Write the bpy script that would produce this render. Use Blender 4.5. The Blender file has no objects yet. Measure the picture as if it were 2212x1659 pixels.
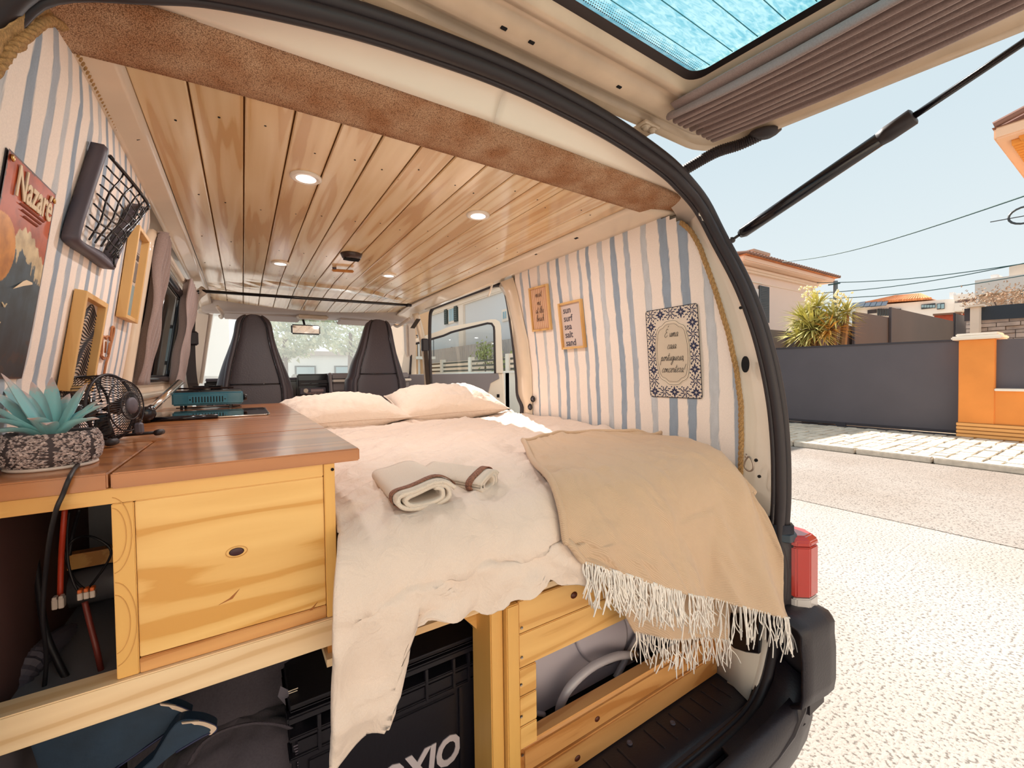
import bpy, bmesh, math, random
import numpy as np
from mathutils import Vector, Matrix, noise
random.seed(7)
scene = bpy.context.scene
COL = scene.collection
Z0 = 1.5            # eye height: the van is laid out from the eye, and lifted to the street level at the end

# ------------------------------------------------------------------ camera
FPX = 907.0; CX, CY = 1106.0, 829.5
_F = np.array([524-CX, 817-CY, FPX]); _F /= np.linalg.norm(_F)
_X = np.array([2520-CX, 790-CY, FPX]); _X = _X-_F*(_X@_F); _X /= np.linalg.norm(_X)
_Zc = np.cross(_F, _X)
if _Zc[1] > 0: _Zc = -_Zc
RW = np.array([_X, _F, _Zc])        # camera (x right, y down, z ahead) -> van axes (x right, y towards the cab, z up)
cam_d = bpy.data.cameras.new('camera'); cam = bpy.data.objects.new('camera', cam_d); COL.objects.link(cam)
cam_d.sensor_width = 36; cam_d.lens = FPX/2212*36; cam_d.clip_start = 0.02; cam_d.clip_end = 500
M = Matrix.Identity(4)
for i in range(3):
    M[i][0] = RW[i][0]; M[i][1] = -RW[i][1]; M[i][2] = -RW[i][2]
M[2][3] = Z0
cam.matrix_world = M
scene.camera = cam

# ------------------------------------------------------------------ world, sun, exposure
scene.view_settings.view_transform = 'Standard'
scene.view_settings.look = 'None'
scene.view_settings.exposure = 0.74
scene.view_settings.gamma = 1.0
scene.view_settings.use_curve_mapping = False
world = bpy.data.worlds.new('sky'); scene.world = world; world.use_nodes = True
nt = world.node_tree; nt.nodes.clear()
wo = nt.nodes.new('ShaderNodeOutputWorld'); bg = nt.nodes.new('ShaderNodeBackground')
tc = nt.nodes.new('ShaderNodeTexCoord'); sx = nt.nodes.new('ShaderNodeSeparateXYZ'); rp = nt.nodes.new('ShaderNodeValToRGB')
nt.links.new(tc.outputs['Generated'], sx.inputs[0]); nt.links.new(sx.outputs['Z'], rp.inputs[0])
nt.links.new(rp.outputs[0], bg.inputs[0]); nt.links.new(bg.outputs[0], wo.inputs[0])
e = rp.color_ramp.elements
e[0].position = 0.0; e[0].color = (0.90, 0.92, 0.90, 1)
e[1].position = 0.9; e[1].color = (0.60, 0.74, 0.82, 1)
m_ = e.new(0.12); m_.color = (0.80, 0.88, 0.90, 1)
m_ = e.new(0.4); m_.color = (0.68, 0.80, 0.86, 1)
bg.inputs[1].default_value = 0.61
sun_d = bpy.data.lights.new('sun', 'SUN'); sun = bpy.data.objects.new('sun', sun_d); COL.objects.link(sun)
sun_d.energy = 6.0; sun_d.angle = math.radians(0.6); sun_d.color = (1.0, 0.925, 0.84)
SUN = Vector((0.22, 0.72, 0.64)).normalized()
sun.rotation_euler = SUN.to_track_quat('Z', 'Y').to_euler()
sun.location = (3, 8, 9)

# ------------------------------------------------------------------ from a pixel to a point on a plane of the van
def P(px, py, x=None, y=None, z=None):
    d = RW @ np.array([px-CX, py-CY, FPX])
    ax, v = (0, x) if x is not None else (1, y) if y is not None else (2, z)
    return Vector(d*(v/d[ax]))
def WL(z): return -0.26 + 0.062*min(1, max(0, (z+0.0)/0.42))**0.9     # inner face of the left side, by height
def WR(z): return 1.155 - 0.05*min(1, max(0, (z+0.0)/0.45))**1.1 - 0.01*min(1, max(0, (z+.3)/.3))
def PL(px, py, off=0.0):
    x = -0.22
    for _ in range(8): x = WL(P(px, py, x=x)[2]) + off
    return P(px, py, x=x)
def PR(px, py, off=0.0):
    x = 1.12
    for _ in range(8): x = WR(P(px, py, x=x)[2]) - off
    return P(px, py, x=x)
def V(*a): return Vector(a)

# ------------------------------------------------------------------ materials
MATS = {}
def srgb(c):
    if isinstance(c, str):
        c = c.lstrip('#'); c = [int(c[i:i+2], 16)/255 for i in (0, 2, 4)]
    return tuple(((v/12.92) if v <= 0.04045 else ((v+0.055)/1.055)**2.4) for v in c[:3])+(1,)
def newmat(name):
    m = bpy.data.materials.new(name); m.use_nodes = True
    n = m.node_tree; b = n.nodes['Principled BSDF']
    return m, n, b
def N(nt, t, **kw):
    n = nt.nodes.new(t)
    for k, v in kw.items():
        if hasattr(n, k) and not k[0].isupper(): setattr(n, k, v)
        else: n.inputs[k].default_value = v
    return n
def objcoord(nt, scale=(1, 1, 1), rnd=True):
    tc = nt.nodes.new('ShaderNodeTexCoord'); mp = nt.nodes.new('ShaderNodeMapping')
    mp.inputs['Scale'].default_value = scale
    if rnd:
        oi = nt.nodes.new('ShaderNodeObjectInfo'); ml = nt.nodes.new('ShaderNodeVectorMath'); ml.operation = 'SCALE'
        ml.inputs[0].default_value = (7.3, 11.9, 5.1); nt.links.new(oi.outputs['Random'], ml.inputs['Scale'])
        ad = nt.nodes.new('ShaderNodeVectorMath'); ad.operation = 'ADD'
        nt.links.new(tc.outputs['Object'], ad.inputs[0]); nt.links.new(ml.outputs[0], ad.inputs[1])
        nt.links.new(ad.outputs[0], mp.inputs[0])
    else: nt.links.new(tc.outputs['Object'], mp.inputs[0])
    return mp.outputs[0]
def ramp(nt, fac, stops):
    r = nt.nodes.new('ShaderNodeValToRGB'); el = r.color_ramp.elements
    while len(el) > 1: el.remove(el[-1])
    el[0].position = stops[0][0]; el[0].color = srgb(stops[0][1])
    for p, c in stops[1:]:
        x = el.new(p); x.color = srgb(c)
    nt.links.new(fac, r.inputs[0]); return r.outputs[0]
def mat(name, col, rough=0.6, metal=0.0, spec=0.5, bump=0, bscale=60, var=0, vscale=8, alpha=1, coat=0, sheen=0, vary=None, trans=0, subs=0):
    if name in MATS: return MATS[name]
    m, nt, b = newmat(name)
    b.inputs['Base Color'].default_value = srgb(col); b.inputs['Roughness'].default_value = rough
    b.inputs['Metallic'].default_value = metal; b.inputs['Specular IOR Level'].default_value = spec
    b.inputs['Coat Weight'].default_value = coat; b.inputs['Sheen Weight'].default_value = sheen
    if alpha < 1: b.inputs['Alpha'].default_value = alpha
    if trans: b.inputs['Transmission Weight'].default_value = trans
    if var:
        v = objcoord(nt); n = N(nt, 'ShaderNodeTexNoise', Scale=vscale, Detail=4.0); nt.links.new(v, n.inputs['Vector'])
        c = srgb(col)
        lo = [max(0, x*(1-var)) for x in c[:3]]+[1]; hi = [min(1, x*(1+var)) for x in c[:3]]+[1]
        if vary: lo = srgb(vary)
        mx = nt.nodes.new('ShaderNodeMix'); mx.data_type = 'RGBA'
        rr = ramp(nt, n.outputs['Fac'], [(0.3, (0, 0, 0)), (0.7, (1, 1, 1))]); nt.links.new(rr, mx.inputs['Factor'])
        mx.inputs['A'].default_value = lo; mx.inputs['B'].default_value = hi
        nt.links.new(mx.outputs['Result'], b.inputs['Base Color'])
    if bump:
        v = objcoord(nt); n = N(nt, 'ShaderNodeTexNoise', Scale=bscale, Detail=3.0); nt.links.new(v, n.inputs['Vector'])
        bp = N(nt, 'ShaderNodeBump', Strength=min(1, bump), Distance=0.002); nt.links.new(n.outputs['Fac'], bp.inputs['Height'])
        nt.links.new(bp.outputs[0], b.inputs['Normal'])
    MATS[name] = m; return m
def wood(name, light, dark, axis='x', rough=0.45, ring=1.0, knot='#7a4a28', knots=1.0, coat=0.0, bands=9, kscale=5.5, st=.10, ns=6.0):
    """grain running along one axis, wavy rings, a few knots"""
    if name in MATS: return MATS[name]
    m, nt, b = newmat(name)
    s = {'x': (st, 1, 1), 'y': (1, st, 1), 'z': (1, 1, st)}[axis]
    v = objcoord(nt, s)
    n1 = N(nt, 'ShaderNodeTexNoise', Scale=ns, Detail=2.0); nt.links.new(v, n1.inputs['Vector'])
    # rings: contour bands of a smooth stretched noise
    mul = N(nt, 'ShaderNodeMath', operation='MULTIPLY'); mul.inputs[1].default_value = bands*ring; nt.links.new(n1.outputs['Fac'], mul.inputs[0])
    fr = N(nt, 'ShaderNodeMath', operation='PINGPONG'); fr.inputs[1].default_value = 1.0; nt.links.new(mul.outputs[0], fr.inputs[0])
    n2 = N(nt, 'ShaderNodeTexNoise', Scale=160.0, Detail=3.0); nt.links.new(v, n2.inputs['Vector'])
    ad = N(nt, 'ShaderNodeMath', operation='MULTIPLY_ADD'); ad.inputs[1].default_value = 0.35; nt.links.new(n2.outputs['Fac'], ad.inputs[0]); nt.links.new(fr.outputs[0], ad.inputs[2])
    c1 = srgb(light); c2 = srgb(dark)
    mid = [c1[i]*0.62+c2[i]*0.38 for i in range(3)]+[1]
    r = nt.nodes.new('ShaderNodeValToRGB'); el = r.color_ramp.elements
    el[0].position = 0.25; el[0].color = c1; el[1].position = 1.15 if False else 1.0; el[1].color = c2
    x = el.new(0.85); x.color = mid
    nt.links.new(ad.outputs[0], r.inputs[0])
    # knots
    s2 = {'x': (.45, 1, 1), 'y': (1, .45, 1), 'z': (1, 1, .45)}[axis]
    v2 = objcoord(nt, s2)
    vo = N(nt, 'ShaderNodeTexVoronoi', Scale=kscale); nt.links.new(v2, vo.inputs['Vector'])
    kn = nt.nodes.new('ShaderNodeMapRange'); kn.inputs['From Min'].default_value = 0.05*knots; kn.inputs['From Max'].default_value = 0.09*knots
    kn.inputs['To Min'].default_value = 1; kn.inputs['To Max'].default_value = 0; nt.links.new(vo.outputs['Distance'], kn.inputs['Value'])
    mx = nt.nodes.new('ShaderNodeMix'); mx.data_type = 'RGBA'; nt.links.new(kn.outputs[0], mx.inputs['Factor'])
    nt.links.new(r.outputs[0], mx.inputs['A']); mx.inputs['B'].default_value = srgb(knot)
    nt.links.new(mx.outputs['Result'], b.inputs['Base Color'])
    b.inputs['Roughness'].default_value = rough; b.inputs['Coat Weight'].default_value = coat; b.inputs['Coat Roughness'].default_value = 0.12
    bp = N(nt, 'ShaderNodeBump', Strength=0.25, Distance=0.001); nt.links.new(ad.outputs[0], bp.inputs['Height']); nt.links.new(bp.outputs[0], b.inputs['Normal'])
    MATS[name] = m; return m
def cloth(name, col, col2=None, scale=500, rough=0.9, strength=0.25, twill=False, crinkle=0.0):
    if name in MATS: return MATS[name]
    m, nt, b = newmat(name)
    v = objcoord(nt, rnd=False)
    w = N(nt, 'ShaderNodeTexWave', Scale=scale/10, Distortion=1.2, Detail=2.0); w.bands_direction = 'DIAGONAL' if twill else 'X'
    nt.links.new(v, w.inputs['Vector'])
    n = N(nt, 'ShaderNodeTexNoise', Scale=scale, Detail=2.0); nt.links.new(v, n.inputs['Vector'])
    n2 = N(nt, 'ShaderNodeTexNoise', Scale=9.0, Detail=3.0); nt.links.new(v, n2.inputs['Vector'])
    ad = N(nt, 'ShaderNodeMath', operation='ADD'); nt.links.new(n.outputs['Fac'], ad.inputs[0]); nt.links.new(w.outputs['Fac'] if twill else n.outputs['Fac'], ad.inputs[1])
    mx = nt.nodes.new('ShaderNodeMix'); mx.data_type = 'RGBA'
    mx.inputs['A'].default_value = srgb(col2 or col); mx.inputs['B'].default_value = srgb(col)
    hf = N(nt, 'ShaderNodeMath', operation='MULTIPLY'); hf.inputs[1].default_value = 0.5
    nt.links.new(ad.outputs[0], hf.inputs[0]); nt.links.new(hf.outputs[0], mx.inputs['Factor'])
    nt.links.new(mx.outputs['Result'], b.inputs['Base Color'])
    b.inputs['Roughness'].default_value = rough; b.inputs['Sheen Weight'].default_value = 0.2; b.inputs['Specular IOR Level'].default_value = 0.2
    bp = N(nt, 'ShaderNodeBump', Strength=strength, Distance=0.001); nt.links.new(ad.outputs[0], bp.inputs['Height'])
    last = bp
    if crinkle:
        n3 = N(nt, 'ShaderNodeTexNoise', Scale=22.0, Detail=5.0, Distortion=1.5); nt.links.new(v, n3.inputs['Vector'])
        b2 = N(nt, 'ShaderNodeBump', Strength=crinkle, Distance=0.02); nt.links.new(n3.outputs['Fac'], b2.inputs['Height']); nt.links.new(bp.outputs[0], b2.inputs['Normal']); last = b2
    nt.links.new(last.outputs[0], b.inputs['Normal'])
    MATS[name] = m; return m
def attr_mat(name, attr='Col', rough=0.8, grain=0.12, gs=220):
    if name in MATS: return MATS[name]
    m, nt, b = newmat(name)
    a = nt.nodes.new('ShaderNodeAttribute'); a.attribute_name = attr
    v = objcoord(nt, rnd=False); n = N(nt, 'ShaderNodeTexNoise', Scale=gs, Detail=3.0); nt.links.new(v, n.inputs['Vector'])
    mp = nt.nodes.new('ShaderNodeMapRange'); mp.inputs['To Min'].default_value = 1-grain; mp.inputs['To Max'].default_value = 1+grain
    mp.inputs['From Min'].default_value = .3; mp.inputs['From Max'].default_value = .7
    nt.links.new(n.outputs['Fac'], mp.inputs['Value'])
    sc = nt.nodes.new('ShaderNodeVectorMath'); sc.operation = 'SCALE'; nt.links.new(a.outputs['Color'], sc.inputs[0]); nt.links.new(mp.outputs[0], sc.inputs['Scale'])
    nt.links.new(sc.outputs[0], b.inputs['Base Color']); b.inputs['Roughness'].default_value = rough
    MATS[name] = m; return m
def glass(name, col='#ffffff', t=0.9, rough=0.05, gl=0.08):
    """thin pane: mostly see-through with a little gloss"""
    if name in MATS: return MATS[name]
    m = bpy.data.materials.new(name); m.use_nodes = True; nt = m.node_tree; nt.nodes.clear()
    o = nt.nodes.new('ShaderNodeOutputMaterial'); tr = nt.nodes.new('ShaderNodeBsdfTransparent'); g = nt.nodes.new('ShaderNodeBsdfGlossy')
    tr.inputs[0].default_value = tuple(x*t for x in srgb(col)[:3])+(1,); g.inputs['Roughness'].default_value = rough
    mx = nt.nodes.new('ShaderNodeMixShader'); mx.inputs[0].default_value = gl
    nt.links.new(tr.outputs[0], mx.inputs[1]); nt.links.new(g.outputs[0], mx.inputs[2]); nt.links.new(mx.outputs[0], o.inputs[0])
    MATS[name] = m; return m

# ------------------------------------------------------------------ mesh building
def link(name, me, m, parent=None, smooth=False):
    if m is not None:
        for x in (m if isinstance(m, (list, tuple)) else [m]): me.materials.append(x)
    if smooth:
        me.polygons.foreach_set('use_smooth', [True]*len(me.polygons))
    o = bpy.data.objects.new(name, me); COL.objects.link(o)
    if parent is not None: o.parent = parent
    return o
class MB:
    def __init__(s): s.v = []; s.f = []; s.mi = []; s.m = 0
    def add(s, vs, fs):
        b = len(s.v); s.v += [tuple(v) for v in vs]; s.f += [tuple(b+i for i in f) for f in fs]; s.mi += [s.m]*len(fs); return s
    def hexa(s, c8):          # 8 corners: bottom ring 4, top ring 4
        return s.add(c8, [(3, 2, 1, 0), (4, 5, 6, 7), (0, 1, 5, 4), (1, 2, 6, 5), (2, 3, 7, 6), (3, 0, 4, 7)])
    def box(s, x0, x1, y0, y1, z0, z1):
        return s.hexa([(x0, y0, z0), (x1, y0, z0), (x1, y1, z0), (x0, y1, z0), (x0, y0, z1), (x1, y0, z1), (x1, y1, z1), (x0, y1, z1)])
    def rbox(s, c, size, U, Vv, bev=0.0):      # oriented box, centre c, half along U,V,N
        U = Vector(U).normalized(); Vv = Vector(Vv).normalized(); W = U.cross(Vv).normalized(); c = Vector(c)
        a, b, d = [q/2 for q in size]
        return s.hexa([c-U*a-Vv*b-W*d, c+U*a-Vv*b-W*d, c+U*a+Vv*b-W*d, c-U*a+Vv*b-W*d, c-U*a-Vv*b+W*d, c+U*a-Vv*b+W*d, c+U*a+Vv*b+W*d, c-U*a+Vv*b+W*d])
    def tube(s, pts, r, n=8, caps=True, closed=False, flat=1.0):
        pts = [Vector(p) for p in pts]; k = len(pts)
        if k < 2: return s
        rs = r if isinstance(r, (list, tuple)) else [r]*k
        up = None; vs = []
        for i, p in enumerate(pts):
            if closed: t = pts[(i+1) % k]-pts[i-1]
            else: t = pts[min(i+1, k-1)]-pts[max(i-1, 0)]
            if t.length < 1e-9: t = Vector((0, 0, 1))
            t.normalize()
            if up is None:
                up = t.orthogonal().normalized()
            up = (up-t*up.dot(t))
            if up.length < 1e-6: up = t.orthogonal()
            up.normalize(); w = t.cross(up)
            for j in range(n):
                a = 2*math.pi*j/n
                vs.append(p+(up*math.cos(a)+w*math.sin(a)*flat)*rs[i])
        fs = []
        for i in range(k if closed else k-1):
            i2 = (i+1) % k
            for j in range(n):
                j2 = (j+1) % n
                fs.append((i*n+j, i*n+j2, i2*n+j2, i2*n+j))
        if caps and not closed:
            fs.append(tuple(range(n-1, -1, -1))); fs.append(tuple((k-1)*n+j for j in range(n)))
        return s.add(vs, fs)
    def lathe(s, prof, c=(0, 0, 0), axis=(0, 0, 1), n=24, squash=1):   # prof: (r, h)
        ax = Vector(axis).normalized(); u = ax.orthogonal().normalized(); w = ax.cross(u); c = Vector(c); vs = []
        for r, h in prof:
            for j in range(n):
                a = 2*math.pi*j/n; vs.append(c+ax*h+(u*math.cos(a)+w*math.sin(a)*squash)*max(r, 1e-5))
        fs = []
        for i in range(len(prof)-1):
            for j in range(n):
                j2 = (j+1) % n; fs.append((i*n+j, i*n+j2, (i+1)*n+j2, (i+1)*n+j))
        if prof[0][0] > 1e-4: fs.append(tuple(range(n-1, -1, -1)))
        if prof[-1][0] > 1e-4: fs.append(tuple((len(prof)-1)*n+j for j in range(n)))
        return s.add(vs, fs)
    def grid(s, rows, flip=False):      # rows: list of equal-length lists of points
        h = len(rows); w = len(rows[0]); vs = [p for r in rows for p in r]; fs = []
        for i in range(h-1):
            for j in range(w-1):
                a = (i*w+j, i*w+j+1, (i+1)*w+j+1, (i+1)*w+j); fs.append(a[::-1] if flip else a)
        return s.add(vs, fs)
    def poly(s, pts, n=None, th=0.0):   # flat polygon, extruded by th against n
        pts = [Vector(p) for p in pts]; k = len(pts)
        if not th: return s.add(pts, [tuple(range(k))])
        n = Vector(n).normalized()*th
        fs = [tuple(range(k)), tuple(2*k-1-i for i in range(k))]+[(i, i+k, (i+1) % k+k, (i+1) % k) for i in range(k)]
        return s.add(pts+[p-n for p in pts], fs)
    def mesh(s, name='m', bevel=0, seg=1, weld=False):
        me = bpy.data.meshes.new(name); me.from_pydata(s.v, [], s.f); me.update()
        if any(s.mi): me.polygons.foreach_set('material_index', s.mi)
        bm = bmesh.new(); bm.from_mesh(me)
        if weld: bmesh.ops.remove_doubles(bm, verts=bm.verts, dist=1e-5)
        bmesh.ops.recalc_face_normals(bm, faces=bm.faces)
        if bevel:
            es = [e for e in bm.edges if len(e.link_faces) == 2 and e.calc_face_angle(0) > 0.5]
            bmesh.ops.bevel(bm, geom=es, offset=bevel, segments=seg, affect='EDGES', clamp_overlap=True)
        bm.to_mesh(me); bm.free(); return me
    def obj(s, name, m, parent=None, smooth=False, bevel=0, seg=1, weld=False):
        return link(name, s.mesh(name, bevel, seg, weld), m, parent, smooth)
def thick(o, t, off=-1):
    md = o.modifiers.new('solid', 'SOLIDIFY'); md.thickness = t; md.offset = off; return o
def box(name, x0, x1, y0, y1, z0, z1, m, parent=None, bevel=0.0, seg=2):
    return MB().box(x0, x1, y0, y1, z0, z1).obj(name, m, parent, bevel=bevel, seg=seg)
def crom(pts, n=8, closed=False):
    pts = [Vector(p) for p in pts]; k = len(pts); out = []
    rng = range(k if closed else k-1)
    for i in rng:
        g = (lambda j: pts[j % k]) if closed else (lambda j: pts[min(max(j, 0), k-1)])
        p0, p1, p2, p3 = g(i-1), g(i), g(i+1), g(i+2)
        for q in range(n):
            t = q/n; out.append(0.5*((2*p1)+(-p0+p2)*t+(2*p0-5*p1+4*p2-p3)*t*t+(-p0+3*p1-3*p2+p3)*t**3))
    if not closed: out.append(pts[-1])
    return out
def resample(pts, n):
    pts = [Vector(p) for p in pts]; L = [0]
    for a, b in zip(pts, pts[1:]): L.append(L[-1]+(b-a).length)
    out = []; j = 0
    for i in range(n):
        s = L[-1]*i/(n-1)
        while j < len(L)-2 and L[j+1] < s: j += 1
        d = L[j+1]-L[j]; t = 0 if d < 1e-12 else (s-L[j])/d
        out.append(pts[j].lerp(pts[j+1], min(1, max(0, t))))
    return out
def loft(curves, n=40, m=6):
    """rows through equal curves; each curve resampled to n points, smooth across with m steps"""
    cs = [resample(c, n) for c in curves]; cols = [crom([c[i] for c in cs], m) for i in range(n)]
    return [[cols[i][k] for i in range(n)] for k in range(len(cols[0]))]
def bicubic(ctrl, nu, nv):
    rows = [resample_param(crom(r, nu), len(r), nu) for r in ctrl]
    cols = []
    for j in range(len(rows[0])): cols.append(crom([r[j] for r in rows], nv))
    return [[cols[j][i] for j in range(len(cols))] for i in range(len(cols[0]))]
def resample_param(p, k, n): return p

# ------------------------------------------------------------------ things
def tag(o, label=None, cat=None, group=None, kind=None):
    if label: o['label'] = label
    if cat: o['category'] = cat
    if group: o['group'] = group
    if kind: o['kind'] = kind
    return o
def thing(name, label, cat, group=None, base=(0, 0, 0)):
    o = bpy.data.objects.new(name, None); COL.objects.link(o); o.empty_display_size = 0.05
    o['base'] = list(base); return tag(o, label, cat, group)
def struct(o): o['kind'] = 'structure'; return o
def copy_tree(o, parent=None):
    c = o.copy(); COL.objects.link(c); c.parent = parent
    for ch in list(o.children): copy_tree(ch, c)
    return c
def frame3(a, b, c, d):
    """local frame from four corners TL, TR, BR, BL"""
    O = (a+b+c+d)/4; U = ((b-a)+(c-d))/2; W = ((a-d)+(b-c))/2
    w, h = U.length, W.length; U = U.normalized(); W = (W-U*W.dot(U)).normalized(); return O, U, W, U.cross(W), w, h
GLOW_E = 1.2; FILL_W = 1.3
# ------------------------------------------------------------------ writing
def font_mesh(name, txt, size, O, U, W, m, parent, depth=0.0004, align='CENTER', bold=0.0, shear=0.0, sx=1.0, spacing=1.0):
    cu = bpy.data.curves.new(name, 'FONT'); cu.body = txt; cu.size = size; cu.align_x = align; cu.align_y = 'CENTER'
    cu.extrude = depth; cu.offset = bold; cu.shear = shear; cu.space_character = spacing; cu.resolution_u = 3
    t = bpy.data.objects.new(name, cu); COL.objects.link(t)
    bpy.context.view_layer.update()
    me = bpy.data.meshes.new_from_object(t.evaluated_get(bpy.context.evaluated_depsgraph_get()))
    bpy.data.objects.remove(t); bpy.data.curves.remove(cu)
    U = Vector(U).normalized(); W = Vector(W).normalized(); Nn = U.cross(W)
    mt = Matrix.Identity(4)
    for i in range(3): mt[i][0] = U[i]*sx; mt[i][1] = W[i]; mt[i][2] = Nn[i]; mt[i][3] = O[i]
    me.transform(mt); me.materials.clear()
    return link(name, me, m, parent)
HAND = {
 'm': (1.0, [[(0, .9), (.08, .1), (.12, .5), (.28, .95), (.38, .8), (.38, .05), (.45, .6), (.62, .95), (.72, .7), (.72, .1), (.85, .05), (1.0, .2)]]),
 'e': (.62, [[(0, .35), (.3, .5), (.42, .8), (.25, 1), (.08, .7), (.1, .2), (.3, 0), (.62, .25)]]),
 't': (.55, [[(0, .2), (.2, .9), (.3, 1.8), (.2, .8), (.22, .1), (.35, 0), (.55, .2)], [(.0, 1.15), (.5, 1.3)]]),
 'a': (.72, [[(.5, .85), (.28, 1), (.05, .6), (.1, .1), (.3, .05), (.48, .6), (.52, .9), (.5, .2), (.6, .02), (.72, .2)]]),
 'h': (.75, [[(0, .2), (.25, 1.3), (.28, 1.95), (.15, 1.9), (.1, 1.0), (.08, 0), (.15, .6), (.35, .95), (.48, .7), (.48, .1), (.6, .02), (.75, .2)]]),
 'b': (.7, [[(0, .2), (.25, 1.3), (.28, 1.95), (.15, 1.9), (.1, 1.0), (.1, .1), (.3, 0), (.5, .3), (.45, .8), (.2, .8), (.4, .6), (.7, .6)]]),
 'c': (.58, [[(.45, .8), (.28, 1), (.06, .6), (.1, .1), (.3, 0), (.58, .25)]]),
 'u': (.75, [[(0, .9), (.05, .3), (.2, .02), (.38, .3), (.48, .95), (.48, .2), (.6, .02), (.75, .2)]]),
 's': (.55, [[(0, .1), (.25, .8), (.3, 1), (.25, .7), (.42, .3), (.25, 0), (.05, .1), (.3, .02), (.55, .2)]]),
 'p': (.7, [[(0, .9), (.08, .2), (.02, -1.0)], [(.05, .3), (.25, .95), (.45, .75), (.4, .15), (.15, .1), (.4, .0), (.7, .2)]]),
 'o': (.6, [[(.3, 1), (.08, .7), (.08, .2), (.28, 0), (.45, .4), (.35, .95), (.3, .75), (.6, .8)]]),
 'r': (.55, [[(0, .5), (.1, 1.05), (.15, .8), (.35, .85), (.3, .2), (.4, .0), (.55, .2)]]),
 'g': (.7, [[(.48, .85), (.25, 1), (.05, .6), (.12, .1), (.32, .1), (.5, .9), (.45, -.3), (.25, -1), (.05, -.7), (.3, -.2), (.7, .3)]]),
 'n': (.75, [[(0, .9), (.08, .1), (.14, .5), (.32, .95), (.46, .7), (.46, .1), (.58, .02), (.75, .2)]]),
 'z': (.6, [[(0, .8), (.2, 1), (.4, .9), (.1, .15), (.3, .1), (.6, .15)]]),
 'E': (1.0, [[(.75, 1.7), (.45, 1.95), (.2, 1.6), (.35, 1.15), (.6, 1.1), (.3, 1.0), (.05, .5), (.25, 0), (.6, .05), (.85, .4)], [(.5, 2.3), (.75, 2.7)]]),
 ',': (.3, [[(.1, .1), (.0, -.3)]]), '!': (.35, [[(.25, 1.9), (.12, .6)], [(.08, .1), (.09, .0)]]), ' ': (.5, []),
}
def hand_text(name, lines, O, U, W, size, m, parent, r=None, gap=2.6, slant=0.25, Nn=None, wide=1.0):
    U = Vector(U).normalized(); W = Vector(W).normalized(); Nn = U.cross(W); mb = MB(); r = r or size*0.055
    for li, ln in enumerate(lines):
        tot = sum(HAND[c][0] for c in ln)*wide
        x = -tot/2
        y = ((len(lines)-1)/2-li)*gap-0.4
        for c in ln:
            for st in HAND[c][1]:
                pts = crom([O+U*((x+p[0]*wide+slant*p[1])*size)+W*((y+p[1])*size)+Nn*0.0006 for p in st], 4)
                mb.tube(pts, r, 5)
            x += HAND[c][0]*wide
    return mb.obj(name, m, parent)

# ------------------------------------------------------------------ shared materials
m_white = mat('painted white metal', '#eadccb', 0.28, coat=0.5, var=0.05, vscale=3)
m_cream = mat('cream painted metal', '#e6d2ba', 0.3, coat=0.4, var=0.08, vscale=5, bump=0.15, bscale=40)
m_rubber = mat('black rubber', '#2b2326', 0.5, bump=0.2, bscale=30)
m_black = mat('black plastic', '#231c22', 0.45, bump=0.3, bscale=200)
m_blackg = mat('glossy black', '#17141a', 0.15)
m_hole = mat('dark hole', '#0d0a0c', 0.9)
m_grey = mat('grey trim plastic', '#8b8284', 0.6, bump=0.2, bscale=150)
m_dgrey = mat('dark grey plastic', '#57505a', 0.55)
m_lgrey = mat('light grey trim', '#b9aca6', 0.7)
m_seat = mat('dark seat vinyl', '#3c3238', 0.42, bump=0.35, bscale=120)
m_chrome = mat('chrome', '#d8d4cf', 0.18, metal=1.0)
m_steel = mat('dull steel', '#a89c92', 0.35, metal=1.0)
m_brass = mat('brass', '#c79a5a', 0.28, metal=1.0)
m_print = mat('dark print', '#2a262c', 0.7)
m_navy = mat('navy print', '#262b4d', 0.6)
m_paper = mat('cream paper', '#e9d9c4', 0.85)
m_rope = mat('jute rope', '#b58e5c', 0.95, var=0.3, vscale=300, bump=1, bscale=600)
m_carpet = None
def carpet_mat():
    m, nt, b = newmat('brown ribbed carpet')
    v = objcoord(nt, rnd=False)
    vo = N(nt, 'ShaderNodeTexVoronoi', Scale=560.0); nt.links.new(v, vo.inputs['Vector'])
    n = N(nt, 'ShaderNodeTexNoise', Scale=14.0, Detail=5.0); nt.links.new(v, n.inputs['Vector'])
    c1 = ramp(nt, vo.outputs['Distance'], [(0.05, '#efcfb0'), (0.4, '#d6b08e'), (0.8, '#9c7a62')])
    c2 = ramp(nt, n.outputs['Fac'], [(0.35, '#dfc6b4'), (0.65, '#ffffff')])
    mx = nt.nodes.new('ShaderNodeMix'); mx.data_type = 'RGBA'; mx.blend_type = 'MULTIPLY'; mx.inputs['Factor'].default_value = 1
    nt.links.new(c1, mx.inputs['A']); nt.links.new(c2, mx.inputs['B']); nt.links.new(mx.outputs['Result'], b.inputs['Base Color'])
    b.inputs['Roughness'].default_value = 0.95; b.inputs['Specular IOR Level'].default_value = 0.1
    bp = N(nt, 'ShaderNodeBump', Strength=0.9, Distance=0.002); bp.invert = True; nt.links.new(vo.outputs['Distance'], bp.inputs['Height']); nt.links.new(bp.outputs[0], b.inputs['Normal'])
    return m
m_carpet = carpet_mat()
w_ceil = wood('varnished pine along the van', '#efd3a8', '#d8ae7a', 'y', 0.25, knots=0.30, knot='#a8703f', coat=0.8, bands=11, kscale=9, st=.05, ns=13)
w_ceil2 = wood('darker varnished pine', '#ebca9a', '#cfa26c', 'y', 0.25, knots=0.4, knot='#a06a3a', coat=0.8, bands=9, kscale=9, st=.05, ns=13)
w_pine = wood('golden pine across', '#efbd72', '#d9a056', 'x', 0.45, knots=0.5, knot='#9a5c2c', bands=20)
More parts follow.
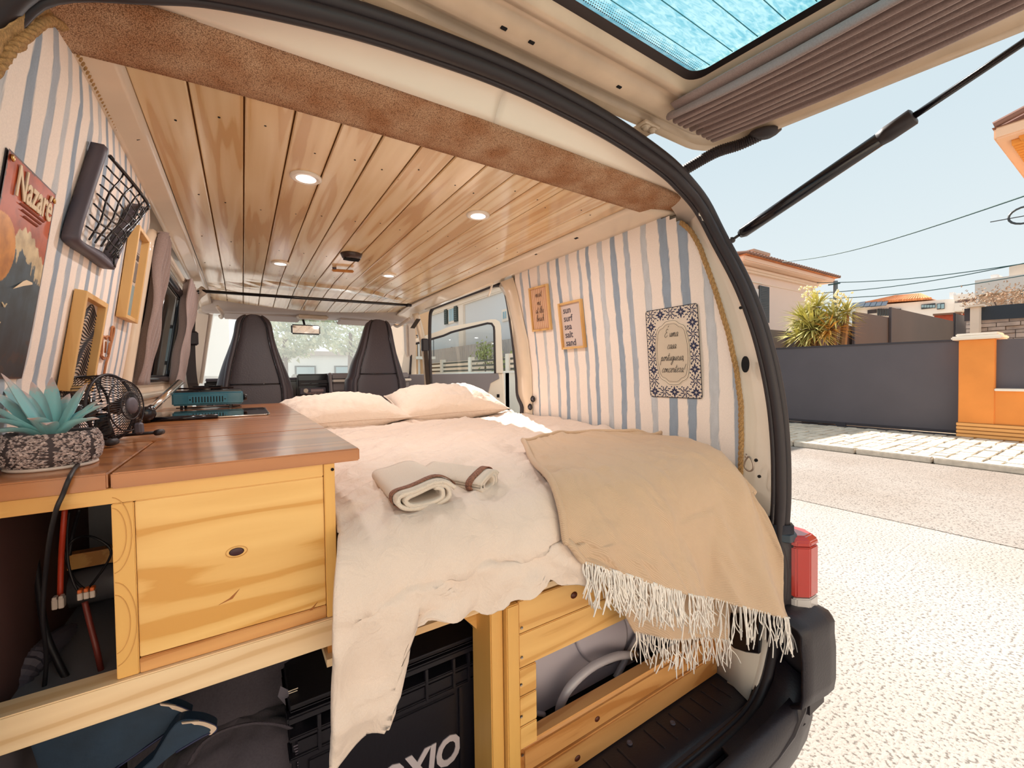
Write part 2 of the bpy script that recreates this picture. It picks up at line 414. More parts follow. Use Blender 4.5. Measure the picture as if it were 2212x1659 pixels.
w_pinez = wood('golden pine upright', '#e9b464', '#c68a44', 'z', 0.45, knots=0.4, knot='#6c3a1c')
w_piney = wood('golden pine lengthways', '#e2aa60', '#be8040', 'y', 0.45, knots=0.4)
w_pale = wood('pale spruce across', '#f1d2a8', '#dcb484', 'x', 0.5, knots=0.5, knot='#a87848', bands=22)
w_red = wood('reddish pine across', '#e0a566', '#c08044', 'x', 0.4, knots=0.5, knot='#7c4424', bands=20)
w_top = wood('stained worktop', '#bb7844', '#9c5e34', 'x', 0.3, knots=0.01, coat=0.5, bands=16)
w_frame = wood('light frame wood', '#e3b778', '#cf9c5a', 'z', 0.5, knots=0.01)
# ================================================================== OUTSIDE, far to near (street = setting)
GZ = -1.5
def asphalt(name, base, dark):
    m, nt, b = newmat(name); v = objcoord(nt, rnd=False)
    vo = N(nt, 'ShaderNodeTexNoise', Scale=60.0, Detail=5.0); nt.links.new(v, vo.inputs['Vector'])
    c = ramp(nt, vo.outputs['Fac'], [(0.36, dark), (0.47, base), (0.7, base)])
    n = N(nt, 'ShaderNodeTexNoise', Scale=0.5, Detail=4.0); nt.links.new(v, n.inputs['Vector'])
    c2 = ramp(nt, n.outputs['Fac'], [(0.3, '#e4dcd4'), (0.7, '#ffffff')])
    mx = nt.nodes.new('ShaderNodeMix'); mx.data_type = 'RGBA'; mx.blend_type = 'MULTIPLY'; mx.inputs['Factor'].default_value = 1
    nt.links.new(c, mx.inputs['A']); nt.links.new(c2, mx.inputs['B']); nt.links.new(mx.outputs['Result'], b.inputs['Base Color'])
    b.inputs['Roughness'].default_value = 0.95
    bp = N(nt, 'ShaderNodeBump', Strength=0.5, Distance=0.01); nt.links.new(vo.outputs['Fac'], bp.inputs['Height']); nt.links.new(bp.outputs[0], b.inputs['Normal'])
    return m
m_road = asphalt('pale asphalt', '#b5aea8', '#766f69'); m_road2 = asphalt('darker asphalt strip', '#a89f98', '#716963')
struct(box('road', -60, 9.15, -40, 90, GZ-0.3, GZ, m_road))
struct(box('ground', 9.15, 120, -40, 120, GZ-0.3, GZ-0.02, mat('earth', '#b9a78e', 0.95, var=0.2, vscale=1)))
a, b_, c_, d_ = P(1700, 1078, z=GZ), P(2212, 1178, z=GZ), P(2212, 1040, z=GZ), P(1690, 968, z=GZ)
mb = MB(); mb.hexa([(5.3, -14, GZ), (9.1, -14, GZ), (9.1, 40, GZ), (5.6, 40, GZ), (5.3, -14, GZ+.006), (9.1, -14, GZ+.006), (9.1, 40, GZ+.006), (5.6, 40, GZ+.006)])
struct(mb.obj('road_patch', m_road2))
# kerb stones
kerb = thing('kerb', 'low pale stone kerb along the far side of the street', 'kerb'); struct(kerb); kerb['kind'] = 'structure'
m_kerb = mat('kerb stone', '#cfc3b4', 0.9, var=0.15, vscale=12, bump=0.5, bscale=30)
kme = MB().box(0, .14, 0, .97, 0, .1).mesh('kerb_stone', 0.012, 2)
for i in range(16):
    o = link('kerb_stone', kme if i == 0 else kme, None, kerb); o.location = (9.15, -5+i*1.0, GZ)
kme.materials.append(m_kerb)
# cobbled pavement
pav = thing('pavement', 'pale cobbled pavement in front of the dark gate', 'pavement'); pav['kind'] = 'structure'
m_bed = mat('pavement bedding', '#8c8070', 0.95)
box('bedding', 9.29, 12.86, -6, 11, GZ-.1, GZ+.055, m_bed, pav)
m_cob = mat('limestone cobble', '#d9cdbb', 0.9, var=0.22, vscale=3.0, bump=0.5, bscale=25)
random.seed(3)
cmes = []
for k in range(6):
    mb = MB(); pts = []
    base = [(-.5, -.5), (.5, -.5), (.5, .5), (-.5, .5)]
    q = [(x*(1+random.uniform(-.12, .03))*.29, y*(1+random.uniform(-.12, .03))*.19) for x, y in base]
    mb.hexa([(x, y, 0) for x, y in q]+[(x*.93, y*.93, .03) for x, y in q]); me = mb.mesh('cobble'); me.materials.append(m_cob); cmes.append(me)
cells = []
nx = 12; 
for j in range(int(17/.2)):
    for i in range(nx):
        x = 9.44+i*.3+(j % 2)*.12; y = -6+j*.2
        if x > 12.7: continue
        cells.append((x+random.uniform(-.02, .02), y+random.uniform(-.015, .015), random.uniform(-.12, .12)))
vis = [c for c in cells if -0.6 < c[1]/c[0]-0 and 0.02 < c[1] < 6.4]
vis.sort(key=lambda c: c[0]**2+c[1]**2)
nearset = set(vis[:298]); rest = MB()
for c in cells:
    if c in nearset:
        o = link('cobble', random.choice(cmes), None, pav); o.location = (c[0], c[1], GZ+.045+random.uniform(0, .008)); o.rotation_euler = (0, 0, c[2])
    else:
        me = random.choice(cmes); ca, sa = math.cos(c[2]), math.sin(c[2])
        rest.add([(c[0]+v.co.x*ca-v.co.y*sa, c[1]+v.co.x*sa+v.co.y*ca, GZ+.048+v.co.z) for v in me.vertices], [tuple(p.vertices) for p in me.polygons])
tag(rest.obj('far_cobbles', m_cob, pav), kind='stuff')

# sliding gate
gate = thing('sliding_gate', 'long plain charcoal metal gate across the street', 'gate')
m_gate = mat('charcoal gate paint', '#5c565c', 0.6, var=0.06, vscale=1.2)
m_gate2 = mat('gate seam', '#3c373d', 0.6)
gt0 = P(2071, 737, x=12.95); gt1 = P(1665, 755, x=12.95)
mb = MB().hexa([(12.95, 2.36, GZ+.1), (13.0, 2.36, GZ+.1), (13.0, 9.2, GZ+.1), (12.95, 9.2, GZ+.1), (12.95, 2.36, gt0.z), (13.0, 2.36, gt0.z), (13.0, 9.2, gt1.z+.03), (12.95, 9.2, gt1.z+.03)])
mb.obj('gate_leaf', m_gate, gate)
MB().hexa([(12.93, 2.36, gt0.z-.0), (13.02, 2.36, gt0.z), (13.02, 9.2, gt1.z+.03), (12.93, 9.2, gt1.z+.03), (12.93, 2.36, gt0.z+.04), (13.02, 2.36, gt0.z+.04), (13.02, 9.2, gt1.z+.07), (12.93, 9.2, gt1.z+.07)]).obj('top_rail', m_gate2, gate)
box('bottom_rail', 12.92, 13.03, 2.36, 9.2, GZ+.1, GZ+.16, m_gate2, gate)
box('floor_track', 12.85, 13.1, 2.3, 9.4, GZ-.02, GZ+.07, m_gate2, gate)
for yy in (4.4, 6.6): box('wheel_box', 12.9, 12.95, yy, yy+.22, GZ+.07, GZ+.15, m_gate2, gate)

# orange garden wall with pillar
ow = thing('garden_wall', 'orange rendered garden wall with white-capped pillar and banded plinth', 'wall')
m_or = mat('orange render', '#e89247', 0.9, var=0.06, vscale=2, bump=0.4, bscale=30)
m_or2 = mat('pale orange plinth', '#eeb06c', 0.9, var=0.05, vscale=3)
m_cap = mat('white stone cap', '#ece2d6', 0.8)
yA = P(2071, 740, x=12.6).y; yB = P(2150, 740, x=12.6).y; ztop = P(2110, 733, x=12.6).z
box('pillar', 12.6, 13.1, yB, yA, GZ, ztop, m_or, ow, bevel=.01)
box('cap', 12.5, 13.2, yB-.1, yA+.1, ztop, ztop+.075, m_cap, ow, bevel=.02)
box('upper_cap', 12.56, 13.14, yB-.04, yA+.04, ztop+.075, ztop+.13, m_cap, ow, bevel=.015)
zs = P(2180, 845, x=12.62).z
box('low_wall', 12.62, 12.9, -9, yB, GZ, zs, m_or, ow)
box('sill', 12.55, 12.95, -9, yB, zs, zs+.05, m_cap, ow, bevel=.01)
box('dark_screen', 12.72, 12.8, -9, yB, zs+.05, ztop-.02, m_gate, ow)
zb0 = P(2073, 912, x=12.6).z; zb1 = GZ
hb = (zb0-zb1)/5
for k in range(5):
    box('plinth_band', 12.56-.012*(4-k)*.0, 12.64, -9, yA+.02, zb1+k*hb+.012, zb1+(k+1)*hb-.008, m_or2, ow, bevel=.006)
box('plinth_back', 12.575, 12.62, -9, yA+.01, zb1, zb0, mat('plinth joint', '#9c6c3c', 0.9), ow)

# brown fence panels behind the gate
def quad_slab(name, pts, X, m, parent=None, th=.06):
    q = [P(px, py, x=X) for px, py in pts]
    return MB().poly(q, (-1, 0, 0), th).obj(name, m, parent)
m_brn = mat('brown sheet fence', '#6d5a52', 0.6, var=0.05, vscale=0.8)
m_brn2 = mat('dark sheet fence', '#4b464c', 0.6)
fen = thing('sheet_fence', 'stepped brown sheet metal fence rising behind the charcoal gate', 'fence')
def yslab(name, pts, Y, m, parent, th=.06):
    q = [P(px, py, y=Y) for px, py in pts]; return MB().poly(q, (0, -1, 0), th).obj(name, m, parent)
yslab('fence_sheet', [(1846, 673), (1924, 686), (1924, 790), (1846, 790)], 6.0, m_brn, fen)
yslab('fence_sheet', [(1925, 664), (2060, 694), (2060, 790), (1925, 790)], 5.96, m_brn, fen)
yslab('fence_sheet', [(2063, 677), (2098, 685), (2098, 790), (2063, 790)], 5.92, m_brn2, fen)
for (px, t) in ((1845, 674), (1924, 664), (2062, 676)):
    a = P(px, t, y=5.95); box('fence_post', a.x-.06, a.x+.02, 5.92, 5.99, GZ, a.z, m_brn2, fen)
x0c, x1c = P(1745, 700, y=6.2).x, P(1845, 700, y=6.2).x; zt = P(1800, 699, y=6.2).z
cor = MB(); n = int((x1c-x0c)/.08)
for k in range(n):
    xx = x0c+k*(x1c-x0c)/n; cor.box(xx, xx+(x1c-x0c)/n*.98, 6.17+(.02 if k % 2 else 0), 6.24, GZ, zt)
tag(cor.obj('corrugated_sheet', m_brn, fen), kind='stuff')
fe2 = thing('screen_fence', 'grey mesh screen fence under the pink house', 'fence')
yslab('screen', [(1590, 705), (1698, 715), (1747, 722), (1747, 790), (1590, 790)], 6.8, mat('grey screen', '#5f5c60', 0.8, bump=0.5, bscale=40), fe2)
for px in (1650, 1700):
    a = P(px, 712, y=6.76); box('post', a.x-.03, a.x+.03, 6.72, 6.76, GZ, a.z+.03, m_brn2, fe2)
rw = thing('brick_wall', 'short red brick wall between brown fence and grey building', 'wall')
quad_slab('wall_face', [(2018, 680), (2084, 676), (2084, 702), (2018, 702)], 34, mat('red brick face', '#b8553c', 0.9, var=0.2, vscale=4), rw, th=.25)
quad_slab('coping', [(2015, 678), (2086, 673), (2086, 677), (2015, 682)], 33.9, mat('brick coping', '#8c6a58', 0.9), rw, th=.35)

# grey stone wall and dark screen, beige building (upper right)
sw = thing('stone_wall', 'grey split-stone terrace wall with dark screen above, behind the orange pillar', 'wall')
m_stone = mat('split stone', '#b5aaa5', 0.95, var=0.25, vscale=3, bump=1, bscale=12)
a = P(2086, 694, x=24); b2 = P(2212, 686, x=24); zlow = P(2212, 760, x=24).z
box('wall_core', 24.05, 24.4, b2.y-6, a.y, GZ, a.z, mat('stone joint', '#7e7470', 0.95), sw)
random.seed(5)
zz = zlow-.6
while zz < a.z-.08:
    hh = random.uniform(.12, .2); yy = b2.y-1.2
    while yy < a.y-.15:
        w = random.uniform(.35, .9); w = min(w, a.y-yy)
        o = box('stone', 23.98+random.uniform(-.04, .05), 24.1, yy, yy+w-.02, zz, min(zz+hh-.02, a.z), m_stone, sw)
        yy += w
    zz += hh
d0, d1 = P(2098, 620, x=23.9), P(2212, 656, x=23.9)
quad_slab('dark_screen', [(2114, 663), (2250, 652), (2250, 684), (2114, 692)], 23.9, mat('navy screen', '#2e3a48', 0.7), sw)
quad_slab('gate_grille', [(2083, 667), (2101, 665), (2101, 692), (2083, 694)], 23.9, m_gate2, sw)
box('white_post', 23.5, 23.9, P(2117, 700, x=23.7).y, P(2098, 700, x=23.7).y, GZ, P(2105, 664, x=23.7).z, m_cap, sw)
box('post_cap', 23.4, 24.0, P(2119, 700, x=23.7).y-.1, P(2096, 700, x=23.7).y+.1, P(2105, 664, x=23.7).z, P(2105, 660, x=23.7).z, m_cap, sw)

def building(name, label, X, x0, x1, top_l, top_r, m, depth=8, parts=(), base=None, grp=None, cat='building'):
    """wall facing the street: px extents x0..x1; top edge py at the two ends"""
    t = thing(name, label, cat, grp)
    a, b = P(x0, top_l, x=X), P(x1, top_r, x=X)
    zb = GZ
    MB().hexa([(X, b.y, zb), (X+depth, b.y, zb), (X+depth, a.y, zb), (X, a.y, zb), (X, b.y, b.z), (X+depth, b.y, b.z), (X+depth, a.y, a.z), (X, a.y, a.z)]).obj('walls', m, t)
    return t, a, b
def facade_rect(name, px0, py0, px1, py1, X, m, parent, th=.08):
    a = P(px0, py0, x=X); b = P(px1, py1, x=X)
    return MB().box(X, X+th, min(a.y, b.y), max(a.y, b.y), min(a.z, b.z), max(a.z, b.z)).obj(name, m, parent)
m_beige = mat('beige render', '#d8c8b8', 0.95, var=0.06, vscale=1)
m_whiteb = mat('white render', '#e9e3de', 0.95)
m_pane = mat('window pane', '#8fb0bd', 0.15, spec=0.8)
m_wframe = mat('dark window frame', '#3a3f44', 0.5)
m_tile = mat('terracotta tile', '#d98f5f', 0.9, var=0.25, vscale=2)
bb, a, b = building('house', 'beige flat-roofed house on the hill behind the stone wall', 33, 2108, 2330, 615, 570, m_beige)
for (x0, y0, x1, y1) in ((2124, 625, 2149, 636), (2206, 608, 2240, 640)):
    f = facade_rect('window', x0, y0, x1, y1, 32.9, m_wframe, bb); w = (x1-x0)
    facade_rect('pane', x0+w*.08, y0+1.5, x0+w*.47, y1-1.5, 32.86, m_pane, f); facade_rect('pane', x0+w*.53, y0+1.5, x1-w*.08, y1-1.5, 32.86, m_pane, f)
facade_rect('roof_slab', 2106, 606, 2330, 612, 32.6, m_whiteb, bb, th=8)
facade_rect('upper_storey', 2180, 574, 2330, 590, 33.5, m_beige, bb, th=6)
facade_rect('roof_box', 2140, 594, 2155, 603, 33, m_whiteb, bb, th=2)
facade_rect('column', 2108, 612, 2114, 660, 32.7, m_whiteb, bb, th=.4); facade_rect('column', 2175, 602, 2184, 660, 32.7, m_whiteb, bb, th=.4)
# long white building with tiled roof
wb, a, b = building('house', 'long white house with striped terracotta roof on the hill', 45, 1848, 2062, 663, 645, m_whiteb)
for (x0, y0, x1, y1) in ((1990, 658, 2020, 665), (2024, 656, 2040, 667)):
    f = facade_rect('window', x0, y0, x1, y1, 44.9, m_wframe, wb)
    k = 5 if x1-x0 > 20 else 2
    for q in range(k):
        facade_rect('pane', x0+(x1-x0)*(q+.1)/k, y0+1, x0+(x1-x0)*(q+.9)/k, y1-1, 44.85, m_pane, f)
facade_rect('dark_recess', 1874, 670, 1893, 676, 44.9, m_gate2, wb)
for q in range(10): facade_rect('balustrade_panel', 1895+q*5.2, 667, 1899+q*5.2, 682, 44.8, m_wframe, wb)
facade_rect('roof_terrace', 2062, 655, 2108, 668, 44.5, m_whiteb, wb, th=5)
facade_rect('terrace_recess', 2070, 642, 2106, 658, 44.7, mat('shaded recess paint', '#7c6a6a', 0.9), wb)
facade_rect('terrace_roof', 2060, 638, 2108, 643, 44.3, m_whiteb, wb, th=6)
ra = P(1870, 655, x=44.6); rb = P(2010, 646, x=44.6)
rt0 = P(1932, 648, x=48); rt1 = P(1990, 641, x=48)
top0, top1 = P(1935, 641, x=48), P(1988, 637, x=48)
rf = MB(); rf.add([ra, rb, top1, top0, (53, ra.y, ra.z), (53, rb.y, rb.z)], [(0, 1, 2, 3), (0, 3, 4), (1, 5, 2), (3, 2, 5, 4), (0, 4, 5, 1)])
roof = rf.obj('roof', m_tile, wb)
for q in range(26):
    t = q/25; lo = ra.lerp(rb, t); hi = top0.lerp(top1, min(1, max(0, (t-.15)/.7)))
    MB().tube([lo+V(-.03, 0, .05), hi+V(-.03, 0, .07)], .09, 6).obj('tile_row', m_tile, roof)
for px, t in ((2055, 632), (2072, 634)): facade_rect('chimney', px-4, t, px+5, t+11, 46, m_whiteb, wb, th=.8)
# solar panels
for q in range(5):
    a = P(1852+q*12, 661-q*.6, x=44.4); MB().rbox(a+V(0, 0, .1), (1.0, .7, .04), (0, 1, 0), (.7, 0, .6)).obj('solar_panel', mat('solar panel', '#5c6470', 0.3), wb)

# pink house behind the gate
ph = thing('house', 'pink rendered house with dark louvred shutter beyond the gate', 'building')
m_pink = mat('pink render', '#f0d9cc', 0.95); YH = 12.0; KH = YH/7.65; xR = P(1757, 640, y=YH).x
XA = 13.5*KH
box('walls', XA, xR, YH, YH+9, GZ, 3.45*KH, m_pink, ph)
box('cornice', XA-.1, xR+.3, YH-.28, YH+9.2, 3.3*KH, 3.5*KH, mat('cornice', '#f1dccb', 0.9), ph, bevel=.1)
box('string_course', XA, xR+.04, YH-.04, YH+9, 3.02*KH, 3.06*KH, mat('cornice', '#f1dccb', 0.9), ph)
box('fascia', XA-.3, xR+1.1, YH-.75, YH+9.5, 3.48*KH, 3.66*KH, mat('fascia pink', '#f0d0ba', 0.9), ph, bevel=.05)
rfm = MB(); ze = 3.66*KH
rfm.add([(XA-.4, YH-.9, ze), (xR+1.3, YH-.9, ze), (xR-4, YH+5, ze+1.2), (XA+4, YH+5, ze+1.2), (XA-.4, YH+9.9, ze), (xR+1.3, YH+9.9, ze)], [(0, 1, 2, 3), (0, 3, 4), (1, 5, 2), (3, 2, 5, 4), (0, 4, 5, 1)])
roof = rfm.obj('roof', m_tile, ph); tb = MB()
for k in range(50):
    xx = XA-.3+k*.3
    if xx > xR+1.3: break
    tb.tube([(xx, YH-1.0, ze+.05), (xx, YH+.4, ze+.30)], .08, 6)
tag(tb.obj('roof_tile_rows', mat('brown roof tile', '#8a6a5c', 0.9), roof), kind='stuff')
c0_, c1_ = P(1628, 560, y=YH+2), P(1658, 560, y=YH+2); zc_ = P(1645, 549, y=YH+2).z
box('chimney', c0_.x, c1_.x, YH+2, YH+3, ze, zc_, m_beige, ph); box('chimney_cap', c0_.x-.15, c1_.x+.15, YH+1.9, YH+3.1, zc_, zc_+.16, mat('chimney cap', '#b89c8c', 0.9), ph)
def ph_rect(name, x0, y0, x1, y1, m, par, off, th=.06):
    a, b = P(x0, y0, y=YH), P(x1, y1, y=YH)
    return box(name, a.x, b.x, YH-off-th, YH-off, b.z, a.z, m, par)
wf = ph_rect('window', 1600, 618, 1637, 697, m_whiteb, ph, 0, .05); ph_rect('pane', 1603, 626, 1628, 692, m_pane, wf, .05, .02)
ph_rect('lintel', 1598, 603, 1642, 614, m_cap, ph, 0, .1)
sh = ph_rect('shutter', 1637, 617, 1658, 698, m_wframe, ph, .05, .05)
for q in range(20): ph_rect('slat', 1640, 621+q*3.7, 1656, 623.4+q*3.7, mat('shutter slat', '#55555c', 0.6), sh, .10, .02)

# eave of the house at the right edge
eh = thing('house', 'corner of a peach house with orange soffit tiles high at the right edge', 'building')
m_peach = mat('peach render', '#f2c8a8', 0.9)
X = 7.5
c0 = P(2146, 303, z=4.2); 
ex, ey, ez = c0.x, c0.y, 4.2
box('eave', ex, ex+7, ey-9, ey, ez, ez+.22, m_peach, eh, bevel=.03)
box('walls', ex+.75, ex+7, ey-9, ey-.75, GZ, ez, mat('peach wall', '#f0c6a2', 0.9), eh)
sf = MB(); m_sof = mat('orange soffit tile', '#e79a45', 0.8)
for k in range(24):
    yy = ey-.35-k*.16; o = MB().tube([(ex+.18, yy, ez-.02), (ex+.62, yy, ez-.02)], .075, 8).obj('soffit_tile', m_sof, eh)
for k in range(24):
    xx = ex+.35+k*.16; o = MB().tube([(xx, ey-.18, ez-.02), (xx, ey-.62, ez-.02)], .075, 8).obj('soffit_tile', m_sof, eh)
rt = MB(); rt.add([(ex-.02, ey+.02, ez+.22), (ex+7, ey+.02, ez+.22), (ex+7, ey-9, ez+.22), (ex-.02, ey-9, ez+.22), (ex+3.5, ey-3.5, ez+1.4), (ex+3.5, ey-9, ez+1.4)], [(0, 4, 1), (0, 3, 5, 4), (0, 1, 2, 3)])
rt.obj('roof', mat('dark roof tile', '#8c6558', 0.9), eh)
for k in range(14):
    MB().tube([(ex+k*.3, ey+.0, ez+.27), (ex+k*.3+.02, ey-.6, ez+.45)], .06, 6).obj('roof_tile', mat('dark roof tile', '#8c6558', 0.9), eh)

# pole and wires
m_wire = mat('overhead wire', '#3a5c60', 0.7)
pl = thing('utility_pole', 'grey utility pole beyond the yucca carrying thin wires', 'pole')
a = P(1805, 607, x=30); MB().tube([(30, a.y, GZ), (30, a.y, a.z)], [.14, .11], 10).obj('mast', mat('pole grey', '#7a8488', 0.8), pl)
MB().tube([(29.8, a.y-.3, a.z-.2), (29.8, a.y+.3, a.z-.2)], .04, 6).obj('crossarm', m_wire, pl)
for i, (p0, p1, X0, X1) in enumerate((((1690, 566), (2240, 414), 22, 12), ((1765, 611), (2240, 565), 30, 30), ((1760, 634), (2240, 563), 30, 30), ((1765, 646), (2240, 590), 30, 30))):
    A = P(*p0, x=X0); B = P(*p1, x=X1); pts = [A.lerp(B, t/12)+V(0, 0, -.25*math.sin(math.pi*t/12)) for t in range(13)]
    tag(MB().tube(pts, .022 if i else .018, 5).obj('overhead_wire', m_wire), ['single overhead wire crossing the sky highest of all', 'upper overhead wire from the utility pole', 'middle overhead wire from the utility pole', 'lowest overhead wire from the utility pole'][i], 'wire', 'overhead wires')
sl = thing('street_bracket', 'small dark wire bracket at the right edge under the peach house', 'bracket')
c = P(2214, 464, x=8); MB().tube([c+V(0, .1*math.cos(t)*1.3, .1*math.sin(t)) for t in np.linspace(0, 6.28, 20)], .012, 6).obj('loop', m_wframe, sl)
MB().tube([c+V(0, .28, 0), c+V(0, -.2, -.02)], .006, 5).obj('arm', m_wframe, sl)

# yucca
yk = thing('yucca', 'spiky yellow-green yucca growing above the charcoal gate', 'plant')
m_leaf = mat('yucca leaf', '#d9cf80', 0.6, var=0.2, vscale=2, vary='#a39f55')
m_leaf2 = mat('yucca old leaf', '#d0a04a', 0.7, var=0.3, vscale=2)
random.seed(11)
def rosette(c, R, n, m, name='leaf_rosette', up=0.2):
    mb = MB()
    for k in range(n):
        th = random.uniform(0, 2*math.pi); ph = math.asin(min(1, max(-1, random.uniform(-.75, 1)*.95+up*.2)))
        d = V(math.cos(th)*math.cos(ph), math.sin(th)*math.cos(ph), math.sin(ph)); L = R*random.uniform(.75, 1.1)
        s = d.cross(V(0, 0, 1)); s = s.normalized() if s.length > .05 else V(1, 0, 0); nn = s.cross(d)
        p0 = c+d*R*.08; p1 = c+d*L*.5; p2 = c+d*L+V(0, 0, -L*.12)
        w = R*.036
        mb.add([p0-s*w*.6, p0+s*w*.6, p1+s*w, p1-s*w, p2, p1+nn*w*.3], [(0, 1, 2, 5), (0, 5, 3), (3, 5, 4), (5, 2, 4)])
    return tag(mb.obj(name, m, yk), kind='stuff')
for (px, py, R, n, X) in ((1755, 712, 1.0, 210, 13.9), (1736, 688, .7, 110, 13.9), (1764, 664, .7, 100, 14.0), (1802, 686, .8, 120, 13.9), (1828, 676, .55, 80, 14.0), (1725, 728, .7, 90, 13.8)):
    c = P(px, py, x=X); rosette(c, R*.95, n, m_leaf)
    MB().tube([(X+.1, c.y*.6+P(1760, 740, x=X).y*.4, GZ), c], [.13, .08], 8).obj('trunk', mat('yucca trunk', '#8a6c4c', 0.9, bump=1, bscale=20), yk)
rosette(P(1790, 712, x=13.8), .8, 70, m_leaf2)
for (px, py) in ((1752, 648), (1808, 660)):
    c = P(px, py, x=13.9); mb = MB()
    for k in range(60):
        q = c+V(random.gauss(0, .12), random.gauss(0, .12), random.uniform(-.35, .4)); mb.lathe([(0, -.04), (.04, 0), (0, .045)], q, (random.uniform(-.5, .5), .2, 1), 5)
    tag(mb.obj('flower_spike', mat('yucca flower', '#f0e6b8', 0.8), yk), kind='stuff')
# shrub over the stone wall
shb = thing('shrub', 'dry pinkish shrub above the navy screen on the hill', 'shrub'); mb = MB()
c = P(2185, 645, x=26)
for k in range(1100):
    q = c+V(random.gauss(0, .3), max(-1.3, min(1.3, random.gauss(0, .7))), random.gauss(0, .25)); s = .055
    mb.add([q, q+V(random.uniform(-s, s), s, random.uniform(-s, s)), q+V(random.uniform(-s, s), random.uniform(-s, s), s)], [(0, 1, 2)])
tag(mb.obj('foliage', mat('dry leaf', '#c9a88c', 0.9, var=0.3, vscale=3), shb), kind='stuff')
MB().tube([c+V(0, 0, -1.2), c], [.05, .03], 6).obj('stem', m_brn, shb)
MB().tube([c+V(0, .3, -.6), c+V(0, .5, .1)], .02, 6).obj('stem', m_brn, shb)

# added out of view: two cream houses that reflect sunlight into the van
for (x0, x1, y0, lab, colr) in ((-7.5, 3.2, -9.5, 'added unseen cream house behind the viewer reflecting sunlight into the van', '#f2e2cc'), (3.6, 8.6, -15, 'second added unseen cream house further back reflecting sunlight into the van', '#efd9c0')):
    t = thing('house', lab, 'building'); mm = mat('sunlit cream render '+colr, colr, .95)
    box('walls', x0, x1, y0-8, y0, GZ, 5.6, mm, t); box('cornice', x0-.2, x1+.2, y0-8.2, y0+.25, 5.6, 5.85, m_cap, t, bevel=.04)
    rm = MB(); rm.add([(x0-.4, y0+.5, 5.85), (x1+.4, y0+.5, 5.85), (x1+.4, y0-8.4, 5.85), (x0-.4, y0-8.4, 5.85), ((x0+x1)/2, y0-4, 7.6)], [(0, 1, 4), (1, 2, 4), (2, 3, 4), (3, 0, 4)]); rm.obj('roof', m_tile, t)
    k = 0
    while x0+1.2+k*2.6 < x1-1:
        wx = x0+1+k*2.6
        for z0 in (-.6, 2.4):
            f = box('window', wx, wx+1.1, y0, y0+.06, z0, z0+1.4, m_cap, t); box('pane', wx+.08, wx+.5, y0+.06, y0+.08, z0+.1, z0+1.3, m_pane, f); box('pane', wx+.6, wx+1.02, y0+.06, y0+.08, z0+.1, z0+1.3, m_pane, f)
        k += 1
# ================================================================== THE VAN
van = thing('camper_van', 'white camper van seen through its open tailgate', 'van')
CXV = 0.445
def mir(p): return V(2*CXV-p[0], p[1], p[2])
# outer side profile, right side (x, z); mirrored for the left
SIDE = [(1.16, -1.22), (1.235, -.95), (1.25, -.6), (1.245, -.3), (1.225, 0), (1.19, .25), (1.15, .47), (1.07, .575), (.9, .62), (.7, .64), (.445, .645)]
def side_x(z):
    for (x0, z0), (x1, z1) in zip(SIDE, SIDE[1:]):
        if z0 <= z <= z1: return x0+(x1-x0)*(z-z0)/(z1-z0)
    return SIDE[0][0] if z < SIDE[0][1] else SIDE[-1][0]
def shell_patch(name, zs, ys, mirror=False, m=m_white, th=.02, parent=None):
    rows = []
    for z in zs: rows.append([V(side_x(z), y, z) if not mirror else mir((side_x(z), y, z)) for y in ys])
    o = MB().grid(rows).obj(name, m, parent or van, smooth=True)
    md = o.modifiers.new('solid', 'SOLIDIFY'); md.thickness = th; md.offset = 0
    return o
def rear_y(z): # rear edge of the side skin, tucked behind the seal
    sxs = np.interp(z, [-1, -.35, -.06, .12, .27, .45], [1.17, 1.17, 1.165, 1.15, 1.12, 1.06]); sys_ = np.interp(z, [-1, -.35, -.06, .12, .27, .45], [.55, .53, .545, .585, .635, .69])
    return float(sys_*side_x(z)/(sxs+(.03 if z < -.2 else .016)))
def zl(a, b, n=8): return [a+(b-a)*i/n for i in range(n+1)]
# right side: rear quarter (behind the sliding door opening), sill, roof rail; left side with the window hole
for mirror in (False, True):
    # rear quarter panel
    rows = []
    for z in zl(-1.0, .47, 14):
        y1 = 1.77 if not mirror else 1.5
        ys = [rear_y(z)+(y1-rear_y(z))*t/8 for t in range(9)]
        rows.append([V(side_x(z), y, z) if not mirror else mir((side_x(z), y, z)) for y in ys])
    o = MB().grid(rows).obj('rear_quarter_panel', m_white, van, smooth=True); md = o.modifiers.new('s', 'SOLIDIFY'); md.thickness = .015; md.offset = 0
shell_patch('left_side_panel', zl(-1.1, -.03), [1.5, 2.0, 2.6], True)
shell_patch('left_side_panel', zl(.37, .47, 3), [1.5, 2.0, 2.6], True)
shell_patch('left_side_panel', zl(-.03, .37), [2.28, 2.45, 2.6], True)
shell_patch('front_door_panel', zl(-1.1, .0), [2.6, 3.2, 3.9], True)
shell_patch('rocker_panel', zl(-1.15, -.82, 3), [1.77, 2.4, 3.0], False)
# roof skin
rows = []
prof = [(x, z) for x, z in SIDE if z >= .47]
prof = prof+[(2*CXV-x, z) for x, z in prof[::-1][1:]]
for y in (.74, .9, 1.5, 2.2, 2.9, 3.25, 3.4):
    rows.append([V(x, y+(.06*min(1, abs(x-CXV)/.6)**3 if y < .8 else 0), z-(0.05 if y > 3.3 else 0)) for x, z in prof])
o = MB().grid(rows).obj('roof_skin', m_white, van, smooth=True); md = o.modifiers.new('s', 'SOLIDIFY'); md.thickness = .012; md.offset = 0

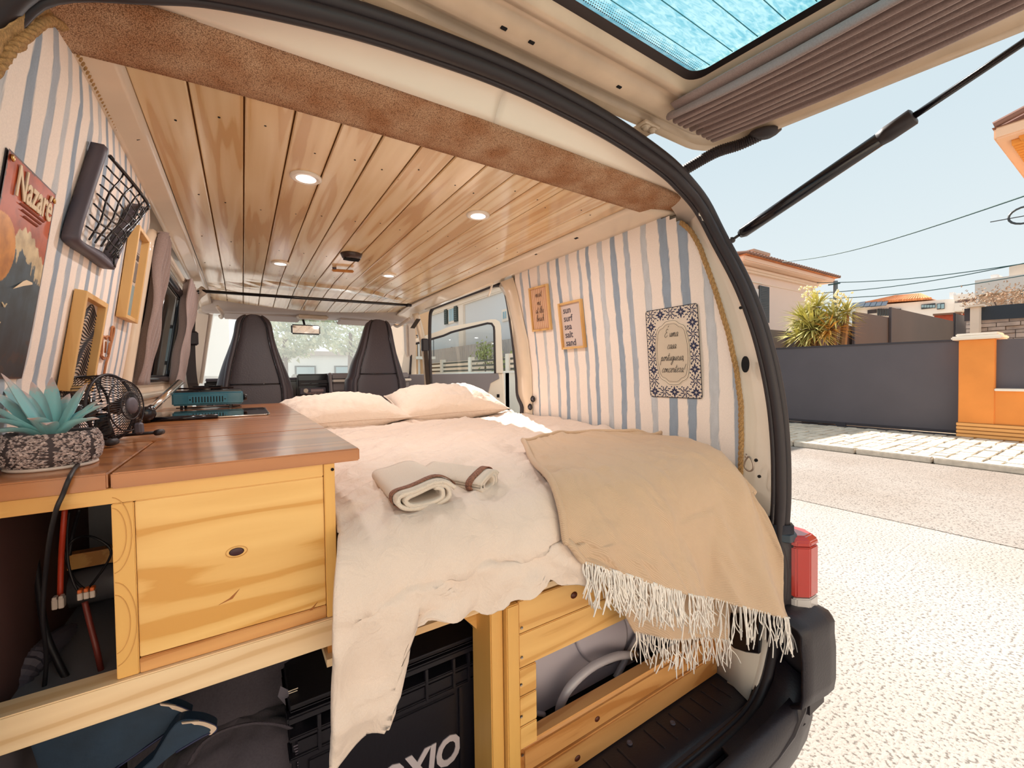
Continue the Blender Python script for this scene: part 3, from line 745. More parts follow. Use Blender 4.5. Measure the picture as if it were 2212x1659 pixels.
# ---- inner walls: wallpaper (structure)
DARK, MID, LIGHT = (.30, .38, .47), (.42, .48, .56), (.53, .56, .62)
R_STR = [(1.557, .006, 0, .30), (1.486, .010, 2, .5), (1.414, .010, 1, .4), (1.354, .011, 0, .3), (1.290, .011, 2, .6), (1.227, .009, 1, .4), (1.177, .010, 0, .35), (1.112, .013, 2, .5), (1.049, .013, 0, .2),
         (.990, .012, 1, .5), (.916, .013, 2, .5), (.844, .015, 0, .1), (.777, .015, 0, .3), (.706, .015, 2, .5), (.637, .013, 1, .5)]
R_STR = R_STR+[(1.62, .01, 1, .5), (1.68, .01, 0, .5), (.575, .013, 0, .5)]
L_STR = [(.612, .014, 2, .5), (.673, .014, 2, .4), (.745, .013, 0, .3), (.803, .012, 1, .5), (.855, .010, 2, .4), (.905, .010, 0, .5), (.955, .010, 1, .4), (1.005, .010, 2, .5), (1.052, .009, 0, .2), (1.10, .010, 1, .5), (1.148, .010, 2, .4),
         (1.20, .010, 0, .5), (1.25, .009, 1, .4), (1.30, .010, 2, .5), (1.352, .009, 0, .4), (1.40, .010, 1, .4), (1.45, .009, 2, .5), (1.50, .009, 0, .4), (1.55, .009, 1, .4), (1.6, .009, 2, .4)]
TONE = [(.31, .37, .45), (.43, .47, .53), (.57, .58, .60)]
BASEC = (.92, .80, .71)
def wallpaper(name, fx, ys, zs, stripes, m, side):
    n_y, n_z = len(ys), len(zs)
    vs = []; cols = []; yy1 = ys[-1]; y00 = ys[0]
    for z in zs:
        for y in ys:
            if side > 0: yy = y
            else: yy = y
            vs.append((fx(z), yy, z))
            c = BASEC
            for k, (yc, hw, tone, ph) in enumerate(stripes):
                if abs(y-yc) < .05:
                    wob = .0035*noise.noise((z*9, k*7.3, 1))+.0016*noise.noise((z*45, k*3.1, 5)); wid = hw*(1+.30*noise.noise((z*14, k*5.7, 9))+.1*noise.noise((z*60, k, 3)))
                    d = abs(y-yc-wob)
                    if d < wid:
                        ed = 0.86 if d > wid*.78 else 1.0+.12*noise.noise((z*25, y*60, k))
                        f = min(1.0, (wid-d)/.0014); t = TONE[tone]
                        t = [q*ed for q in t]
                        c = [BASEC[i]*(1-f)+t[i]*f for i in range(3)]
            cols.append((c[0], c[1], c[2], 1))
    fs = []
    for i in range(n_z-1):
        for j in range(n_y-1):
            
            if ys[j] < (edge_y if side > 0 else edge_l)((zs[i]+zs[i+1])/2): continue
            a = (i*n_y+j, i*n_y+j+1, (i+1)*n_y+j+1, (i+1)*n_y+j); fs.append(a if side < 0 else a[::-1])
    me = bpy.data.meshes.new(name); me.from_pydata(vs, [], fs)
    at = me.color_attributes.new('Col', 'FLOAT_COLOR', 'POINT'); at.data.foreach_set('color', [q for c in cols for q in c])
    o = link(name, me, m, None, True); return struct(o)
def edge_y(z):      # rear edge of the lining, where the thick rope runs
    return float(np.interp(z, [-.62, -.38, -.30, -.19, -.09, 0, .106, .237, .361, .424, .46, .485], [.65, .637, .633, .628, .627, .637, .654, .686, .722, .755, .80, .86]))
def edge_l(z): return max(.46, edge_y(z)-.03-.28*max(0, .42-z))
m_wall = attr_mat('watercolour stripe wallpaper', grain=.05, gs=420, rough=.85)
def frange(a, b, s): n = max(1, int(round(abs(b-a)/s))); return [a+(b-a)*i/n for i in range(n+1)]
wallpaper('wall_right', WR, frange(.56, 1.67, .0028), frange(-.62, .485, .0125), R_STR, m_wall, 1)
wallpaper('wall_left', WL, frange(.45, 1.47, .0028), frange(-.30, .485, .0125), L_STR, m_wall, -1)
# below the window and plain lining forward on the left
m_lin = mat('cream lining', '#d9c4ae', 0.7, var=.05)
def wall_grid(name, fx, y0, y1, z0, z1, m, n=8):
    rows = [[V(fx(z), y, z) for y in (y0, (y0+y1)/2, y1)] for z in zl(z0, z1, n)]
    o = MB().grid(rows).obj(name, m, None, True); return struct(o)
wall_grid('wall_left_below_window', WL, 1.47, 2.65, -.87, -.01, m_lin)
wall_grid('wall_left_lower', lambda z: -.262, .62, 1.47, -.87, -.3, mat('bare grey side', '#6b6468', .6))
wall_grid('wall_right_lower', lambda z: 1.15, .62, 1.7, -.87, -.6, m_cream)

# ---- ceiling planks
ceiling = bpy.data.objects.new('ceiling', None); COL.objects.link(ceiling); struct(ceiling)
def ceil_z(x, y):
    d = (x-.42)/.6
    z = .5
    yb = 2.5+.42*d*d                        # a roof bow curving forward at the sides
    z -= .010*math.exp(-((y-yb)/.05)**2)
    if y > yb: z -= min(.05, (y-yb)*.075)
    return z
PITCH = .0815; NPL = 14; X0P = -.147
random.seed(2)
for k in range(NPL):
    x0 = X0P+k*PITCH; x1 = x0+PITCH-.0032
    ys = [.872]+[1.1+i*.15 for i in range(8)]+[2.2+i*.06 for i in range(18)]
    ys = [y for y in ys if y <= 3.16]
    b = .0022
    mb = MB(); rows = []
    dz = random.uniform(-.0004, .0004)
    for y in ys:
        z = lambda x: ceil_z(x, y)+dz
        rows.append([V(x0, y, z(x0)+.006), V(x0, y, z(x0)+b), V(x0+b, y, z(x0)), V(x1-b, y, z(x1)), V(x1, y, z(x1)+b), V(x1, y, z(x1)+.006)])
    mb.grid(rows)
    o = mb.obj('plank', w_ceil if k % 4 != 3 else w_ceil2, ceiling)
    # tongue in the joint, and the nails
box('ceiling_backing', X0P, X0P+NPL*PITCH, .875, 3.1, .511, .53, mat('plank joint', '#b98a5c', .8), ceiling)
nl = MB()
for k in range(NPL):
    for y in (1.0, 1.42, 1.85, 2.28):
        nl.lathe([(.0022, 0), (.0022, .0012)], (X0P+(k+.5)*PITCH+random.uniform(-.02, .02), y+random.uniform(-.04, .04), ceil_z(0, 1)-.0008), (0, 0, 1), 8)
tag(nl.obj('nail_heads', m_hole, ceiling), kind='stuff')

# ---- painted cant rails between ceiling and rope, with their holes
def strip_between(name, A, B, m, n=30, mm=4, bulge=0.0, parent=None, nrm=(0, 0, -1), th=.01):
    rows = []
    A = resample(A, n); B = resample(B, n)
    for k in range(mm+1):
        t = k/mm; rows.append([A[i].lerp(B[i], t)+Vector(nrm)*bulge*math.sin(math.pi*t) for i in range(n)])
    o = MB().grid(rows).obj(name, m, parent or van, True); md = o.modifiers.new('s', 'SOLIDIFY'); md.thickness = th; md.offset = 0
    return o
strip_between('cant_rail', [V(-.147, .86, .502), V(-.147, 2.9, .49), V(-.15, 3.2, .46)], [V(-.203, .80, .483), V(-.203, 2.9, .47), V(-.21, 3.2, .44)], m_cream, 60)
strip_between('cant_rail', [V(X0P+NPL*PITCH-.003, .86, .502), V(X0P+NPL*PITCH-.003, 2.9, .49), V(.99, 3.2, .46)], [V(1.108, .80, .478), V(1.108, 2.9, .465), V(1.1, 3.2, .44)], m_cream, 60)
def rail_hole(px, py, L, side):
    x = -.172 if side < 0 else 1.045
    for _ in range(1):
        z = .491
        c = P(px, py, z=z)
    s = V(0, 1, 0); 
    c.z -= .001
    u = V(1, 0, .35).normalized() if side < 0 else V(1, 0, -.22).normalized()
    mb = MB(); mb.rbox(c, (L*.62, L, .004), u, s)
    return mb.obj('rail_hole', m_hole, van, bevel=L*.15, seg=2)
for (px, py, L) in ((299, 301, .016), (342, 398, .014), (384, 497, .012), (408, 550, .012)): rail_hole(px, py, L, -1)
rail_hole(412, 583, .05, -1)
for (px, py, L) in ((1245, 513, .022), (1158, 548, .018), (1052, 592, .016), (988, 620, .015)): rail_hole(px, py, L, 1)
rope_pts = [V(WL(.484)+.004, y, .484) for y in frange(.78, 1.47, .05)]
def rope(name, pts, r, label, parent=None):
    pts = crom(pts, 6); L = 0; mb = MB()
    for s in range(3):
        q = []; acc = 0; up = V(0, 0, 1)
        for i, p in enumerate(pts):
            t = (pts[min(i+1, len(pts)-1)]-pts[max(0, i-1)]).normalized(); a = t.orthogonal().normalized(); b = t.cross(a)
            if i: acc += (p-pts[i-1]).length
            an = acc/(r*7)*2*math.pi+s*2.094; q.append(p+(a*math.cos(an)+b*math.sin(an))*r*.5)
        mb.tube(q, r*.62, 6)
    o = mb.obj(name, m_rope, parent, True)
    if label: tag(o, label, 'rope')
    return o
def dense(pts, step): 
    L = sum((b-a).length for a, b in zip(pts, pts[1:])); return resample(pts, max(3, int(L/step)))
rope('rope_trim', dense(rope_pts, .006), .0045, 'thin jute rope along the top edge of the left striped wall')
# right wall rope: along the top, then down the rear edge
rp_top = [PR(1107, 590, .004), PR(1180, 560, .004), PR(1255, 531, .004), PR(1330, 500, .004), PR(1407, 471, .004)]
rope('rope_trim', dense(rp_top, .006), .004, 'thin jute rope along the top edge of the right striped wall')
rp_edge = [V(WR(z)-.004, edge_y(z), z) for z in frange(.44, -.42, .03)]; _old = [PR(1486, 488, .004), PR(1512, 530, .004), PR(1545, 620, .004), PR(1575, 720, .004), PR(1593, 800, .004), PR(1602, 870, .004), PR(1603, 950, .004), PR(1601, 1035, .004), PR(1598, 1100, .004)]
rope('rope_trim', dense(crom(rp_edge, 5), .006), .0065, 'thick jute rope down the rear edge of the right striped wall')

rope('rope_trim', dense([V(WL(z)+.006, edge_l(z), z) for z in frange(.475, .05, .02)], .006), .0055, 'thick jute rope down the rear edge of the left striped wall')
rows = [[V(WL(z)+.003+.004*noise.noise((z*60, k*3, 1)), edge_l(z)-.022+.012*k, z) for k in range(4)] for z in frange(.47, .10, .004)]
struct(thick(MB().grid(rows).obj('trim_1', m_rope, None, True), .002))
# ---- carpeted header band over the rear opening
bot = [P(72, 60, y=.80), P(95, 92, y=.82), P(165, 108, y=.872), P(430, 175, y=.872), P(700, 250, y=.872), P(1060, 355, y=.872), P(1400, 460, y=.872), P(1468, 482, y=.86), P(1497, 487, y=.83), P(1512, 478, y=.79)]
top = [P(70, 45, y=.78), P(78, 10, y=.77), P(150, -34, y=.755), P(400, 30, y=.75), P(640, 104, y=.75), P(848, 177, y=.75), P(1006, 239, y=.75), P(1200, 314, y=.75), P(1375, 380, y=.75), P(1455, 414, y=.752), P(1490, 440, y=.757), P(1512, 468, y=.77)]
def band(name, A, B, m, n, mm, bulge, nrm):
    A = resample(crom(A, 6), n); B = resample(crom(B, 6), n); rows = []
    for k in range(mm+1):
        t = k/mm; rows.append([A[i].lerp(B[i], t)+Vector(nrm).normalized()*bulge*math.sin(math.pi*t) for i in range(n)])
    return MB().grid(rows).obj(name, m, van, True)
thick(band('header_carpet', bot, top, m_carpet, 80, 10, .008, (0, -.6, -.8)), .012, 0)
for (px, py) in ((428, 86), (1079, 304), (1415, 423)):
    c = P(px, py, y=.81); MB().lathe([(.004, 0), (.004, .006)], c+V(0, -.022, -.012), (0, .6, .8), 10).obj('screw_hole', m_hole, van)

# ---- rear opening: seal path in space (right half seen, left half mirrored)
seal_top = [V(.56, .69, .566), V(.73, .69, .551), V(.90, .69, .520), V(.985, .69, .490)]
seal_rt = [P(1515, 448, x=1.075), P(1552, 518, x=1.11), P(1605, 620, x=1.14), P(1645, 730, x=1.155), P(1672, 850, x=1.165), P(1684, 960, x=1.17), P(1686, 1070, x=1.17), P(1682, 1160, x=1.17)]
seal_lo = [V(1.17, .535, -.52), V(1.168, .54, -.64), V(1.155, .55, -.75), V(1.125, .558, -.835), V(1.06, .56, -.875), V(.94, .56, -.885), V(.75, .56, -.885)]
zb = seal_lo[-1].z
half = [V(CXV, .69, seal_top[0].z+.012), V(.3*0+.4, .69, seal_top[0].z+.010)][:1]
zt = max(p.z for p in seal_top)
full_r = [V(CXV, .69, .570)]+[p for p in seal_top if p.x > CXV+.05]+seal_rt+seal_lo+[V(.55, .56, zb)]
full = [mir(p) for p in full_r[::-1]][:-1]+full_r
fulls = resample(crom(full, 6), 260)
cen = V(CXV, .6, -.1)
def offset_path(pts, out, dy):
    res = []
    for i, p in enumerate(pts):
        t = (pts[min(i+1, len(pts)-1)]-pts[max(i-1, 0)]); t.y = 0
        t = t.normalized() if t.length > 1e-6 else V(1, 0, 0)
        nn = V(t.z, 0, -t.x)
        if nn.dot(V(p.x-cen.x, 0, p.z-cen.z)) < 0: nn = -nn
        res.append(p+nn*out+V(0, dy, 0))
    return res
sl_ = MB(); sl_.tube(offset_path(fulls, 0, 0), .0135, 10, flat=1.0); sl_.tube(offset_path(fulls, .018, -.006), .0115, 10); sl_.tube(offset_path(fulls, -.010, .012), .006, 6)
sl_.obj('weather_seal', m_rubber, van, True)
# gutter lip outside the seal
g_in = offset_path(fulls, .026, -.002); g_out = offset_path(fulls, .032, .02); g_out2 = offset_path(fulls, .034, .10)
o = MB().grid([g_in, g_out, g_out2]).obj('gutter', m_white, van, True); thick(o, .006, 0)

# ---- painted frame between the seal and the lining (right pillar and header)
inner = [V(CXV, .75, P(1200, 316, y=.75).z+.002)]+[p for p in (P(1200, 316, y=.75), P(1375, 382, y=.75), P(1450, 412, y=.752), P(1492, 442, y=.757)) if p.x > .5]+[V(1.108, edge_y(z)+.012, z) for z in (.40, .33)]+[V(WR(z)+.006, edge_y(z)+.012, z) for z in (.2, .05, -.1, -.25, -.4, -.55)]+[V(1.145, .66, -.70), V(1.14, .68, -.87)]
outer = [p+V(0, .008, -.010) for p in full_r[:len(seal_top)+1]]+[p+V(-.012, .008, -.004) for p in seal_rt]+[V(1.158, .545, -.52), V(1.155, .55, -.64), V(1.14, .56, -.75), V(1.11, .57, -.835)]
def frame_rows(inner, outer):
    n = 120; A = resample(crom(inner, 6), n); B = resample(crom(outer, 6), n)
    rows = []
    mm = 6
    for k in range(mm+1):
        t = k/mm; row = []
        for i in range(len(A)):
            p = A[i].lerp(B[i], t); b = math.sin(math.pi*t)*.012
            d = V(p.x-CXV, 0, p.z+.1); d.normalize(); row.append(p+d*b*.9)
        rows.append(row)
    return rows
m_frame = mat('cream white frame paint', '#f1e2d0', .3, coat=.4, var=.04, vscale=5); rows = frame_rows(inner, outer)
# continue the header over to the left by mirroring
thick(MB().grid(rows).obj('rear_frame', m_frame, van, True), .004, 0)
rows_l = [[mir(p)+V(-.012, -.0, 0)*min(1, max(0, (.45-p.z)/.1)) for p in r] for r in rows]
thick(MB().grid(rows_l).obj('rear_frame', m_frame, van, True), .004, 0)
# gap of header between the two halves (x<.. ) is covered by overlap: header centre piece
hc_in = [P(-60, -92, y=.755), P(300, 0, y=.752), P(700, 112, y=.75)]; hc_out = [P(60, -140, y=.70), P(300, -70, y=.695), P(700, 40, y=.69)]
# holes and dents of the right pillar
def pillar_spot(px, py, rx, rz, name='pillar_hole', x=1.135, m=m_hole):
    c = P(px, py, x=x); mb = MB(); mb.lathe([(1, 0), (1, .004)], (0, 0, 0), (1, 0, 0), 20)
    o = mb.obj(name, m, van); o.location = c-V(.004, 0, 0); o.scale = (1, rx, rz); return o
pillar_spot(1611, 787, .010, .022, x=1.135); pillar_spot(1601, 665, .004, .004, x=1.122); pillar_spot(1634, 994, .0042, .0045, x=1.142); pillar_spot(1641, 1029, .004, .004, x=1.142)
# snap hook ring on the pillar
hk = thing('snap_hook', 'small steel snap hook hanging on the right rear pillar', 'hook')
def loop3(c, w, h, n=24, lean=0):
    return [c+V(.0, math.cos(t)*w*(1-.35*math.sin(t)), math.sin(t)*h) for t in np.linspace(0, 2*math.pi, n, endpoint=False)]
c = P(1618, 1002, x=1.128)
MB().tube(loop3(c, .011, .019), .0022, 8, closed=True).obj('ring', m_steel, hk, True)
c2 = P(1615, 985, x=1.132); MB().tube([c2+V(-.006, 0, .006), c2+V(-.01, 0, -.002), c2+V(0, 0, -.004)], .0025, 8).obj('eyelet', m_steel, hk, True)

# ---- sill step (black ribbed plastic) and load floor
step = V(0, 0, 0)
box('floor_pan', -.3, 1.2, .56, 3.9, -.93, -.875, mat('dark floor mat', '#3c3438', .8), None).__setitem__('kind', 'structure')
bpy.data.objects['floor_pan'].name = 'floor'
sb = MB()
rows = []
for (y, z) in ((.70, -.872), (.66, -.871), (.60, -.871), (.588, -.875), (.578, -.888), (.574, -.92)):
    rows.append([V(x, y, z) for x in frange(-.2, 1.12, .12)])
sp = sb.grid(rows).obj('step_cover', m_black, van, True)
for k in range(26):
    x = 1.08-k*.046
    if k in (7, 15): continue
    MB().rbox((x, .648, -.8705), (.004, .062, .005), (1, .0, 0), (0, 1, 0)).obj('step_rib', m_blackg if False else m_black, sp, bevel=.0015)
for (px, py) in ((1453, 1562), (1360, 1605)):
    c = P(px, py, z=-.87); MB().lathe([(.007, 0), (.006, .003), (.003, .003), (.0, .001)], c, (0, 0, 1), 12).obj('step_screw', m_dgrey, sp)
# white lower corner of the quarter and black latch cover
m_ = MB(); rows = [[V(1.145, .71, -.60), V(1.152, .64, -.60), V(1.160, .57, -.60)], [V(1.143, .71, -.75), V(1.145, .645, -.76), V(1.145, .575, -.76)], [V(1.14, .71, -.87), V(1.13, .65, -.87), V(1.105, .585, -.87)]]
thick(MB().grid(rows).obj('corner_panel', m_white, van, True), .004)
lt = [P(px, py, x=1.135) for px, py in ((1565, 1355), (1568, 1385), (1585, 1402), (1610, 1410), (1640, 1414), (1642, 1330), (1572, 1325))]
MB().poly(lt, (-1, 0, 0), .02).obj('latch_cover', m_blackg, van, bevel=.003)

# ---- bumper
def sstep_(a, b, x): t = min(1, max(0, (x-a)/(b-a))); return t*t*(3-2*t)
def bump_rows(path, prof):
    """prof: (out, z) ; path: (x,y,outx,outy)"""
    return [[V(x+ox*o+.022*sstep_(1.1, 1.2, x), y+oy*o-.012*sstep_(1.1, 1.2, x), z) for (x, y, ox, oy) in path] for o, z in prof]
path = [(1.275, 1.15, 1, 0), (1.278, .85, 1, 0), (1.275, .60, 1, -.05), (1.268, .52, .95, -.3), (1.25, .470, .75, -.66), (1.225, .455, .3, -.95), (1.19, .455, 0, -1), (1.14, .455, 0, -1), (1.105, .457, 0, -1)]
prof = [(-.10, -.603), (-.05, -.609), (-.012, -.621), (-.003, -.634), (-.003, -.665), (0, -.70), (0, -.78), (-.004, -.81), (-.03, -.825)]
b1 = MB().grid(bump_rows(path, prof)).obj('bumper_corner', m_black, van, True); thick(b1, .006)
path2 = [(1.245, 1.15, 1, 0), (1.245, .85, 1, 0), (1.242, .64, 1, -.08), (1.228, .545, .9, -.4), (1.19, .492, .6, -.8), (1.12, .470, .15, -.98), (1.0, .464, 0, -1)]+[(x, .462, 0, -1) for x in (.8, .6, .4, .2, 0, -.2)]
prof2 = [(-.03, -.815), (-.01, -.825), (0, -.84), (0, -.89), (-.012, -.95), (-.035, -1.01), (-.07, -1.06), (-.12, -1.1)]
b2 = MB().grid(bump_rows(path2, prof2)).obj('bumper', m_black, van, True); thick(b2, .006)
# panel under the seal, between sill and bumper
rows = [[V(x, .572, -.89) for x in frange(-.2, 1.12, .2)], [V(x, .54, -.905) for x in frange(-.2, 1.14, .2)], [V(x, .50, -.90) for x in frange(-.2, 1.15, .2)], [V(x, .47, -.87) for x in frange(-.2, 1.15, .2)]]
MB().grid(rows).obj('rear_valance', m_rubber, van, True)
rows = [[V(1.20, .56, z), V(1.19, .53, z), V(1.175, .52, z), V(1.155, .52, z), V(1.135, .53, z)] for z in (-.58, -.75, -.90)]
MB().box(1.17, 1.25, .47, .9, -.86, -.64).obj('bumper_core', m_rubber, van)
rows = [[V(x, .54, z), V(x, .50, z-.02), V(x, .465, z-.03)] for x, z in ((.9, -.86), (1.0, -.855), (1.08, -.84), (1.14, -.80), (1.165, -.74))]
thick(MB().grid(rows).obj('corner_filler', m_black, van, True), .01)
rows = [[V(1.145, .56, z), V(1.165, .53, z), V(1.19, .515, z), V(1.21, .53, z)] for z in (-.40, -.5, -.66, -.85)]
thick(MB().grid(rows).obj('lamp_backing', m_black, van, True), .006)
rows = [[V(1.15, .56, z), V(1.18, .55, z), V(1.205, .56, z)] for z in (-.38, -.5, -.62)]
MB().grid(rows).obj('lamp_surround', m_rubber, van, True)

# ---- tail light
m_red = mat('red lamp lens', '#b8281c', .12, coat=.6); m_pink = mat('sunlit lamp side', '#d9664e', .15, coat=.5); m_clear = mat('clear lamp lens', '#c9c0ba', .1, coat=.6); m_lampb = mat('lamp housing', '#3c4750', .4)
tl = bpy.data.objects.new('tail_light', None); COL.objects.link(tl); tl.parent = van
def lamp_block(name, z0, z1, m, gx=0.0, taper=0.0):
    # plan outline of the wraparound lamp (x,y)
    pl_ = [(1.178, .535), (1.188, .508), (1.215, .487), (1.258, .487), (1.283, .52), (1.287, .61), (1.272, .61), (1.21, .56)]
    n = len(pl_); c = V(1.22, .55, 0)
    rows = []
    for z, s in ((z0, 1.0), (z0+(z1-z0)*.5, 1.0), (z1, 1.0-taper)):
        rows.append([V(c.x+(x-c.x)*s, c.y+(y-c.y)*s, z) for x, y in pl_])
    mb = MB(); vs = [p for r in rows for p in r]; fs = []
    for i in range(2):
        for j in range(n): fs.append((i*n+j, i*n+(j+1) % n, (i+1)*n+(j+1) % n, (i+1)*n+j))
    fs += [tuple(range(n)), tuple(2*n+j for j in range(n))]
    mb.add(vs, fs); return mb.obj(name, m, tl, bevel=.003, seg=2)
lamp_block('red_lens', -.585, -.455, m_red)
lamp_block('red_lens_top', -.453, -.428, m_red, taper=.2)
lamp_block('clear_lens', -.68, -.588, m_clear)
MB().poly([V(1.155, .545, -.423), V(1.172, .515, -.423), V(1.20, .512, -.423), V(1.225, .53, -.423), V(1.215, .58, -.423), V(1.165, .59, -.423)], (0, 0, 1), .02).obj('lamp_cap', m_lampb, tl, bevel=.002)
for z in (-.50, -.513, -.60): box('lens_rib', 1.25, 1.2885, .54, .60, z, z+.003, m_red if z > -.58 else m_clear, tl)
MB().tube([V(1.165, .56, -.395), V(1.19, .552, -.395)], .009, 8).obj('rubber_stop', m_rubber, van)
# ================================================================== TAILGATE (part of the van, hinged up over the camera)
tg = bpy.data.objects.new('tailgate', None); COL.objects.link(tg); tg.parent = van
def tz(y, off=0): return .6+.07*(y-.6)+off
YB = -.42                                   # free end of the gate, behind the eye
XR = 1.13; XLf = 2*CXV-XR
def rrect(x0, x1, y0, y1, r, n=6):          # rounded outline, y1 = hinge side
    pts = []
    for cx, cy, a0 in ((x1-r, y1-r, 0), (x0+r, y1-r, 90), (x0+r, y0+r, 180), (x1-r, y0+r, 270)):
        for k in range(n+1):
            a = math.radians(a0+90*k/n); pts.append((cx+r*math.cos(a), cy+r*math.sin(a)))
    return pts
def ring_loft(name, rings, m, parent=tg, smooth=True):
    vs = []; fs = []; n = len(rings[0][0])
    for pts, off in rings: vs += [V(x, y, tz(y, off)) for x, y in pts]
    for i in range(len(rings)-1):
        for j in range(n): fs.append((i*n+j, i*n+(j+1) % n, (i+1)*n+(j+1) % n, (i+1)*n+j))
    mb = MB(); mb.add(vs, fs); return mb.obj(name, m, parent, smooth)
m_gateu = mat('tailgate inner paint', '#d9c3a9', .35, coat=.3, var=.12, vscale=9, bump=.2, bscale=60)
o = ring_loft('outer_rim', [(rrect(XLf-.02, XR+.02, YB-.02, .735, .10), .05), (rrect(XLf-.005, XR+.005, YB, .722, .10), .02), (rrect(XLf, XR, YB, .715, .10), .004), (rrect(XLf+.01, XR-.01, YB+.01, .705, .095), -.002), (rrect(XLf+.02, XR-.02, YB+.02, .693, .09), .006)], m_gateu)
ring_loft('rim_channel', [(rrect(XLf+.02, XR-.02, YB+.02, .693, .09), .006), (rrect(XLf+.03, XR-.035, YB+.03, .688, .085), .018), (rrect(XLf+.075, XR-.085, YB+.06, .668, .075), .016), (rrect(XLf+.085, XR-.095, YB+.07, .662, .07), .002), (rrect(XLf+.10, XR-.105, YB+.08, .652, .065), .0)], m_gateu)
ring_loft('inner_panel', [(rrect(XLf+.10, XR-.105, YB+.08, .652, .065), .0), (rrect(XLf+.14, XR-.13, YB+.1, .612, .05), .002), (rrect(XLf+.15, XR-.15, YB+.11, .606, .045), .012), (rrect(XLf+.22, XR-.26, YB+.16, .588, .04), .014), (rrect(XLf+.225, XR-.262, YB+.165, .584, .04), .004), (rrect(XLf+.27, XR-.29, YB+.2, .566, .03), .006), (rrect(XLf+.285, XR-.305, YB+.22, .556, .03), .022)], m_gateu)
outer_pts = rrect(XLf-.02, XR+.02, YB-.02, .735, .10)
# outer skin above, open at the glass
ring_loft('outer_skin', [(outer_pts, .05), (rrect(XLf+.1, XR-.1, YB+.08, .64, .07), .062), (rrect(XLf+.27, XR-.29, YB+.2, .566, .03), .055), (rrect(XLf+.285, XR-.305, YB+.22, .556, .03), .03)], m_white)
ring_loft('glass_border', [(rrect(XLf+.284, XR-.304, YB+.219, .557, .03), .0215), (rrect(XLf+.31, XR-.322, YB+.245, .536, .03), .023)], m_rubber)
# the pane: tinted film, crinkled, with heating lines
def film():
    m = bpy.data.materials.new('crinkled blue window film'); m.use_nodes = True; nt = m.node_tree; nt.nodes.clear()
    o = nt.nodes.new('ShaderNodeOutputMaterial'); tr = nt.nodes.new('ShaderNodeBsdfTransparent'); df = nt.nodes.new('ShaderNodeBsdfTranslucent'); g = nt.nodes.new('ShaderNodeBsdfGlossy')
    tc = nt.nodes.new('ShaderNodeTexCoord'); mp = nt.nodes.new('ShaderNodeMapping'); mp.inputs['Scale'].default_value = (45, 150, 1); mp.inputs['Rotation'].default_value = (0, 0, .5)
    nt.links.new(tc.outputs['Object'], mp.inputs[0])
    n = N(nt, 'ShaderNodeTexNoise', Scale=1.0, Detail=5.0, Distortion=.8); nt.links.new(mp.outputs[0], n.inputs['Vector'])
    n2 = N(nt, 'ShaderNodeTexNoise', Scale=5.0, Detail=2.0); nt.links.new(tc.outputs['Object'], n2.inputs['Vector'])
    ad = N(nt, 'ShaderNodeMath', operation='MULTIPLY_ADD'); ad.inputs[1].default_value = .55; nt.links.new(n2.outputs['Fac'], ad.inputs[0]); nt.links.new(n.outputs['Fac'], ad.inputs[2])
    c = ramp(nt, ad.outputs[0], [(.5, '#68aec2'), (.72, '#86c3d1'), (.95, '#b4dde4')])
    nt.links.new(c, tr.inputs[0]); nt.links.new(c, df.inputs[0])
    a = nt.nodes.new('ShaderNodeMixShader'); a.inputs[0].default_value = .35; nt.links.new(tr.outputs[0], a.inputs[1]); nt.links.new(df.outputs[0], a.inputs[2])
    b = nt.nodes.new('ShaderNodeMixShader'); b.inputs[0].default_value = .05; g.inputs['Roughness'].default_value = .1; nt.links.new(a.outputs[0], b.inputs[1]); nt.links.new(g.outputs[0], b.inputs[2])
    nt.links.new(b.outputs[0], o.inputs[0]); return m
gx0, gx1, gy0, gy1 = XLf+.29, XR-.31, YB+.225, .553
gl = MB().grid([[V(gx0+(gx1-gx0)*i/4, gy0+(gy1-gy0)*j/4, tz(gy0+(gy1-gy0)*j/4, .027)) for i in range(5)] for j in range(5)]).obj('rear_glass', film(), tg)
m_heat = mat('heating line', '#2f7d8c', .6)
for k in range(14):
    y = .505-k*.047
    MB().tube([V(gx0+.03, y, tz(y, .0255)), V(gx1-.012, y, tz(y, .0255))], .0008, 4).obj('heating_line', m_heat, gl)
dots = MB()
for j in range(5):
    for i in range(150):
        x = gx0+.03+i*.0048+(j % 2)*.0024
        if x > gx1-.01: break
        y = .531-j*.0046; r = .0017-.00022*j; z = tz(y, .0258)
        dots.add([(x-r, y, z), (x, y-r, z), (x+r, y, z), (x, y+r, z)], [(0, 1, 2, 3)])
tag(dots.obj('frit_dots', m_rubber, gl), kind='stuff')
# slots, bracket
for (x, L) in ((.397, .012), (.456, .012), (.682, .012), (.25, .012)):
    MB().rbox((x, .630, tz(.630, .0005)), (L, .007, .003), (1, 0, 0), (0, 1, 0)).obj('slot', m_hole, tg, bevel=.001)
for px, py in ((1340, 172), (1415, 187), (1490, 262)):
    pass
br = bpy.data.objects.new('hinge_bracket', None); COL.objects.link(br); br.parent = tg
MB().rbox((.852, .703, tz(.703, -.004)), (.055, .05, .01), (1, 0, 0), (0, 1, 0)).obj('plate', m_gateu, br, bevel=.003)
for x in (.838, .862):
    MB().lathe([(.011, 0), (.011, -.003), (.007, -.003), (.007, -.007), (.003, -.008)], (x, .690, tz(.69, -.009)), (0, 0, 1), 16).obj('bolt', m_gateu, br, True)
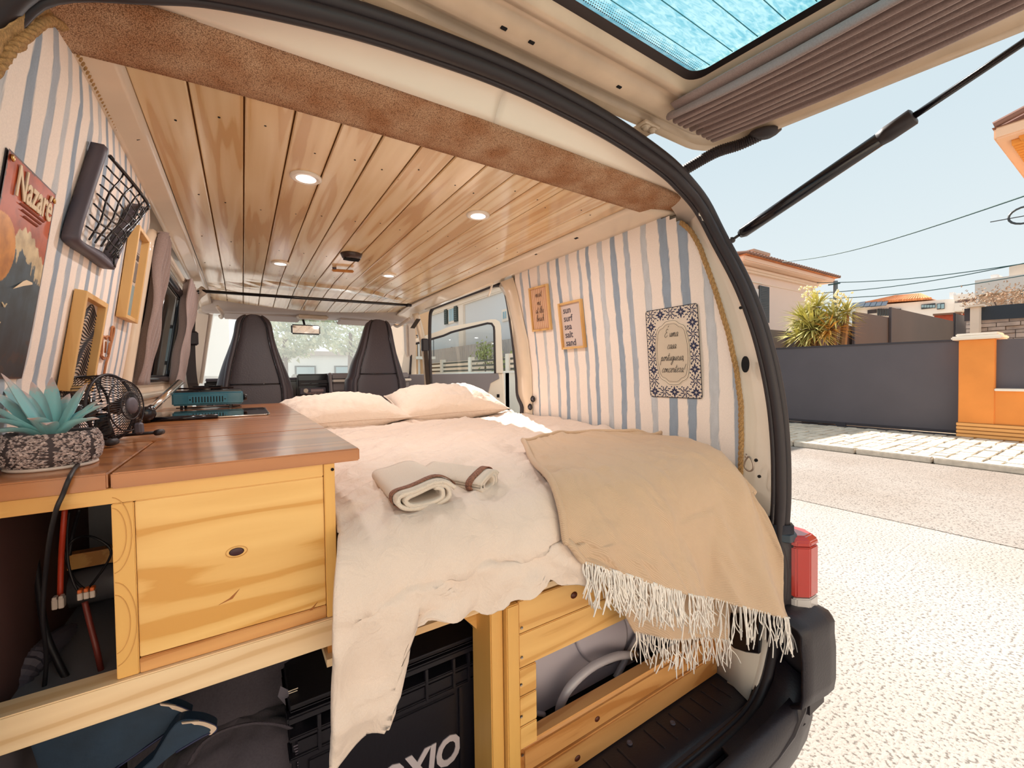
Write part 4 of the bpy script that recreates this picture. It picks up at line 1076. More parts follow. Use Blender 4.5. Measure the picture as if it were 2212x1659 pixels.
# conduit from roof to gate
def corr(pts, r, m, name, parent, pitch=.0055):
    pts = dense(crom(pts, 8), pitch/2); rs = [r*(1.0 if i % 2 else .84) for i in range(len(pts))]
    return MB().tube(pts, rs, 12).obj(name, m, parent)
c0 = P(1478, 368, y=.705); c1 = P(1545, 330, z=.575); c2 = V(1.10, .60, tz(.6, -.012)); c3 = V(1.112, .545, tz(.55, -.001))
corr([c0, c1, c2, c3], .0145, m_rubber, 'cable_conduit', tg)
MB().lathe([(.021, .004), (.023, 0), (.017, -.008), (.010, -.014), (.0, -.014)], (1.112, .548, tz(.548, 0)), (0, 0, 1), 20, squash=1.6).obj('grommet', m_rubber, tg, True)
# gas strut
A = P(1586, 515, x=1.185); B = P(1975, 250, x=1.16); Cc = P(2240, 72, x=1.15)
st = bpy.data.objects.new('gas_strut', None); COL.objects.link(st); st.parent = tg
d = (B-A).normalized(); C3 = B+(Cc-B).normalized()*.5
MB().tube([A+d*.018, A+d*.03, B-d*.055], [.010, .0150, .0150], 16).obj('cylinder', m_blackg, st, True)
MB().tube([B-d*.06, B-d*.045, B-d*.002, B], [.015, .0175, .0175, .014], 16).obj('collar', m_rubber, st, True)
MB().tube([B-d*.005, C3], .0065, 10).obj('piston_rod', m_blackg, st, True)
MB().tube([A-d*.01, A+d*.025], .004, 8).obj('end_stem', m_blackg, st)
MB().lathe([(0, -.009), (.007, -.007), (.009, 0), (.007, .007), (0, .009)], A-d*.008, (1, 0, 0), 14).obj('ball_joint', m_rubber, st, True)
# pleated curtain gathered on the right side of the gate: a thing of its own
cu = thing('tailgate_curtain', 'muted mauve pleated curtain bunched along the side of the raised tailgate window', 'curtain')
m_cur = cloth('mauve curtain', '#ae9a94', '#8f7c78', 420, .9, .3)
rows = []; n = 90
XC0, XC1 = .818, 1.018
NP = 9
for j in range(46):
    t = j/45; y = .612-t*.95
    row = []
    spread = 1-.10*min(1, max(0, (t-.1)/.6))
    depth = .026*(1-.3*t)
    for i in range(n+1):
        u = i/n; ph = u*NP*math.pi*2
        x = XC0+(XC1-XC0)*u*spread-.03*max(0, t-.25)+.004*math.sin(t*9+u*12)
        zz = tz(y, -.006-depth*(.5+.5*math.sin(ph))-.012*math.sin(math.pi*min(1, t*1.2)))
        x += .006*math.cos(ph)+ (.02*math.exp(-t*12))*0
        row.append(V(x, y-.01*math.cos(ph)*math.exp(-t*20), zz))
    rows.append(row)
o = MB().grid(rows).obj('pleated_cloth', m_cur, cu, True); thick(o, .0012, 0)
rail = [[V(.812+.02*q, y, tz(y, -.004 if q == 0 else -.014)) for q in range(2)] for y in frange(.60, -.3, .05)]
thick(MB().grid(rail).obj('curtain_hem', m_cur, cu, True), .003, 0)
MB().tube([V(.838, .61, tz(.61, -.010)), V(.835, .3, tz(.3, -.010)), V(.80, -.1, tz(-.1, -.008)), V(.79, -.3, tz(-.3, -.008))], .0018, 6).obj('curtain_wire', m_steel, cu, True)
# dark slits beside the curtain
for (y0, y1) in ((.50, .42), (.36, .33)):
    MB().poly([V(1.022, y0, tz(y0, -.0005)), V(1.028, y0-.005, tz(y0, -.0005)), V(1.018, y1, tz(y1, -.0005)), V(1.010, y1+.01, tz(y1, -.0005))], (0, 0, -1), .002).obj('panel_slit', m_hole, tg)

# ================================================================== CAB: pillars, windscreen, dashboard, seats
m_pill = mat('light pillar trim', '#cfbfb2', .6)
YW = 3.75
TL, TR, BR, BL = P(462, 683, y=3.55), P(872, 705, y=3.55), P(875, 822, y=3.95), P(438, 812, y=3.95)
def bar(name, a, b, w, h, m, parent=van, up=(0, 0, 1), bevel=.004):
    a = Vector(a); b = Vector(b); t = (b-a); L = t.length; t.normalize(); s = Vector(up).cross(t)
    if s.length < 1e-3: s = Vector((1, 0, 0)).cross(t)
    s.normalize()
    return MB().rbox((a+b)/2, (L, w, h), t, s).obj(name, m, parent, bevel=bevel, seg=2)
bar('a_pillar', TL+V(-.05, 0, .05), BL+V(-.05, 0, -.05), .10, .09, m_pill, up=(0, 1, 0), bevel=.02)
bar('a_pillar', TR+V(.05, 0, .05), BR+V(.06, 0, -.05), .09, .09, m_pill, up=(0, 1, 0), bevel=.02)
def hazy(name, k, col):  # translucent veil mixed into the glass to imitate overexposed haze
    m = bpy.data.materials.new(name); m.use_nodes = True; nt = m.node_tree; nt.nodes.clear()
    o = nt.nodes.new('ShaderNodeOutputMaterial'); tr = nt.nodes.new('ShaderNodeBsdfTransparent'); df = nt.nodes.new('ShaderNodeBsdfTranslucent'); g = nt.nodes.new('ShaderNodeBsdfGlossy')
    df.inputs[0].default_value = srgb(col); g.inputs['Roughness'].default_value = .05
    a = nt.nodes.new('ShaderNodeMixShader'); a.inputs[0].default_value = k; nt.links.new(tr.outputs[0], a.inputs[1]); nt.links.new(df.outputs[0], a.inputs[2])
    b = nt.nodes.new('ShaderNodeMixShader'); b.inputs[0].default_value = .04; nt.links.new(a.outputs[0], b.inputs[1]); nt.links.new(g.outputs[0], b.inputs[2]); nt.links.new(b.outputs[0], o.inputs[0]); return m
MB().grid([[TL, TR], [BL, BR]]).obj('windscreen', hazy('dusty windscreen', .10, '#f4fbfa'), van)
# header above windscreen
yb_ = 3.16
rows = [[V(x, 3.12, ceil_z(x, 3.1)+.004) for x in frange(-.2, 1.15, .15)], [V(x, 3.2, .44-.02*((x-.475)/.6)**2) for x in frange(-.2, 1.15, .15)],
        [V(x, 3.5, TL.z+(TR.z-TL.z)*(x-TL.x)/(TR.x-TL.x)+.012) for x in frange(-.2, 1.15, .15)], [V(x, 3.56, TL.z+(TR.z-TL.z)*(x-TL.x)/(TR.x-TL.x)+.03) for x in frange(-.2, 1.15, .15)]]
thick(MB().grid(rows).obj('windscreen_header', m_lgrey, van, True), .01)
rows = [[V(x, 3.4, .62) for x in frange(-.25, 1.25, .3)], [V(x, 3.56, .48) for x in frange(-.25, 1.25, .3)]]
thick(MB().grid(rows).obj('roof_front', m_white, van, True), .01)
# sun visors and clutter
for (x0, x1, nm) in ((-.1, .36, 'sun_visor'), (.62, 1.05, 'sun_visor')):
    a = V(x0, 3.35, .425); MB().rbox(((x0+x1)/2, 3.40, .425), (x1-x0, .16, .018), (1, 0, 0), (0, 1, -.15)).obj(nm, m_lgrey, van, bevel=.008, seg=3)
MB().rbox((.43, 3.3, .428), (.2, .1, .03), (1, 0, 0), (0, 1, 0)).obj('cab_lamp', mat('beige lamp base', '#cdb9a4', .5), van, bevel=.01, seg=3)
for s in (-1, 1):
    hx = -.11 if s < 0 else .99
    MB().tube(crom([V(hx, 2.86, .40), V(hx+s*-.02, 2.95, .375), V(hx-s*.01, 3.1, .37), V(hx, 3.2, .39)], 5), .010, 8).obj('grab_handle', m_pill, van, True)
# B pillars, belts, window rails
MB().tube(crom([V(-.155, 2.62, .445), V(-.2, 2.66, .38), V(-.225, 2.7, .15), V(-.24, 2.72, -.12), V(-.24, 2.72, -.5)], 5), [.03]*21, 12, flat=.6).obj('b_pillar', m_pill, van, True)
MB().tube(crom([V(1.06, 2.93, .45), V(1.10, 2.93, .3), V(1.135, 2.93, .1), V(1.15, 2.93, -.3)], 5), [.032]*16, 12, flat=.7).obj('b_pillar', m_cream, van, True)
def belt(name, pts, w, label):
    pts = crom(pts, 5); mb = MB()
    L = [[p-V(0, w/2, 0)*.4-V(w/2, 0, 0)*.9, p+V(0, w/2, 0)*.4+V(w/2, 0, 0)*.9] for p in pts]
    return thick(mb.grid(L).obj(name, m_blackg, van), .002, 0)
bl = belt('seat_belt', [V(-.205, 2.60, .37), V(-.215, 2.61, .2), V(-.21, 2.62, -.02), V(-.17, 2.6, -.15)], .045, '')
belt('seat_belt', [V(1.05, 2.84, .40), V(1.0, 2.83, .33)], .04, '')
belt('seat_belt', [V(1.105, 2.86, .20), V(1.115, 2.86, 0), V(1.13, 2.86, -.2)], .04, '')
MB().rbox((-.205, 2.6, .20), (.05, .03, .07), (1, 0, 0), (0, 1, 0)).obj('belt_anchor', m_black, van, bevel=.008)
MB().rbox((1.10, 2.86, .22), (.05, .03, .09), (1, 0, 0), (0, 1, 0)).obj('belt_anchor', m_black, van, bevel=.008)
bar('belt_cover', V(-.225, 2.58, .32), V(-.235, 2.58, .13), .045, .03, m_black)
MB().lathe([(.035, 0), (.035, .06)], (1.115, 2.84, -.16), (1, 0, 0), 16).obj('belt_reel', m_blackg, van)
# sliding door opening: rubber seal frame and rail
door_open = [V(1.135, 1.70, -.24), V(1.135, 1.68, -.16), V(1.138, 1.72, -.10), V(1.14, 1.73, .0), V(1.14, 1.755, .15), V(1.14, 1.80, .35), V(1.14, 1.84, .44), V(1.14, 1.92, .475), V(1.14, 2.1, .478), V(1.14, 2.7, .475), V(1.14, 2.82, .462), V(1.142, 2.86, .40), V(1.145, 2.88, .2), V(1.148, 2.88, -.1), V(1.15, 2.88, -.3)]
MB().tube(crom(door_open, 6), .012, 8).obj('door_seal', m_rubber, van, True)
o = MB().tube([V(1.09, 1.86, .478), V(1.09, 2.8, .470)], .011, 8).obj('door_rail', m_cream, van, True)
MB().tube([V(1.11, 1.9, .487), V(1.12, 1.95, .44), V(1.125, 1.98, .425)], .006, 6).obj('door_stop', m_white, van, True)
# pillar between wallpaper and door opening
rows = []
for (z, ya, yb2) in ((-.30, 1.62, 1.69), (-.2, 1.615, 1.675), (-.14, 1.612, 1.68), (-.09, 1.61, 1.715), (.0, 1.608, 1.725), (.15, 1.61, 1.75), (.3, 1.64, 1.785), (.4, 1.66, 1.82), (.46, 1.68, 1.88)):
    rows.append([V(WR(z)-.002, ya, z), V(WR(z)-.006, (ya+yb2)/2, z), V(1.138, yb2, z)])
thick(MB().grid(rows).obj('c_pillar', m_cream, van, True), .005)
# 12 V sockets on the pillar
for (px, py) in ((1152, 862), (1146, 879)):
    c = P(px, py, x=1.14); q = bpy.data.objects.new('power_socket', None); COL.objects.link(q); q.parent = van
    MB().lathe([(.015, 0), (.016, -.004), (.012, -.008), (.009, -.006), (.009, -.003), (0, -.003)], c, (1, 0, 0), 18).obj('bezel', m_blackg, q, True)
    MB().lathe([(.008, -.004), (.004, -.007), (0, -.007)], c, (1, 0, 0), 12).obj('contact', m_dgrey, q)
for z in (.12, .2, .26, .06): MB().lathe([(.012, 0), (.009, -.003), (0, -.002)], (1.137, 1.69+z*.2, z), (1, 0, 0), 14, squash=2).obj('pressed_dimple', m_cream, van, True)
# dashboard
def dashp(name, x0, x1, y0, y1, z0, z1, m, par, bev=.01): return box(name, x0, x1, y0, y1, z0, z1, m, par, bevel=bev, seg=3)
ds = bpy.data.objects.new('dashboard', None); COL.objects.link(ds); ds.parent = van
dashp('dash_top', -.22, 1.22, 3.5, 3.98, -.02, .0, m_dgrey, ds)
dashp('dash_body', -.22, .42, 3.52, 3.9, -.4, -.02, m_blackg, ds)
cA = P(641, 808, y=3.48); cB = P(712, 880, y=3.48)
dashp('centre_console', cA.x, cB.x, 3.48, 3.9, -.45, cA.z, m_blackg, ds)
for (p0, p1, mm, nm) in (((645, 822), (706, 833), m_black, 'air_vent'), ((648, 838), (703, 850), m_dgrey, 'radio'), ((648, 853), (706, 866), m_black, 'tray'), ((646, 868), (706, 880), m_black, 'ashtray')):
    a = P(*p0, y=3.47); b = P(*p1, y=3.47); dashp(nm, a.x, b.x, 3.455, 3.5, b.z, a.z, mm, ds, .003)
a = P(661, 844, y=3.45); MB().lathe([(.016, 0), (.014, -.012), (0, -.012)], a, (0, -1, 0), 14).obj('radio_knob', m_steel, ds)
a = P(672, 841, y=3.45); b = P(699, 846, y=3.45); box('radio_display', a.x, b.x, 3.448, 3.456, b.z, a.z, mat('radio display', '#9a7f80', .3), ds)
for k in range(6): 
    a = P(664+k*6, 849, y=3.452); box('radio_button', a.x-.008, a.x+.008, 3.446, 3.456, a.z-.004, a.z+.002, mat('radio button', '#b58f88', .4), ds)
a = P(678, 850+9, y=3.45); box('tray_badge', a.x, a.x+.05, 3.446, 3.456, a.z-.01, a.z+.004, m_steel, ds)
for k in range(3):
    a = P(650+k*19, 826, y=3.45); box('vent_slat', a.x, a.x+.07, 3.445, 3.456, a.z-.012, a.z-.006, m_blackg, ds)
bar('console_edge', P(712, 806, y=3.46), P(717, 868, y=3.42), .02, .03, m_grey, ds)
a = P(716, 806, y=3.5); b = P(900, 822, y=3.5)
dashp('glovebox_top', a.x, 1.2, 3.5, 3.9, P(730, 820, y=3.5).z, P(730, 806, y=3.5).z, m_grey, ds)
dashp('parcel_shelf', a.x, 1.2, 3.44, 3.6, P(730, 825, y=3.5).z, P(730, 820, y=3.5).z, mat('pale shelf edge', '#e8dccf', .3), ds, .004)
dashp('glovebox', a.x, 1.2, 3.5, 3.9, P(730, 845, y=3.5).z, P(730, 826, y=3.5).z, m_grey, ds)
dashp('glovebox_lower', a.x+.02, 1.2, 3.49, 3.9, -.5, P(730, 847, y=3.5).z, m_dgrey, ds)
# the cab mirror
mr = thing('rear_view_mirror', 'small rear-view mirror hanging from the top of the windscreen', 'mirror')
a, b = P(628, 700, y=3.3), P(692, 724, y=3.3)
MB().rbox((a+b)/2, ((b-a).x, abs((b-a).z), .022), (1, 0, 0), (0, 0, 1)).obj('housing', m_blackg, mr, bevel=.009, seg=3)
MB().rbox((a+b)/2+V(0, -.0118, 0), ((b-a).x*.9, abs((b-a).z)*.78, .002), (1, 0, 0), (0, 0, 1)).obj('mirror_glass', mat('mirror', '#b8b0ac', .04, metal=1), mr, bevel=.0008)
cc = (a+b)/2; MB().tube(crom([cc+V(.0, .01, .0), cc+V(-.01, .04, .07), cc+V(-.02, .06, .11)], 4), .008, 8).obj('stalk', m_blackg, mr, True)
MB().rbox(cc+V(-.025, .06, .115), (.05, .04, .015), (1, 0, 0), (0, 1, 0)).obj('mount', m_blackg, mr, bevel=.004)
# cross bar behind the seats
A = P(438, 629, y=2.62); B = P(880, 659, y=2.62)
A.z -= 0; cb = thing('cross_bar', 'thin black bar across the van behind the front seats', 'bar')
mid = (A+B)/2
MB().tube([A, mid, B], .0085, 10).obj('tube', m_blackg, cb, True)
MB().tube(crom([A, A+V(-.03, -.01, -.02), A+V(-.045, -.02, -.09), P(404, 700, y=2.58), P(397, 790, y=2.58)], 5), .010, 8).obj('left_leg', m_blackg, cb, True)
MB().rbox(B+V(.01, 0, .0), (.03, .03, .02), (1, 0, 0), (0, 1, 0)).obj('end_cap', m_blackg, cb, bevel=.004)
# the two cab seats (high one-piece backs)
def seat(name, label, outline, y0, y1):
    """outline: list of (py, pxL, pxR) from the top down, on plane y0"""
    t = thing(name, label, 'seat', 'front seats')
    lv = []
    for py, l, r in outline:
        a, b = P(l, py, y=y0), P(r, py, y=y0); lv.append((a.z*.5+b.z*.5, (a.x+b.x)/2, (b.x-a.x)/2))
    lv.append((-.55, lv[-1][1], lv[-1][2]*1.02))
    zs = [q[0] for q in lv]; cm = crom([V(*q) for q in lv], 5)
    cm = [q for q in cm]
    top = cm[0]; rows = []; nseg = 28
    for q in cm:
        z, cx, hw = q; row = []
        th = .055+.03*min(1, (top.x-z)/.3)
        lean = (z+.2)*.16
        for j in range(nseg):
            a = 2*math.pi*j/nseg; ca, sa = math.cos(a), math.sin(a)
            x = cx+(hw-.004)*math.copysign(abs(ca)**.65, ca); y = y0+th+lean+th*math.copysign(abs(sa)**.7, sa)*(1 if sa > 0 else .8+.15*abs(ca))
            row.append(V(x, y, z))
        rows.append(row+[row[0]])
    z, cx, hw = cm[0]
    capr = [V(cx, y0+.055+(z+.2)*.16, z+.004)]*(nseg+1)
    o = MB().grid([capr]+rows).obj('backrest', m_seat, t, True)
    # side bolsters with welts
    for s in (-1, 1):
        pts = []
        for q in cm[6:]:
            z, cx, hw = q; lean = (z+.2)*.16; th = .055+.03*min(1, (top.x-z)/.3)
            pts.append(V(cx+s*hw*.66, y0+th+lean-th*.86, z))
        MB().tube(pts, .0035, 6).obj('welt', m_blackg, t, True)
        pts2 = [p+V(s*.010*min(1, i/6), .016, 0) for i, p in enumerate(pts)]
        MB().tube(pts2, [.010+.008*min(1, i/8) for i in range(len(pts2))], 8, flat=1.3).obj('bolster', m_seat, t, True)
    zc = lv[-2][0]+.1
    hw = lv[-2][2]; cx = lv[-2][1]
    MB().tube([V(cx-hw*.62, y0+(zc+.2)*.16-.0005+.012, zc), V(cx, y0+(zc+.2)*.16+.004, zc), V(cx+hw*.62, y0+(zc+.2)*.16+.012, zc)], .003, 6).obj('seam', m_blackg, t, True)
    MB().rbox((cx, y0+.3, -.62), (hw*1.9, .5, .14), (1, 0, 0), (0, 1, 0)).obj('seat_cushion', m_seat, t, bevel=.04, seg=3)
    for s in (-1, 1): MB().rbox((cx+s*hw*.6, y0+.3, -.78), (.04, .5, .19), (1, 0, 0), (0, 1, 0)).obj('seat_runner', m_blackg, t)
    return t
seat('cab_seat', 'dark vinyl cab seat on the left, behind the stove', [(674, 538, 558), (677, 526, 571), (684, 515, 580), (698, 506, 590), (728, 498, 598), (756, 488, 607), (784, 477, 618), (812, 468, 629), (840, 461, 637), (868, 457, 640)], 2.78, 3)
seat('cab_seat', 'dark vinyl cab seat on the right, behind the pillows', [(686, 818, 834), (689, 809, 847), (698, 800, 855), (728, 790, 861), (756, 780, 868), (784, 767, 876), (812, 758, 883), (840, 750, 888)], 2.78, 3)
for o in list(bpy.data.objects):
    pass

# left window: frame, tinted pane, curtains
wn = bpy.data.objects.new('window_1', None); COL.objects.link(wn); struct(wn)
w4 = [PL(341, 604), PL(380, 646), PL(331, 826), PL(279, 829)]
W0y, W1y = 1.56, 1.98; Wz0, Wz1 = .0, .335
def wl_pt(y, z, off=0): return V(WL(z)+off, y, z)
fr = [wl_pt(W0y, Wz0, .004), wl_pt(W1y, Wz0, .004), wl_pt(W1y+.06, Wz1, .004), wl_pt(W0y+.06, Wz1, .004)]
W0y, W1y = 1.50, 2.25
corners = [(W0y, .0), (W1y, .0), (W1y, .335), (W0y, .335)]
def wl_loop(inset, off, n=10):
    r = .04; y0, y1, z0, z1 = W0y+inset, W1y-inset, .0+inset, .345-inset; pts = []
    for cy, cz, a0 in ((y1-r, z1-r, 0), (y0+r, z1-r, 90), (y0+r, z0+r, 180), (y1-r, z0+r, 270)):
        for k in range(6): a = math.radians(a0+90*k/5); y = cy+r*math.cos(a); z = cz+r*math.sin(a); pts.append(wl_pt(y, z, off))
    return pts
MB().tube(wl_loop(0, .0), .016, 8, closed=True).obj('window_frame', m_blackg, wn, True)
MB().poly(wl_loop(.01, -.012)).obj('window_glass', glass('tinted side glass', '#9a9694', .75, .03, .12), wn)
MB().tube([wl_pt(1.85, .01, -.006), wl_pt(1.85, .34, -.006)], .008, 8).obj('window_post', m_blackg, wn, True)
MB().tube(wl_loop(-.05, .006)[0:24], .012, 8, closed=True).obj('window_trim', m_cream, wn, True)
def side_curtain(name, label, y0, y1, z0, z1, folds, tie=None, ph=0):
    t = thing(name, label, 'curtain', 'curtains of the left window'); rows = []
    nz, ny = 26, folds*8
    for k in range(nz+1):
        z = z0+(z1-z0)*k/nz; u = k/nz; w = 1.0
        if tie is not None: w = 1-.25*math.exp(-((u-tie)/.3)**2)
        yc = (y0+y1)/2; row = []
        for i in range(ny+1):
            q = i/ny; a = q*folds*2*math.pi+ph
            y = yc+(q-.5)*(y1-y0)*w; row.append(V(WL(z)+.024+.015*math.sin(a+.5*math.sin(u*5+q*9))+.003*math.sin(u*14+q*4), y, z))
        rows.append(row)
    thick(MB().grid(rows).obj('curtain_cloth', m_cur, t, True), .0012, 0)
    MB().tube([V(WL(z1)+.02, y0-.01, z1-.006), V(WL(z1)+.02, y1+.01, z1-.006)], .0022, 6).obj('heading_wire', m_steel, t)
    return t
side_curtain('window_curtain', 'mauve curtain at the near end of the left side window', 1.47, 1.60, -.015, .40, 4, None)
side_curtain('window_curtain', 'mauve curtain at the far end of the left side window', 2.10, 2.48, -.02, .40, 6, .45, 1)
# ================================================================== open passenger door (part of the van)
pd = bpy.data.objects.new('passenger_door', None); COL.objects.link(pd); pd.parent = van
H = V(1.22, 3.78, 0); ang = math.radians(55); dD = V(math.sin(ang), -math.cos(ang), 0); dn = V(-math.cos(ang), -math.sin(ang), 0)  # dn: inner face, towards the eye
def D(s, z, o=0): return H+dD*s+V(0, 0, z)+dn*o
def pdoor(px, py):     # pixel on the door plane -> (s, z)
    d = Vector(RW @ np.array([px-CX, py-CY, FPX])); nn = Vector((-dn.x, -dn.y, 0))
    t = H.dot(nn)/d.dot(nn); q = d*t; return ((q-H).dot(dD), q.z)
free = pdoor(1083, 760)[0]
zt_ = pdoor(1068, 690)[1]; zw = pdoor(1066, 806)[1]; s_gl = pdoor(1068, 720)[0]; ztg = pdoor(1062, 700)[1]
s_fw = pdoor(944, 730)[0]
top_l = pdoor(944, 716)[1]
outer = [(-.0, zw), (.06, top_l-.09), (s_fw+.02, top_l), (s_fw+.1, top_l+.035), (free-.08, zt_), (free-.02, zt_-.005), (free-.0, zt_-.05), (free+.015, zw)]
inner_o = [(.09, zw), (.11, top_l-.12), (s_fw+.07, top_l-.04), (s_fw+.14, top_l-.01), (s_gl-.06, ztg+.005), (s_gl-.015, ztg-.0), (s_gl, ztg-.035), (s_gl+.003, zw)]
A = resample([D(s, z) for s, z in outer], 40); B = resample([D(s, z) for s, z in inner_o], 40)
thick(MB().grid([A, B]).obj('window_surround', m_white, pd), .04, 0)
rb = MB().tube([p+dn*.02 for p in B], .010, 8).obj('glass_channel', m_rubber, pd, True)
MB().poly([D(s, z) for s, z in inner_o]).obj('door_glass', glass('door glass', '#f8fdfd', .97, .02, .05), pd)
zbot = -.95
MB().poly([D(0, zw, -.0), D(free+.015, zw, -.0), D(free+.03, -.3, -.0), D(free, zbot), D(.05, zbot)], dn, .06).obj('door_skin', m_white, pd, bevel=.01)
lining = [(.07, zw-.003), (free-.03, zw), (free-.02, zw-.05), (free-.10, zw-.09), (free-.13, zw-.2), (free-.12, -.75), (.05, -.75)]
MB().poly([D(s, z, .02) for s, z in lining], dn, .02).obj('door_lining', m_grey, pd, bevel=.005)
MB().poly([D(s, z, .05) for s, z in ((.12, zw-.22), (free-.18, zw-.19), (free-.17, zw-.36), (.14, zw-.36))], dn, .03).obj('armrest', m_dgrey, pd, bevel=.01, seg=3)
MB().poly([D(s, z, .035) for s, z in ((free-.045, zw-.19), (free-.02, zw-.19), (free-.02, zw-.22), (free-.045, zw-.22))], dn, .005).obj('door_latch', m_hole, pd)

# ================================================================== what stands ahead of and beside the cab
m_gwall = mat('pale blue-grey render', '#d9dde0', .95)
hs = thing('house', 'pale grey house with dark shutters seen through the open side door', 'building')
XH = 9.0
def HX(px, py): return P(px, py, x=XH)
zr = HX(1040, 632).z; yN = 10.2
box('walls', XH, XH+8, yN, 30, GZ, 3.35, m_gwall, hs)
box('cornice', XH-.15, XH+8, yN-.15, 30, 3.35, 3.6, m_cap, hs, bevel=.05)
box('eave', XH-.5, XH+8.2, yN-.5, 30, 3.6, 3.75, m_cap, hs, bevel=.03)
rm = MB(); rm.add([(XH-.55, yN-.55, 3.75), (XH-.55, 30, 3.75), (XH+4, 30, 5.4), (XH+4, yN+4, 5.4), (XH+8.3, yN-.55, 3.75), (XH+8.3, 30, 3.75)], [(0, 1, 2, 3), (0, 3, 4), (3, 2, 5, 4), (0, 4, 5, 1)])
rm.obj('roof', m_tile, hs)
def hwin(px0, py0, px1, py1, sh=True):
    a, b = HX(px0, py0), HX(px1, py1); y0, y1 = sorted((a.y, b.y)); z0, z1 = sorted((a.z, b.z))
    f = box('window', XH-.06, XH+.05, y0-.06, y1+.06, z0-.06, z1+.06, m_cap, hs, bevel=.01)
    box('pane', XH-.08, XH-.05, y0+.05, (y0+y1)/2-.03, z0+.05, z1-.05, m_pane, f); box('pane', XH-.08, XH-.05, (y0+y1)/2+.03, y1-.05, z0+.05, z1-.05, m_pane, f)
    if sh:
        w = (y1-y0)*.55
        for s0, s1 in ((y0-w-.06, y0-.06), (y1+.06, y1+w+.06)):
            s = box('shutter', XH-.12, XH-.06, s0, s1, z0-.05, z1+.05, mat('green black shutter', '#37423f', .6), hs)
            for q in range(8): zz = z0+(z1-z0)*(q+.15)/8; box('slat', XH-.14, XH-.115, s0+.04, s1-.04, zz, zz+(z1-z0)/8*.7, mat('green black slat', '#4a5552', .6), s)
hwin(971, 664, 984, 694); hwin(1088, 672, 1098, 690, False)
yc0 = HX(1000, 690).y; box('corner_pilaster', XH-.12, XH, yc0-.25, yc0+.25, GZ, 3.35, m_cap, hs)
# cornice sits above
# slatted grey fence on a low cream wall, plants behind
lw = thing('garden_wall', 'low cream garden wall with grey slat fence seen through the side door', 'wall')
XW = 6.6
wz = P(1100, 765, x=XW).z; y0_, y1_ = P(1135, 800, x=XW).y-1.5, P(925, 800, x=XW).y+6
box('wall_base', XW, XW+.2, y0_, y1_, GZ, wz-.55, mat('cream render', '#ece0d0', .95), lw)
box('wall_cap', XW-.05, XW+.25, y0_, y1_, wz-.55, wz-.49, m_cap, lw)
box('step', XW-.5, XW, y0_, y1_, GZ, GZ+.18, mat('pale step', '#e6dccf', .9), lw, bevel=.01)
yy = y0_
pk = MB()
for k in range(3): 
    z = wz-.46+k*.15
    for q in range(6):
        a = y0_+(y1_-y0_)*q/6; box('fence_slat', XW+.05, XW+.09, a, a+(y1_-y0_)/6-.03, z, z+.06, mat('brown grey slat', '#5d5a50', .8), lw)
for q in range(7): a = y0_+(y1_-y0_)*q/6; box('post', XW+.0, XW+.16, a-.1, a+.1, GZ, wz+.02, mat('cream render', '#ece0d0', .95), lw)
fz0, fz1 = P(1100, 760, x=8.2).z, P(1100, 732, x=8.2).z
f3 = thing('screen_fence', 'grey vertical slat screen in front of the pale grey house', 'fence')
ff = MB(); 
for k in range(150):
    y = 9.3+k*.1; ff.box(8.2, 8.23, y, y+.07, fz0-.2, fz1+.0)
tag(ff.obj('slats', mat('grey slat', '#b8b3b0', .8), f3), kind='stuff')
box('rail', 8.24, 8.28, 9.3, 24, fz0-.1, fz0-.05, m_gate2, f3); box('rail', 8.24, 8.28, 9.3, 24, fz1-.1, fz1-.05, m_gate2, f3)
for k in range(6): box('fence_post', 8.22, 8.3, 9.3+k*2.9, 9.38+k*2.9, GZ, fz1+.02, m_gate2, f3)
box('wall_base', 8.1, 8.3, 9.3, 24, GZ, fz0-.2, mat('cream render', '#ece0d0', .95), f3)
def bush(name, label, c, r, m, n=500, cat='shrub', s=.07):
    t = thing(name, label, cat); mb = MB()
    for k in range(n):
        q = c+V(random.gauss(0, r[0]), random.gauss(0, r[1]), random.gauss(0, r[2]))
        mb.add([q, q+V(random.uniform(-s, s), s, random.uniform(-s, s)), q+V(random.uniform(-s, s), random.uniform(-s, s), s), q+V(s*.5, s*.4, s*1.2)], [(0, 1, 3, 2)])
    tag(mb.obj('foliage', m, t), kind='stuff')
    MB().tube([V(c.x, c.y, GZ), c], [.05, .02], 6).obj('stem', m_brn, t); return t
m_gr = mat('pale leaf', '#9aa36a', .8, var=.3, vscale=3); m_gr2 = mat('dull tree leaf', '#b4bda8', .8, var=.3, vscale=1)
for (px, py, lab) in ((1048, 765, 'sunlit shrub behind the open passenger door glass'), (1088, 800, 'small leafy shrub behind the brown grey slats beside the side door')):
    bush('shrub', lab, P(px, py, x=7.5), (.10, .3, .2), m_gr, 300)
